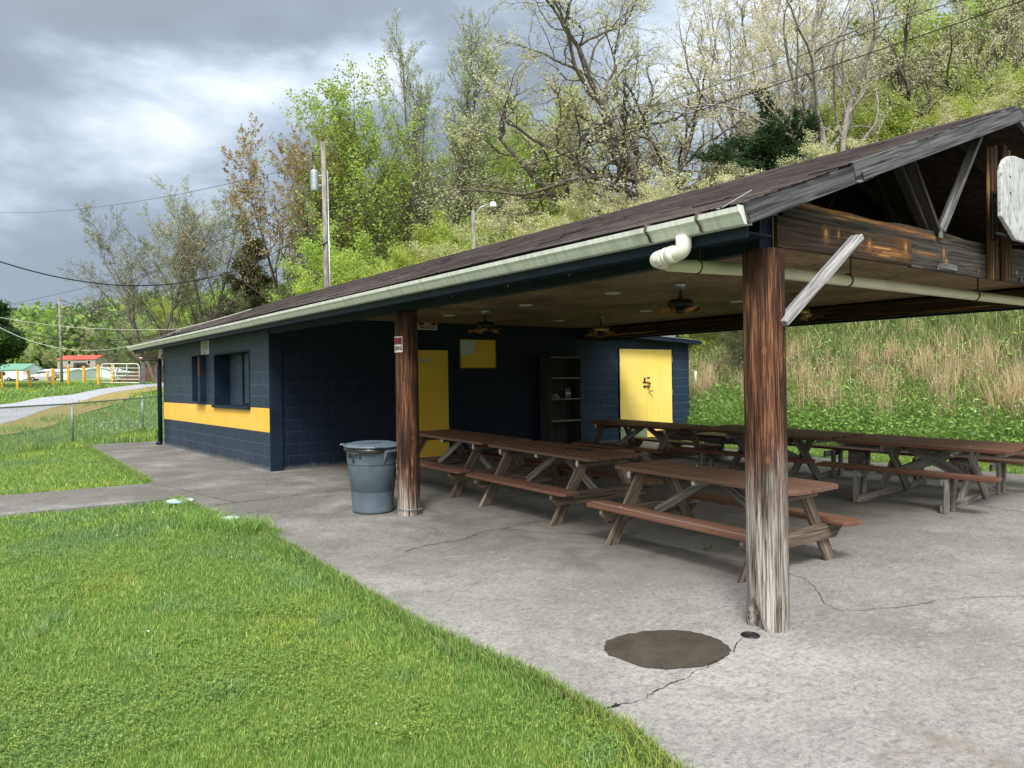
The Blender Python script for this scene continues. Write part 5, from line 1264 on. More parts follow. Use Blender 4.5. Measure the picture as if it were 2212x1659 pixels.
vehicle('suv', sv, [[(-1.65, 1.16), (-1.45, 1.54), (-.85, 1.58), (-.75, 1.14)], [(-.68, 1.14), (-.72, 1.58), (.0, 1.58), (.02, 1.14)], [(.10, 1.14), (.08, 1.57), (.35, 1.54), (.95, 1.14)]], 1.85, 4.6, (1.40, -1.45), M['car_silver'], at(94, 136, .05), ang + R(6), 'silver sport utility vehicle parked at the roadside behind the leaning yellow post', 'car')
vehicle('parked_car', sv, [[(-1.65, 1.16), (-1.45, 1.54), (-.85, 1.58), (-.75, 1.14)], [(-.68, 1.14), (-.72, 1.58), (.0, 1.58), (.02, 1.14)]], 1.85, 4.6, (1.40, -1.45), M['car_black'], at(140, 205, .02), ang, 'dark car parked below the red-roofed house', 'car')
vehicle('parked_car', tr, [[(-.40, 1.12), (-.36, 1.56), (.25, 1.56), (.25, 1.12)]], 1.85, 4.6, (1.40, -1.45), M['car_black'], at(0, 139, .05), ang, 'dark vehicle at the left edge of the picture in front of the white truck', 'car')
# houses and sheds beyond the road
plain('wall_grey', (.30, .285, .255), .85, .2, var=.08, scale=1); plain('wall_white', (.50, .57, .62), .7, .3, var=.06); plain('roof_red', (.55, .075, .06), .5, .4, var=.05); plain('roof_green', (.13, .29, .21), .5, .4, var=.06)
plain('roof_pale', (.62, .68, .70), .5, .4, var=.06); plain('wall_tan', (.42, .42, .34), .8, .2); plain('door_dark', (.05, .055, .06), .6, .3)
def barn(name, p, ang_, w, d, h, rh, wall, roof, label, wins=(), doors=(), gable_front=False, ov=.3):
    t = empty(name, p, (0, 0, ang_), label, 'building')
    mb = MB().box(-w / 2, w / 2, 0, d, -2, h)
    if gable_front: mb.prism([(-w / 2, h), (w / 2, h), (0, h + rh)], 'y', 0, d)
    else: mb.prism([(0, h), (d, h), (d / 2, h + rh)], 'x', -w / 2, w / 2)
    mb.build('wall', M[wall], t)
    if gable_front:
        k = rh / (w / 2); mb = MB().prism([(-w / 2 - ov, h - ov * k), (0, h + rh), (w / 2 + ov, h - ov * k), (w / 2 + ov, h - ov * k + .12), (0, h + rh + .14), (-w / 2 - ov, h - ov * k + .12)], 'y', -ov, d + ov)
    else:
        k = rh / (d / 2); mb = MB().prism([(-ov, h - ov * k), (d / 2, h + rh), (d + ov, h - ov * k), (d + ov, h - ov * k + .12), (d / 2, h + rh + .14), (-ov, h - ov * k + .12)], 'x', -w / 2 - ov, w / 2 + ov)
    mb.build('roof', M[roof], t)
    for (x, z, ww, hh) in wins:
        f = MB().box(x - ww / 2 - .08, x + ww / 2 + .08, -.05, .02, z - .08, z + hh + .08).build('window', M['white_paint'], t)
        MB().box(x - ww / 2, x + ww / 2, -.07, -.052, z, z + hh).build('pane', M['car_glass'], f)
    for (x, ww, hh, mt) in doors: MB().box(x - ww / 2, x + ww / 2, -.06, .01, 0, hh).build('door', M[mt], t)
    return t
A0 = math.atan2(-RM[1][0] * -1, RM[0][0]) if 0 else math.atan2(RM[1][0], RM[0][0])
hs = barn('house', at(166, 218, .2), A0, 10.8, 7, 3.4, 1.1, 'wall_grey', 'roof_red', 'two-storey grey house with a bright red metal roof beyond the road', wins=((-2.0, 2.1, .8, .9), (3.6, 2.1, .8, .9), (-4.2, .4, .7, .8)), doors=((1.2, .9, 1.8, 'white_paint'), (.4, 2.6, 1.7, 'door_dark')))
MB().box(.0, 3.6, -1.4, -.05, 1.7, 1.8).box(.0, 3.6, -1.4, -1.3, 1.8, 2.4).box(0, .12, -1.4, -1.3, -2, 1.7).box(3.48, 3.6, -1.4, -1.3, -2, 1.7).build('balcony', M['shelf_wood'], hs)
barn('metal_shed', at(214, 190, .1), A0 + R(12), 8.5, 14, 1.2, 1.3, 'wall_white', 'roof_pale', 'white metal garage with a low gable right of the red-roofed house', doors=((0, 2.4, 1.0, 'roof_pale'),), gable_front=True)
barn('metal_shed', at(150, 185, .1), A0 + R(-8), 6.0, 8, 1.5, .7, 'wall_white', 'roof_pale', 'small white lean-to shed in front of the red-roofed house')
barn('long_shed', at(108, 176, .1), A0 + R(-5), 9, 6, 1.7, .5, 'wall_white', 'roof_pale', 'low white shed behind the silver car', wins=((-3, .7, .9, .6),), doors=((2, 2.2, 1.4, 'wall_tan'),))
barn('barn', at(-22, 170, .1), A0 + R(4), 14, 9, 2.1, 1.3, 'wall_white', 'roof_green', 'white barn with a pale green roof behind the white truck', doors=((4, 2.4, 1.7, 'roof_pale'),))
barn('open_shed', at(62, 178, .1), A0, 3.6, 5, 1.3, .4, 'door_dark', 'roof_green', 'small open shed with a green roof right of the barn')
# billboard seen from behind
p = at(85, 235); bb2 = empty('billboard', p, (0, 0, A0), 'dark steel billboard frame on one tall column beyond the houses', 'billboard')
zt_ = H_at(85, 742, 235) - p.z; zb_ = H_at(85, 757, 235) - p.z
MB().tube([(0, 0, -1), (0, 0, zb_)], .75, 12).build('column', M['black_metal'], bb2)
mb = MB()
for k in range(5): mb.box(-4.2, 4.2, -.2, .2, zb_ + (zt_ - zb_) * k / 5, zb_ + (zt_ - zb_) * (k + .55) / 5)
for x in (-4.2, -2, 0, 2, 4.2): mb.box(x - .15, x + .15, -.5, .5, zb_ - .6, zt_ + .3)
mb.box(-4.6, 4.6, -1.2, .2, zb_ - .9, zb_ - .6).build('sign_frame', M['black_metal'], bb2)
MB().tube([(-4.3, 0, zb_), (-4.3, 0, zt_ + 2.4)], .12, 6).tube([(4.2, 0, zb_), (4.2, 0, zt_ + 1.6)], .12, 6).build('mast', M['white_paint'], bb2)

# ------------------------------------------------------------------ poles and wires
bark('pole_wood', (.13, .12, .11), (.30, .28, .26))
def upole(px_b, D, py_t, r, label, name='utility_pole', lean=(0, 0)):
    p = at(px_b, D); zt = H_at(px_b, py_t, D)
    o = empty(name, p, (0, 0, 0), label, 'utility pole')
    MB().tube([(0, 0, -.3), (lean[0], lean[1], zt - p.z)], [r, r * .78], 14).build('pole', M['pole_wood'], o, smooth=True)
    return o, p, zt
P1, p1, zt1 = upole(712, 32, 308, .118, 'tall grey wooden utility pole with a transformer rising behind the roof', lean=(-.12, 0))
h1 = zt1 - p1.z
MB().lathe([(0, h1 - 2.05), (.16, h1 - 2.03), (.17, h1 - 1.95), (.17, h1 - 1.25), (.15, h1 - 1.18), (0, h1 - 1.14)], (-.42, .22, 0), 20).tube([(-.42, .22, h1 - 1.16), (-.42, .22, h1 - .98)], .03, 8).obox((-.12, 0, h1 - 1.4), (-.42, .22, h1 - 1.4), .06, .05).obox((-.12, 0, h1 - 1.8), (-.42, .22, h1 - 1.8), .06, .05).build('transformer', M['galv'], P1, smooth=False)
MB().lathe([(.02, h1), (.05, h1 + .03), (.02, h1 + .07), (.05, h1 + .10), (0, h1 + .14)], (-.12, 0, 0), 12).tube([(-.12, 0, h1 - .55), (-.50, .15, h1 - .58)], .02, 6).tube([(-.5, .15, h1 - .45), (-.5, .15, h1 - .80)], .035, 8).lathe([(.07, h1 - 1.42), (.07, h1 - 1.36)], (.12, -.05, 0), 10).build('insulator', M['dark_metal'], P1)
MB().tube([(.09, -.09, 0), (.02, -.09, h1 - 1.2)], .03, 8).build('conduit', M['galv'], P1, smooth=True)
MB().obox((-.36, 0, h1 - 4.35), (-.02, 0, h1 - 4.15), .22, .05).build('floodlight', M['dark_metal'], P1)
P2, p2, zt2 = upole(134, 95, 641, .17, 'slender grey utility pole beside the road at left', lean=(-.15, 0)); h2 = zt2 - p2.z
MB().tube([(-.15, 0, h2 - .4), (.5, -.3, h2 - .5), (.45, -.3, h2 - .75)], .04, 6).obox((-.1, 0, h2 - 4.7), (.9, -.4, h2 - 4.8), .16, .10).tube([(-.1, 0, h2 - 2.2), (.35, 0, h2 - 2.2)], .04, 6).build('insulator', M['dark_metal'], P2)
P3, p3, zt3 = upole(206, 240, 738, .16, 'distant thin pole behind the red-roofed house')
LP, lp, ltz = upole(1028, 30, 455, .085, 'short grey wooden pole with a street lamp behind the roof ridge', 'lamp_post'); LP['category'] = 'lamp post'
hl_ = ltz - lp.z
ax_ = Vector((RM[0][0], RM[1][0], 0)).normalized()
MB().tube([(0, 0, hl_ - .65), tuple(ax_ * .09 + Vector((0, 0, hl_ - .15))), tuple(ax_ * .30 + Vector((0, 0, hl_ + .12))), tuple(ax_ * .62 + Vector((0, 0, hl_ + .25)))], .025, 8).build('arm', M['galv'], LP, smooth=True)
e_ = ax_ * .78
MB().lathe([(0, hl_ + .34), (.09, hl_ + .31), (.13, hl_ + .22), (.15, hl_ + .14), (.12, hl_ + .10), (0, hl_ + .09)], (e_.x, e_.y, 0), 16).build('lamp_head', M['white_paint'], LP, smooth=True)
def topt(o, dz): return Vector((o.location.x, o.location.y, o.location.z + dz))
def span(pa, pb, sag, r, mat, label, name='power_line', n=28, twist=False):
    pts = [pa.lerp(pb, k / n) - Vector((0, 0, sag * 4 * (k / n) * (1 - k / n))) for k in range(n + 1)]
    mb = MB()
    if twist:
        for s_ in (0, 2.1, 4.2): mb.tube([p + Vector((0, math.cos(k * 2.0 + s_) * r, math.sin(k * 2.0 + s_) * r)) for k, p in enumerate([pa.lerp(pb, k / 160) - Vector((0, 0, sag * 4 * (k / 160) * (1 - k / 160))) for k in range(161)])], r * .8, 5, cap=False)
    else: mb.tube(pts, r, 6)
    return tag(mb.build(name, M[mat], smooth=True), label, 'power line')
def H3(px, py, D):
    return CAM + RM @ (Vector(((px - W / 2) / F, -(py - H / 2) / F, -1)) * D)
plain('cable_black', (.012, .012, .014), .6, .3); plain('cable_grey', (.10, .10, .105), .6, .3); plain('cable_white', (.50, .50, .48), .6, .3)
T_ = topt(P1, h1) + Vector((-.12, 0, 0))
span(H3(704, 455, 32), H3(2400, -120, 15), .2, .008, 'cable_black', 'upper of the two black lines crossing the woods to the right')
span(H3(706, 485, 32), H3(2400, -65, 15), .2, .012, 'cable_black', 'lower, thicker black line crossing the woods to the right')
span(H3(706, 470, 32), H3(-150, 508, 20), 2.0, .013, 'cable_black', 'thick sagging black cable from the tall pole to the left edge', twist=True)
span(H3(704, 345, 32), H3(-80, 455, 60), .9, .013, 'cable_grey', 'thin level line from the pole top to the left edge')
span(H3(704, 400, 32.2), H3(134, 660, 95), .6, .022, 'cable_grey', 'thin line from the tall pole down to the slender pole')
a2 = topt(P2, h2 - .5) + Vector((.3, -.2, 0)); b2_ = topt(P2, h2 - 2.2); c2_ = topt(P2, h2 - 4.6)
span(a2, H3(-120, 640, 80), .6, .02, 'cable_grey', 'topmost wire leaving the slender pole to the left')
span(a2, H3(400, 720, 150), .5, .03, 'cable_grey', 'topmost wire leaving the slender pole to the right')
span(H3(-60, 670, 60), H3(420, 545, 60), .5, .02, 'cable_grey', 'slanting wire crossing the sky above the slender pole')
span(H3(-60, 720, 70), H3(470, 590, 50), .5, .02, 'cable_grey', 'lower slanting wire passing the slender pole')
span(c2_, H3(-120, 745, 70), .8, .03, 'cable_black', 'low black wire from the slender pole to the left')
span(c2_, H3(330, 790, 160), .5, .05, 'cable_black', 'low black wire from the slender pole over the houses')
e1 = Vector((4.9, 20.9, roof_z(4.9) + .05))
span(H3(-80, 668, 24), e1, .22, .006, 'cable_white', 'upper white service wire reaching the roof corner')
span(H3(-80, 655, 24), e1 + Vector((.05, .05, 0)), .95, .007, 'cable_white', 'deeply sagging white service wire reaching the roof corner')
span(H3(-80, 668, 23), e1 + Vector((.1, .05, .02)), .60, .010, 'cable_black', 'black service wire between the two white ones')
span(e1, Vector((6.2, 19.2, roof_z(6.2) + .03)), .02, .009, 'cable_white', 'white wire lying up the roof slope at the far end')
# bent white pipe on the bank
wp = [(16.60, 13.95, TZ(16.6, 13.95) + .42), (16.58, 13.93, TZ(16.6, 13.95) + .25), (16.50, 13.88, TZ(16.5, 13.9) + .12), (16.35, 13.78, TZ(16.35, 13.8) + .02)]
tag(MB().tube(wp, .035, 10).build('white_pipe', M['white_paint'], smooth=True), 'short curved white plastic pipe on the bank right of the shed', 'pipe')
# ------------------------------------------------------------------ vegetation
def quads(P, size, rng, elong=1.6, flat=0.0):
    """leaf-like diamonds at points P"""
    n = len(P); a = rng.normal(size=(n, 3)); a /= np.linalg.norm(a, axis=1)[:, None]
    b = rng.normal(size=(n, 3)); b[:, 2] *= (1 - flat); a[:, 2] *= (1 - flat)
    a /= np.linalg.norm(a, axis=1)[:, None] + 1e-9
    b -= a * (a * b).sum(1)[:, None]; b /= np.linalg.norm(b, axis=1)[:, None] + 1e-9
    s = (size * rng.uniform(.6, 1.35, n))[:, None]
    A = a * s * elong / 2; B = b * s / 2
    V = np.stack([P - A, P + B + A * .1, P + A, P - B + A * .1], 1).reshape(-1, 3)
    Fc = np.arange(n * 4).reshape(n, 4)
    return V, Fc
def seg_tubes(S, sides):
    S = np.asarray(S, float); p0, p1, r0, r1 = S[:, :3], S[:, 3:6], S[:, 6], S[:, 7]
    d = p1 - p0; d /= np.linalg.norm(d, axis=1)[:, None] + 1e-9
    ref = np.where(np.abs(d[:, 2:3]) > .9, np.array([[1., 0, 0]]), np.array([[0, 0, 1.]]))
    a = np.cross(d, ref); a /= np.linalg.norm(a, axis=1)[:, None]; b = np.cross(d, a)
    t = np.arange(sides) * 2 * np.pi / sides; cs, sn = np.cos(t), np.sin(t)
    ring = a[:, None, :] * cs[None, :, None] + b[:, None, :] * sn[None, :, None]
    v0 = p0[:, None, :] + ring * r0[:, None, None]; v1 = (p1 + d * r1[:, None] * .3)[:, None, :] + ring * r1[:, None, None]
    V = np.concatenate([v0, v1], 1).reshape(-1, 3); n = len(S)
    base = (np.arange(n) * 2 * sides)[:, None]; k = np.arange(sides)[None, :]
    Fc = np.stack([base + k, base + (k + 1) % sides, base + sides + (k + 1) % sides, base + sides + k], 2).reshape(-1, 4)
    return V, Fc
def tree_meshes(name, seed, H, lv, trunks, leaf_n, leaf_s, pal, spread=.25, bark_='bark_grey', leaf_from=2, leafname='crown', clump=1.0, elong=1.5, shape=None, taper=.22, skip=0.0):
    """lv: per level (nseg, children, start, angle, len ratio, wiggle, tropism, radius ratio)"""
    q = random.Random(seed); segs = []; tips = []
    ml = len(lv)
    def rnd(d, ang):
        ax = Vector((q.gauss(0, 1), q.gauss(0, 1), q.gauss(0, 1))); ax = (ax - d * ax.dot(d))
        if ax.length < 1e-5: ax = d.orthogonal()
        ax.normalize(); return (d * math.cos(ang) + ax * math.sin(ang)).normalized()
    def grow(p, d, L, r, l, endr):
        n, nc, st, ang, lr, wig, tro, rrat = lv[l]
        step = L / n
        for i_ in range(n):
            d = (d + Vector((q.gauss(0, wig), q.gauss(0, wig), q.gauss(0, wig) + tro))).normalized()
            q2 = p + d * step; f0 = i_ / n; f1 = (i_ + 1) / n
            ra = r + (endr - r) * f0; rb = r + (endr - r) * f1
            if not (l == ml - 1 and q.random() < skip): segs.append((*p, *q2, ra, rb))
            if l >= leaf_from: tips.append(((p.x + q2.x) / 2, (p.y + q2.y) / 2, (p.z + q2.z) / 2)); tips.append(tuple(q2))
            p = q2
            if l + 1 < ml and f1 > st:
                k = nc / (n * (1 - st)); k = int(k) + (q.random() < k - int(k))
                for _ in range(k):
                    a_ = R(ang * q.uniform(.7, 1.3)); tt = (f1 - st) / (1 - st)
                    sh = shape(tt) if (shape and l == 0) else (1.0 - .55 * tt)
                    grow(p, rnd(d, a_), L * lr * sh * q.uniform(.7, 1.25), max(rb * rrat * q.uniform(.7, 1.1), .006), l + 1, max(rb * rrat * (.25 if taper < .3 else .38), .005))
        if l + 1 < ml:
            for _ in range(2): grow(p, rnd(d, R(22)), L * lr * .6, max(endr * .9, .006), l + 1, .005)
    for (dx, dy, L, r) in trunks:
        grow(Vector((0, 0, -.4)), Vector((dx, dy, 1)).normalized(), L, r, 0, r * taper)
    S = np.array(segs); big = S[:, 6] > .045
    V1, F1 = seg_tubes(S[big], 8); V2, F2 = seg_tubes(S[~big], 3)
    top = max(S[:, 5].max(), 1e-3)
    wood_ = npmesh('trunk', np.concatenate([V1, V2]), np.concatenate([F1, F2 + len(V1)]))
    rng = np.random.default_rng(seed); T = np.array(tips)
    idx = rng.integers(0, len(T), leaf_n) if clump >= 1 else rng.choice(rng.choice(len(T), int(len(T) * clump), replace=False), leaf_n)
    P = T[idx] + rng.normal(0, spread, (leaf_n, 3))
    V, Fc = quads(P, leaf_s, rng, elong)
    pal = np.array(pal); ci = rng.integers(0, len(pal), leaf_n)
    cc = (pal[ci] * .6 + pal.mean(0) * .4) * rng.uniform(.86, 1.14, (leaf_n, 1))
    # each spray of twigs leans to its own shade of green
    cl_ = np.random.default_rng(seed + 7).uniform(.78, 1.22, (len(T) // 40 + 2, 1)); cc = cc * cl_[idx // 40]
    leaf_ = npmesh(leafname, V, Fc, cc)
    wood_.materials.append(M[bark_]); leaf_.materials.append(M['leaf']); wood_.shade_smooth()
    return dict(wood=wood_, leaf=leaf_, H=top, name=name)
G1 = [(.27, .37, .075), (.33, .42, .085), (.21, .31, .06), (.40, .47, .12)]
G2 = [(.34, .38, .085), (.40, .43, .10), (.27, .31, .075)]
CREAM = [(.56, .56, .36), (.66, .65, .46), (.46, .48, .27), (.36, .38, .18)]
RUST = [(.38, .28, .16), (.46, .35, .21), (.32, .24, .13), (.33, .34, .15)]
OLIVE = [(.20, .24, .075), (.27, .31, .10), (.33, .37, .12), (.15, .18, .065)]
DARKG = [(.036, .075, .030), (.055, .105, .040), (.024, .055, .024)]
BUDS = [(.36, .37, .19), (.40, .45, .20), (.28, .28, .16)]
PALE = [(.38, .44, .21), (.45, .50, .26), (.31, .37, .16)]
PR = {}
PR['bare'] = tree_meshes('tree', 11, 14, [(9, 12, .22, 38, .62, .07, .03, .55), (7, 8, .15, 36, .50, .12, .05, .55), (5, 6, .1, 38, .55, .15, .04, .6), (4, 4, .1, 36, .6, .18, .02, .6), (3, 0, 0, 0, 0, .2, 0, .5)],
    [(-.28, .05, 11.5, .20), (-.02, .1, 12, .22), (.22, -.1, 10, .15)], 10000, .075, BUDS, .08, leaf_from=3, bark_='bark_mid')
PR['sparse'] = tree_meshes('tree', 23, 14, [(9, 14, .25, 36, .55, .06, .04, .5), (7, 8, .15, 36, .5, .12, .06, .55), (5, 6, .1, 38, .55, .15, .04, .6), (4, 4, .1, 36, .6, .18, .02, .6)],
    [(-.10, .05, 13, .17), (.14, -.05, 12.5, .16), (.02, .12, 11, .12)], 12000, .095, PALE, .13, leaf_from=2, bark_='bark_mid')
PR['tulip'] = tree_meshes('tree', 31, 18, [(12, 22, .22, 40, .42, .03, .05, .42), (6, 7, .15, 36, .48, .10, .10, .55), (5, 5, .1, 38, .5, .14, .06, .6), (3, 0, 0, 0, 0, .2, .02, .5)],
    [(.0, .0, 18, .20), (.10, .06, 15.5, .14)], 15000, .125, G1, .16, leaf_from=1, bark_='bark_dark', clump=.6, skip=.8)
PR['thin'] = tree_meshes('tree', 47, 20, [(12, 30, .22, 34, .26, .025, .03, .36), (6, 9, .12, 32, .46, .08, .10, .5), (5, 6, .1, 36, .5, .13, .05, .6), (3, 0, 0, 0, 0, .2, .02, .5)],
    [(-.03, .02, 20, .22), (.09, .03, 18, .17), (.16, -.04, 17, .13)], 8500, .085, PALE, .10, leaf_from=2, skip=.3, bark_='bark_mid')
PR['oak'] = tree_meshes('tree', 58, 17, [(9, 13, .16, 50, .66, .11, .02, .66), (9, 8, .15, 46, .44, .22, .03, .58), (6, 5, .1, 46, .5, .24, .03, .55), (4, 4, .1, 42, .55, .24, .0, .6), (3, 0, 0, 0, 0, .22, 0, .5)],
    [(-.55, .1, 13, .30), (-.14, .2, 15, .38), (.12, -.1, 15.5, .36), (.50, .1, 13, .28)], 34000, .085, CREAM, .12, leaf_from=2, bark_='bark_oak', clump=.45, taper=.34, skip=.75)
PR['oak2'] = tree_meshes('tree', 66, 17, [(9, 11, .25, 38, .60, .08, .04, .62), (8, 7, .15, 42, .46, .17, .04, .56), (6, 5, .1, 42, .5, .2, .03, .55), (4, 4, .1, 40, .55, .2, .0, .6)],
    [(-.22, .1, 15, .26), (.06, .05, 16, .32), (.34, -.1, 14, .24)], 20000, .085, CREAM[:3] + [(.55, .46, .38)], .12, leaf_from=2, bark_='bark_pale', clump=.5, taper=.32, skip=.6)
PR['rust'] = tree_meshes('tree', 72, 15, [(9, 13, .3, 40, .58, .06, .02, .5), (7, 7, .15, 36, .5, .12, .06, .55), (5, 6, .1, 38, .5, .15, .05, .6), (4, 3, .1, 36, .55, .18, .03, .6)],
    [(-.46, .05, 14, .20), (-.12, .05, 15, .19), (.10, 0, 14, .14)], 12000, .12, RUST, .09, leaf_from=3, elong=1.9, bark_='bark_dark')
PR['maple'] = tree_meshes('tree', 83, 12, [(9, 18, .15, 46, .46, .06, .04, .5), (6, 8, .12, 40, .5, .13, .06, .55), (5, 5, .1, 40, .5, .17, .04, .6), (3, 0, 0, 0, 0, .2, .0, .5)],
    [(-.1, .0, 12, .17), (.12, .08, 11, .13)], 22000, .12, G1 + G2, .22, leaf_from=1, clump=.7, skip=.9)
PR['olive'] = tree_meshes('tree', 95, 14, [(10, 20, .22, 44, .42, .05, .03, .45), (6, 8, .12, 40, .5, .12, .05, .55), (5, 5, .1, 40, .5, .16, .03, .6), (3, 0, 0, 0, 0, .2, .0, .5)],
    [(.0, .0, 14, .19)], 19000, .12, OLIVE, .20, leaf_from=1, clump=.7, skip=.9)
PR['cedar'] = tree_meshes('conifer', 104, 9, [(12, 70, .03, 66, .36, .015, .02, .28), (6, 9, .1, 34, .42, .07, .07, .5), (4, 4, .1, 36, .5, .12, .04, .5)],
    [(0, 0, 9, .16)], 60000, .10, DARKG, .14, leaf_from=1, shape=lambda t: 1.30 * (1 - t ** 1.6) + .10)
PR['pine'] = tree_meshes('conifer', 111, 12, [(12, 60, .10, 72, .34, .02, .0, .28), (6, 8, .1, 36, .42, .08, .05, .5), (4, 4, .1, 36, .5, .12, .04, .5)],
    [(0, 0, 12, .15)], 30000, .13, [(.055, .085, .03), (.09, .11, .035), (.20, .14, .05), (.12, .13, .04)], .20, leaf_from=1, shape=lambda t: 1.0 - .85 * t)
LVB = [(7, 16, .08, 48, .55, .09, .03, .5), (6, 8, .1, 42, .5, .14, .04, .55), (5, 5, .1, 42, .5, .18, .02, .6), (3, 0, 0, 0, 0, .2, 0, .5)]
TB = [(-.5, .1, 7, .07), (0, .3, 8, .09), (.45, -.1, 7.2, .07), (.1, -.5, 6.6, .06), (-.2, -.3, 7.4, .06)]
PR['bush'] = tree_meshes('bush', 120, 8, LVB, TB, 42000, .105, G1 + [(.46, .50, .12)], .20, leaf_from=1, skip=.95)
PR['bush_cream'] = tree_meshes('bush', 133, 8, LVB, TB, 30000, .080, CREAM + [(.50, .50, .20)], .15, leaf_from=1, skip=.8)
PR['bush_dark'] = tree_meshes('bush', 141, 8, LVB, TB, 36000, .10, [(.10, .13, .05), (.14, .18, .06), (.08, .10, .045), (.17, .16, .09)], .22, leaf_from=1)
def plant(kind, px, D, ytop, label, cat='tree', group=None, rz=0, sxy=1.0, dz=0):
    pr = PR[kind]; x, y, z = P_at(px, D); zt = H_at(px, ytop, D); s = max((zt - z) / pr['H'], .15)
    o = empty(pr['name'], (x, y, z + dz), (0, 0, R(rz) + A0_), label, cat, group); o.scale = (s * sxy, s * sxy, s)
    for nm, me in (('trunk', pr['wood']), ('crown', pr['leaf'])):
        c = bpy.data.objects.new(nm, me); col.objects.link(c); c.parent = o
    return o
A0_ = math.atan2(RM[1][0], RM[0][0])     # local x points to the picture's right
# the trees one can tell apart, left to right
plant('bare', 338, 52, 400, 'nearly bare spreading tree at the far left end of the building', rz=0)
plant('sparse', 442, 56, 378, 'airy pale green tree right of the nearly bare one', rz=20)
plant('pine', 548, 58, 468, 'brown-tipped evergreen between the pale green tree and the rust-leaved tree', rz=0, sxy=1.15)
plant('rust', 660, 52, 222, 'tree with rust-brown young leaves left of the tall utility pole', rz=0)
plant('tulip', 800, 50, 88, 'tall bright green tree right behind the utility pole', rz=40, sxy=1.2)
plant('tulip', 745, 56, 210, 'bright green tree close to the left of the tall one behind the pole', rz=150, sxy=1.1, group=None)
plant('thin', 985, 50, -5, 'tall slim tree with thin grey-green twigs left of the street lamp', rz=0, sxy=1.25)
plant('thin', 905, 55, 15, 'slim grey-green tree whose top nearly reaches the upper edge, left of the slimmest one', rz=120, sxy=1.0)
plant('oak', 1418, 43, -70, 'great many-limbed oak with cream young leaves above the middle of the roof', rz=0, sxy=1.22)
plant('oak2', 1640, 46, -130, 'pale many-stemmed tree between the great oak and the dark cedar', rz=0, sxy=1.0)
plant('cedar', 1660, 37, 185, 'dark green cedar behind the roof slope', 'conifer', rz=0, sxy=1.35)
plant('oak2', 1800, 36, -170, 'thick pale trunk forking above the cedar near the roof ridge', rz=200, sxy=1.05)
plant('oak', 2010, 44, -60, 'cream-leaved tree leaning over the ridge at the right', rz=110, sxy=1.0)
plant('maple', 1085, 58, 235, 'bright green round tree right of the slim grey-green tree', rz=0, sxy=1.1)
plant('maple', 1170, 62, 190, 'tall bright green tree left of the great oak', rz=90, sxy=1.0)
plant('maple', 2060, 62, -40, 'fresh green tree filling the upper right corner', rz=60, sxy=1.3)
plant('maple', 20, 46, 640, 'dark-leaved tree hanging in at the left edge', rz=200, sxy=1.0)
PR['shade'] = tree_meshes('tree', 150, 9, [(8, 18, .25, 50, .5, .07, .02, .5), (6, 8, .12, 42, .5, .14, .02, .55), (5, 5, .1, 42, .5, .18, .0, .6), (3, 0, 0, 0, 0, .2, .0, .5)], [(-.1, .0, 9, .2)], 42000, .19, [(.035, .085, .018), (.055, .12, .025), (.025, .06, .015)], .26, leaf_from=1)
for o_ in [o_ for o_ in col.objects if o_.get('label') == 'dark-leaved tree hanging in at the left edge']:
    for c_ in list(o_.children): bpy.data.objects.remove(c_)
    bpy.data.objects.remove(o_)
plant('shade', -42, 44, 625, 'dark-leaved tree hanging in at the left edge', rz=0, sxy=1.15)
# middle rows
q = random.Random(77)
rows = [('olive', 1960, 62, 60), ('olive', 2190, 52, -60), ('olive', 2330, 46, -40), ('olive', 2120, 70, -60), ('olive', 1890, 74, 150), ('olive', 2400, 60, -60), ('olive', 2050, 54, 60), ('olive', 2260, 64, -50), ('olive', 1980, 76, -10), ('olive', 1700, 72, 330), ('olive', 1560, 64, 330), ('olive', 1480, 66, 380), ('olive', 1640, 70, 250), ('olive', 1840, 66, 120)]
for k, (kd, px, D, yt) in enumerate(rows): plant(kd, px, D, yt, 'olive-green tree on the wooded hillside above the roof ridge', group='olive-green trees on the hillside', rz=q.uniform(0, 360), sxy=q.uniform(.95, 1.25))
rows = [(820, 62, 330), (900, 66, 360), (960, 60, 400), (1040, 66, 330), (1120, 70, 300), (1210, 70, 330), (1280, 66, 390), (1390, 72, 400), (715, 60, 470), (1010, 54, 440)]
for k, (px, D, yt) in enumerate(rows): plant('maple', px, D, yt, 'bright green tree in the row behind the tall front trees', group='bright green trees in the second row', rz=q.uniform(0, 360), sxy=q.uniform(1.0, 1.35))
rows = [(600, 60, 590), (500, 62, 650), (420, 66, 685), (690, 48, 580), (760, 46, 560), (640, 52, 620), (570, 50, 640), (840, 46, 570)]
for px, D, yt in rows: plant('bush_dark', px, D, yt, 'dusky green thicket behind the far half of the roof', 'bush', 'dusky thickets behind the roof', rz=q.uniform(0, 360), sxy=q.uniform(1.0, 1.3))
for px in range(690, 1420, 62):
    D = q.uniform(40, 52); plant('bush', px + q.uniform(-15, 15), D, 530 - (px - 690) * .12 + q.uniform(-40, 30), 'yellow-green undergrowth bush behind the roof', 'bush', 'yellow-green undergrowth behind the roof', rz=q.uniform(0, 360), sxy=q.uniform(1.0, 1.5))
for k, (px, D, yt) in enumerate([(1130, 38, 450), (1230, 37, 420), (1330, 36, 415), (1480, 36, 390), (1550, 31, 355), (1700, 34, 340), (1830, 32, 300), (1930, 30, 270), (2020, 30, 250), (2110, 34, 215), (1060, 40, 480), (1390, 38, 400), (2200, 32, 215)]):
    plant('bush_cream', px, D, yt, 'cream-leaved shrub just above the roof edge', 'bush', 'cream-leaved shrubs above the roof', rz=q.uniform(0, 360), sxy=q.uniform(1.1, 1.5))
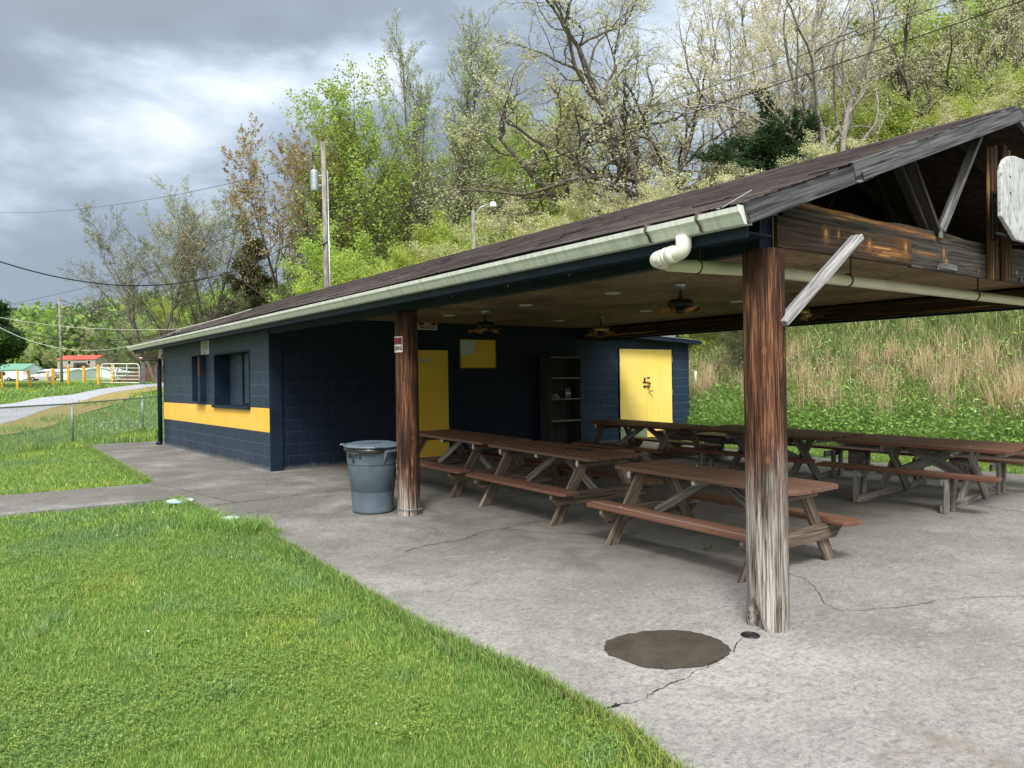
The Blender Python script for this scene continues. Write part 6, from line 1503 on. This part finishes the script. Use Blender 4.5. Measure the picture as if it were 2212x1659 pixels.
for px, D, yt in [(2150, 36, 150), (2240, 40, 60), (1980, 42, 200), (1900, 44, 180), (2080, 46, 120), (2320, 38, 120)]:
    plant('bush', px, D, yt, 'green bush on the hillside at the right above the ridge', 'bush', 'green bushes on the hillside', rz=q.uniform(0, 360), sxy=q.uniform(1.0, 1.4))
# middle distance, left of the building
for px, D, yt, kd, lb in ((300, 95, 668, 'sparse', 'pale loose tree right of the metal gate'), (365, 90, 640, 'maple', 'fresh green tree showing under the eave at the corner'), (420, 80, 620, 'maple', 'fresh green tree hidden behind the far wall corner'), (250, 150, 745, 'bare', 'bare grey thicket tree beyond the pipe gate'), (345, 70, 700, 'bush_dark', 'dark bush below the end of the gutter'),
                          (60, 215, 735, 'sparse', 'pale slim tree behind the green-roofed barn'), (110, 210, 745, 'sparse', 'pale slim tree beside the billboard column'), (205, 240, 735, 'sparse', 'pale loose tree behind the red roof')):
    plant(kd, px, D, yt, lb, 'bush' if 'bush' in lb else 'tree', rz=q.uniform(0, 360))
# distant wood
rng = np.random.default_rng(9)
Vs, Fs, Cs = [], [], []; nb_ = 0
pal = np.array([(.22, .34, .075), (.28, .38, .09), (.17, .27, .065), (.10, .16, .06), (.06, .10, .045), (.27, .30, .13), (.33, .40, .13), (.23, .22, .14)])
for k in range(1150):
    px = rng.uniform(-420, 1100); D = rng.uniform(236, 430) if k > 200 else rng.uniform(228, 250)
    x, y, z = P_at(px, D)
    hgt = rng.uniform(9, 17); rad = rng.uniform(2.6, 4.6); n = 110
    t_ = rng.normal(size=(n, 3)); t_ /= np.linalg.norm(t_, axis=1)[:, None]; t_ *= rng.uniform(.55, 1.08, (n, 1))
    Pp = np.stack([x + t_[:, 0] * rad, y + t_[:, 1] * rad, z + hgt * .58 + t_[:, 2] * hgt * .46], 1)
    V, Fc = quads(Pp, 1.25, rng, 1.3); Vs.append(V); Fs.append(Fc + nb_); nb_ += len(V)
    pc_ = pal[rng.choice(len(pal), p=[.2, .18, .16, .12, .1, .08, .1, .06])]; Cs.append(pc_[None, :] * rng.uniform(.75, 1.25, (n, 1)))
tag(link('distant_wood', npmesh('distant_wood', np.concatenate(Vs), np.concatenate(Fs), np.concatenate(Cs)), M['leaf']), 'green wooded ridge beyond the road and houses', 'wood', kind='stuff')

# ---------------------------------------------------------------- grass
def blades(n, xf, yf, zf, h, w, pal, seed, lean=.5, bend=.4, segs=2):
    rng = np.random.default_rng(seed); x, y = xf, yf; n = len(x)
    z = zf(x, y); hh = h * rng.uniform(.45, 1.3, n) if np.isscalar(h) else h
    ww = w * rng.uniform(.6, 1.3, n); a = rng.uniform(0, 2 * np.pi, n); la = rng.uniform(0, 2 * np.pi, n); ln = lean * rng.uniform(0, 1, n) * hh
    ca, sa = np.cos(a) * ww / 2, np.sin(a) * ww / 2; lx, ly = np.cos(la) * ln, np.sin(la) * ln
    P0 = np.stack([x - ca, y - sa, z], 1); P1 = np.stack([x + ca, y + sa, z], 1)
    m0 = np.stack([x - ca * .8 + lx * .35, y - sa * .8 + ly * .35, z + hh * .55], 1); m1 = np.stack([x + ca * .8 + lx * .35, y + sa * .8 + ly * .35, z + hh * .55], 1)
    tp = np.stack([x + lx, y + ly, z + hh * (1 - bend * rng.uniform(0, .8, n))], 1); tp2 = tp + np.stack([ca * .15, sa * .15, ca * 0], 1)
    V = np.stack([P0, P1, m1, m0, tp2, tp], 1).reshape(-1, 3); b = np.arange(n)[:, None] * 6
    Fc = np.concatenate([b + np.array([[0, 1, 2, 3]]), b + np.array([[3, 2, 4, 5]])], 1).reshape(-1, 4)
    return V, Fc
def nz(x, y, s, seed):       # cheap smooth noise
    r = np.random.default_rng(seed); o = 0
    for k in range(5):
        a, b, c_, d = r.uniform(-1, 1, 4) * s * (1 + .6 * k); o = o + np.sin(x * a + y * b + c_ * 9 + 1.3 * np.sin(x * d - y * a + k)) / (1 + .3 * k)
    return o / 3.2
def lawn_ok(x, y):
    e = np.interp(y, [p[1] for p in edge], [p[0] for p in edge], left=2.62, right=2.5)
    ok = (x < e + .03) & ~((y > 10.86) & (y < 12.6)) | ((y > 12.6) & (x < 2.52 + (y - 12.6) * .035)) | (y > 21.85)
    ok &= ~((x > 4.2) & (y < 21.9))
    ok &= ~(((x - 2.46) ** 2 + (y - 10.60) ** 2 < .17 ** 2) | ((x - 2.60) ** 2 + (y - 8.93) ** 2 < .19 ** 2))
    return ok
def dist_xy(x, y): return .595 * x + .804 * y
rng = np.random.default_rng(21)
def scatter(n, x0, x1, y0, y1, dmin=-1, dmax=1e9):
    x = rng.uniform(x0, x1, n); y = rng.uniform(y0, y1, n); ok = lawn_ok(x, y); d = dist_xy(x, y); ok &= (d > dmin) & (d < dmax)
    return x[ok], y[ok]
gp = np.array([(.165, .285, .062), (.21, .335, .078), (.125, .225, .050), (.27, .40, .10), (.33, .42, .12)])
gpy = np.array([(.36, .43, .085), (.42, .47, .11), (.29, .38, .075)])
gpb = np.array([(.17, .28, .10), (.22, .33, .14), (.13, .23, .08)])
Vs, Fs, Cs = [], [], []; nb_ = 0
def addg(V, Fc, C):
    global nb_
    Vs.append(V); Fs.append(Fc + nb_); nb_ += len(V); Cs.append(C)
def col_for(x, y, n, rng):
    t = nz(x, y, 1.5, 3) + .5 * nz(x, y, 5.0, 4); y_ = (t > .78 + rng.normal(0, .22, n)); b_ = (t < -.45 + rng.normal(0, .2, n))
    c = gp[rng.integers(0, len(gp), n)]; cy = gpy[rng.integers(0, 3, n)]; cb = gpb[rng.integers(0, 3, n)]
    c = np.where(y_[:, None], cy, c); c = np.where(b_[:, None], cb, c)
    dead = rng.random(n) < .025; c = np.where(dead[:, None], np.array([[.40, .34, .16]]), c)
    return c * rng.uniform(.7, 1.25, (n, 1))
lz = lambda x, y: tz(x, y) - .035
for (n, x0, x1, y0, y1, d0, d1, h, w) in ((300000, -1.6, 2.75, .8, 6.2, 1.9, 4.6, .033, .0034), (210000, -2.6, 2.75, 2.2, 11, 4.4, 8.2, .040, .0052), (150000, -4, 2.75, 6, 24, 8, 19, .055, .010), (70000, -6, 12, 19, 34, 18, 30, .11, .020), (60000, -8, 16, 28, 60, 28, 60, .10, .045)):
    x, y = scatter(n, x0, x1, y0, y1, d0, d1)
    if y0 > 15:
        # keep off the drive
        e_f = np.interp(x, [-14, -4, 1.98, 3.6, 5.4, 7.9, 10.2, 14], [26, 34.6, 39.5, 42.7, 45, 50, 53.4, 56.5]); e_n = np.interp(x, [-12, -4, 1.53, 3.14, 5.5, 8, 11, 15], [15, 23, 30.8, 35.9, 41.6, 47, 51.4, 54])
        k = (y > e_f + .2) | (y < e_n - 2.0) | ((y < e_n) & (rng.random(len(x)) < .35)); x, y = x[k], y[k]
    hv = h * rng.uniform(.5, 1.2, len(x)) * (1 + .5 * np.clip(nz(x, y, 3.0, 5), 0, 1))
    if y0 > 15: hv = hv * (1 + .8 * (nz(x, y, .8, 8) > .1))
    V, Fc = blades(0, x, y, lz, hv, w, None, len(x), .75)
    addg(V, Fc, np.repeat(col_for(x, y, len(x), rng), 2, 0))
# coarse bluish tufts
for k in range(60):
    cx_, cy_ = rng.uniform(-1.2, 2.6), rng.uniform(1.4, 13)
    n = int(rng.uniform(40, 120)); x = cx_ + rng.normal(0, .07, n); y = cy_ + rng.normal(0, .07, n); ok = lawn_ok(x, y); x, y = x[ok], y[ok]
    if len(x) < 3: continue
    V, Fc = blades(0, x, y, lz, rng.uniform(.045, .10, len(x)), .0055, None, k + 900, 1.0); addg(V, Fc, np.repeat(gpb[rng.integers(0, 3, len(x))] * rng.uniform(.8, 1.4, (len(x), 1)), 2, 0))
# long grass along the slab edge and round the covers
ex = []; ey = []
for k in range(26000):
    pass
t_ = rng.uniform(0, 1, 24000); y = 1.0 + t_ * 20; e = np.interp(y, [p[1] for p in edge], [p[0] for p in edge], right=2.5); e = np.where(y > 12.6, 2.52 + (y - 12.6) * .035, e)
x = e - np.abs(rng.normal(0, .06, len(y))) + .02; ok = ~((y > 10.9) & (y < 12.6)); x, y = x[ok], y[ok]
V, Fc = blades(0, x, y, lz, rng.uniform(.05, .12, len(x)), .006, None, 5, .8); addg(V, Fc, np.repeat(col_for(x, y, len(x), rng) * .9, 2, 0))
for cx_, cy_ in ((2.50, 8.55), (2.40, 9.25), (2.66, 8.35), (2.28, 8.85)):
    n = 420; x = cx_ + rng.normal(0, .10, n); y = cy_ + rng.normal(0, .12, n); V, Fc = blades(0, x, y, lz, rng.uniform(.10, .22, n), .007, None, 77, 1.1); addg(V, Fc, np.repeat(gp[rng.integers(0, 4, n)] * rng.uniform(.8, 1.4, (n, 1)), 2, 0))
y = rng.uniform(1.2, 3.6, 1500); e = np.interp(y, [p[1] for p in edge], [p[0] for p in edge]); x = e + rng.normal(-.005, .022, len(y)); V, Fc = blades(0, x, y, lambda a, b: lz(a, b) + .03, rng.uniform(.012, .035, len(x)), .004, None, 9, 2.2, .8); addg(V, Fc, np.repeat(np.array([(.42, .34, .20), (.30, .23, .13), (.20, .15, .08)])[rng.integers(0, 3, len(x))], 2, 0))
tag(link('grass', npmesh('grass', np.concatenate(Vs), np.concatenate(Fs), np.concatenate(Cs)), M['grass_blade']), 'mown green lawn grass left of the concrete', 'grass', kind='stuff')
# dead thatch at the slab edge, near the camera
Vt, Ft, Ct = Vs, Fs, Cs
# clover
Vs, Fs, Cs = [], [], []; nb_ = 0
x, y = scatter(130000, -1.6, 2.7, 1.2, 9, 2.2, 8.5); k = nz(x, y, 2.2, 12) + .6 * nz(x, y, 7, 13) + rng.normal(0, .25, len(x)) > .30; x, y = x[k], y[k]
zc = lz(x, y) + rng.uniform(.015, .05, len(x)); n = len(x); a0 = rng.uniform(0, 2 * np.pi, n)
for j_ in range(3):
    a_ = a0 + j_ * 2.094; r_ = rng.uniform(.0045, .0085, n); tl = rng.uniform(-.3, .6, n)
    dx, dy = np.cos(a_), np.sin(a_); P0 = np.stack([x, y, zc], 1); d = np.stack([dx, dy, tl], 1) * r_[:, None]; p_ = np.stack([-dy, dx, 0 * dx], 1) * r_[:, None] * .62
    V = np.stack([P0, P0 + d * 1.1 + p_, P0 + d * 1.75, P0 + d * 1.1 - p_], 1).reshape(-1, 3); addg(V, np.arange(n * 4).reshape(n, 4), np.array([(.19, .32, .068), (.25, .39, .09), (.14, .25, .055)])[rng.integers(0, 3, n)] * rng.uniform(.8, 1.3, (n, 1)))
tag(link('clover', npmesh('clover', np.concatenate(Vs), np.concatenate(Fs), np.concatenate(Cs)), M['grass_blade']), 'clover leaves mixed through the lawn', 'clover', kind='stuff')
# white clover heads and daisies
mb = MB(); q = random.Random(31)
for k in range(16):
    x_, y_ = q.uniform(-.6, 2.5), q.uniform(1.8, 10)
    z_ = float(lz(x_, y_)) + q.uniform(.05, .08); r_ = q.uniform(.004, .007)
    mb.lathe([(0, -r_), (r_ * .8, -r_ * .5), (r_, .1 * r_), (r_ * .6, r_ * .8), (0, r_)], (x_, y_, z_), 7)
for k in range(70):
    x_, y_ = q.uniform(3.2, 4.8), q.uniform(22.2, 27); z_ = float(lz(x_, y_)) + q.uniform(.25, .5)
    mb.lathe([(0, -.004), (.022, 0), (0, .008)], (x_, y_, z_), 7)
for k in range(160):
    x_, y_ = q.uniform(15.0, 17.5), q.uniform(5, 14); z_ = float(tz(x_, y_)) + q.uniform(.35, .75)
    mb.lathe([(0, -.004), (.018, 0), (0, .008)], (x_, y_, z_), 6)
tag(mb.build('wild_flowers', M['white_paint']), 'small white wild flowers scattered in the grass', 'flowers', kind='stuff')
# seedling on the floor
mb = MB(); z_ = fz(4.78); P = []
for k in range(6):
    a_ = k * 1.1; tip = (5.82 + .05 * math.cos(a_), 4.78 + .05 * math.sin(a_), z_ + .03 + .02 * (k % 3)); mb.tube([(5.82, 4.78, z_), tip], .0012, 4); P.append(tip)
sd_ = mb.build('stem', M['bark_dark']); V, Fc = quads(np.repeat(np.array(P), 6, 0) + np.random.default_rng(1).normal(0, .009, (36, 3)), .018, np.random.default_rng(2), 1.2)
se = empty('weed_seedling', (5.82, 4.78, z_), (0, 0, 0), 'tiny green weed growing from the floor crack under the clipped-corner table', 'weed'); adopt(sd_, se)
link('leaves', npmesh('leaves', V, Fc, np.tile(np.array([[.08, .18, .03]]), (36, 1))), M['grass_blade'], se, True)
# grass strip behind the slab and the bank's cover
Vs, Fs, Cs = [], [], []; nb_ = 0
x = rng.uniform(13.2, 15.4, 42000); y = rng.uniform(-1, 13.0, 42000); ok = x > np.interp(y, [-12, 5.2, 8.4, 12.2], [13.98, 13.95, 13.4, 13.2]); x, y = x[ok], y[ok]
V, Fc = blades(0, x, y, lz, rng.uniform(.05, .13, len(x)), .012, None, 6, .8); addg(V, Fc, np.repeat(col_for(x, y, len(x), rng) * 1.0, 2, 0))
# green herbs on the bank
n = 260000; x = 14.7 + 14 * rng.random(n) ** 1.5; y = rng.uniform(-3, 24, n); u = x - 14.6
keep = rng.random(n) < np.where(u < 2.2, 1.0, .62); x, y, u = x[keep], y[keep], u[keep]; n = len(x)
hv = np.where(u < 2.4, rng.uniform(.12, .50, n), rng.uniform(.12, .42, n)) * (1 + .5 * nz(x, y, 1.3, 33))
V, Fc = blades(0, x, y, lz, np.maximum(hv, .08), .015, None, 7, 1.0)
pb = np.array([(.17, .24, .07), (.23, .30, .09), (.29, .35, .12), (.12, .17, .055), (.29, .29, .14), (.38, .33, .20), (.24, .22, .13)])
pbl = np.array([(.14, .25, .055), (.19, .32, .07), (.24, .37, .09)])
c = pb[rng.integers(0, 7, n)]; c = np.where(((u > 3.2) & (rng.random(n) < .75))[:, None], pb[rng.integers(0, 4, n)], c); c = np.where((u < 1.9 + .6 * nz(x, y, 1.1, 40))[:, None], pbl[rng.integers(0, 3, n)], c)
addg(V, Fc, np.repeat(c * rng.uniform(.7, 1.25, (n, 1)), 2, 0))
# broad leaves at the foot
n = 42000; x = 14.7 + rng.exponential(.9, n); y = rng.uniform(-2, 20, n); P = np.stack([x, y, lz(x, y) + rng.uniform(.05, .45, n)], 1); V, Fc = quads(P, .034, rng, 3.0, .3)
addg(V, Fc, pbl[rng.integers(0, 3, n)] * rng.uniform(.7, 1.3, (n, 1)))
tag(link('bank_undergrowth', npmesh('bank_undergrowth', np.concatenate(Vs), np.concatenate(Fs), np.concatenate(Cs)), M['grass_blade']), 'green weeds and grass covering the bank behind the shelter', 'undergrowth', kind='stuff')
# tan dead grass stalks in clumps
Vs, Fs, Cs = [], [], []; nb_ = 0
pt = np.array([(.58, .46, .28), (.66, .54, .35), (.46, .35, .21), (.60, .44, .27)])
for k in range(470):
    y_ = rng.uniform(-2, 20); x_ = 14.6 + 1.0 + abs(rng.normal(0, 1.0)) + (rng.random() < .08) * rng.uniform(0, 3)
    dens = 1.0 + 1.2 * (y_ < 8.5)
    if rng.random() > .34 * dens * (1 + .9 * float(nz(np.array([x_ * 0]), np.array([y_]), 1.1, 50)[0])): continue
    n = int(rng.uniform(30, 110)); x = x_ + rng.normal(0, .13, n); y = y_ + rng.normal(0, .13, n); big = rng.uniform(.55, 1.15)
    V, Fc = blades(0, x, y, lz, rng.uniform(.35, 1.0, n) * big, .009, None, k, .45, .3); addg(V, Fc, np.repeat(pt[rng.integers(0, 4, n)] * rng.uniform(.75, 1.2, (n, 1)), 2, 0))
n = 4000; x = 15.2 + rng.exponential(2.0, n); y = rng.uniform(-3, 24, n); V, Fc = blades(0, x, y, lz, rng.uniform(.3, .85, n), .010, None, 4, 1.3, .7)
addg(V, Fc, np.repeat(pt[rng.integers(0, 4, n)] * rng.uniform(.6, 1.2, (n, 1)), 2, 0))
tag(link('dead_grass', npmesh('dead_grass', np.concatenate(Vs), np.concatenate(Fs), np.concatenate(Cs)), M['grass_blade']), 'tall tan dead grass standing in clumps on the bank', 'dead grass', kind='stuff')
for k, (x_, y_, s_) in enumerate(((19.0, 14.2, 1.5), (20.5, 11.5, 1.3), (21.5, 8.6, 1.6), (22.5, 6.0, 1.5), (23.0, 3.5, 1.7), (18.2, 16.0, 1.6), (24.5, 10, 1.9), (22.8, 13.6, 1.9), (25, 5.5, 2.1), (17.2, 12.6, .9))):
    o = empty('bush', (x_, y_, TZ(x_, y_)), (0, 0, k * 1.7), 'green bush on the upper bank behind the shelter', 'bush', 'green bushes on the upper bank'); o.scale = (s_ / 6,) * 3
    pr = PR['bush' if k % 3 else 'bush_dark']
    for nm, me in (('trunk', pr['wood']), ('crown', pr['leaf'])):
        c_ = bpy.data.objects.new(nm, me); col.objects.link(c_); c_.parent = o
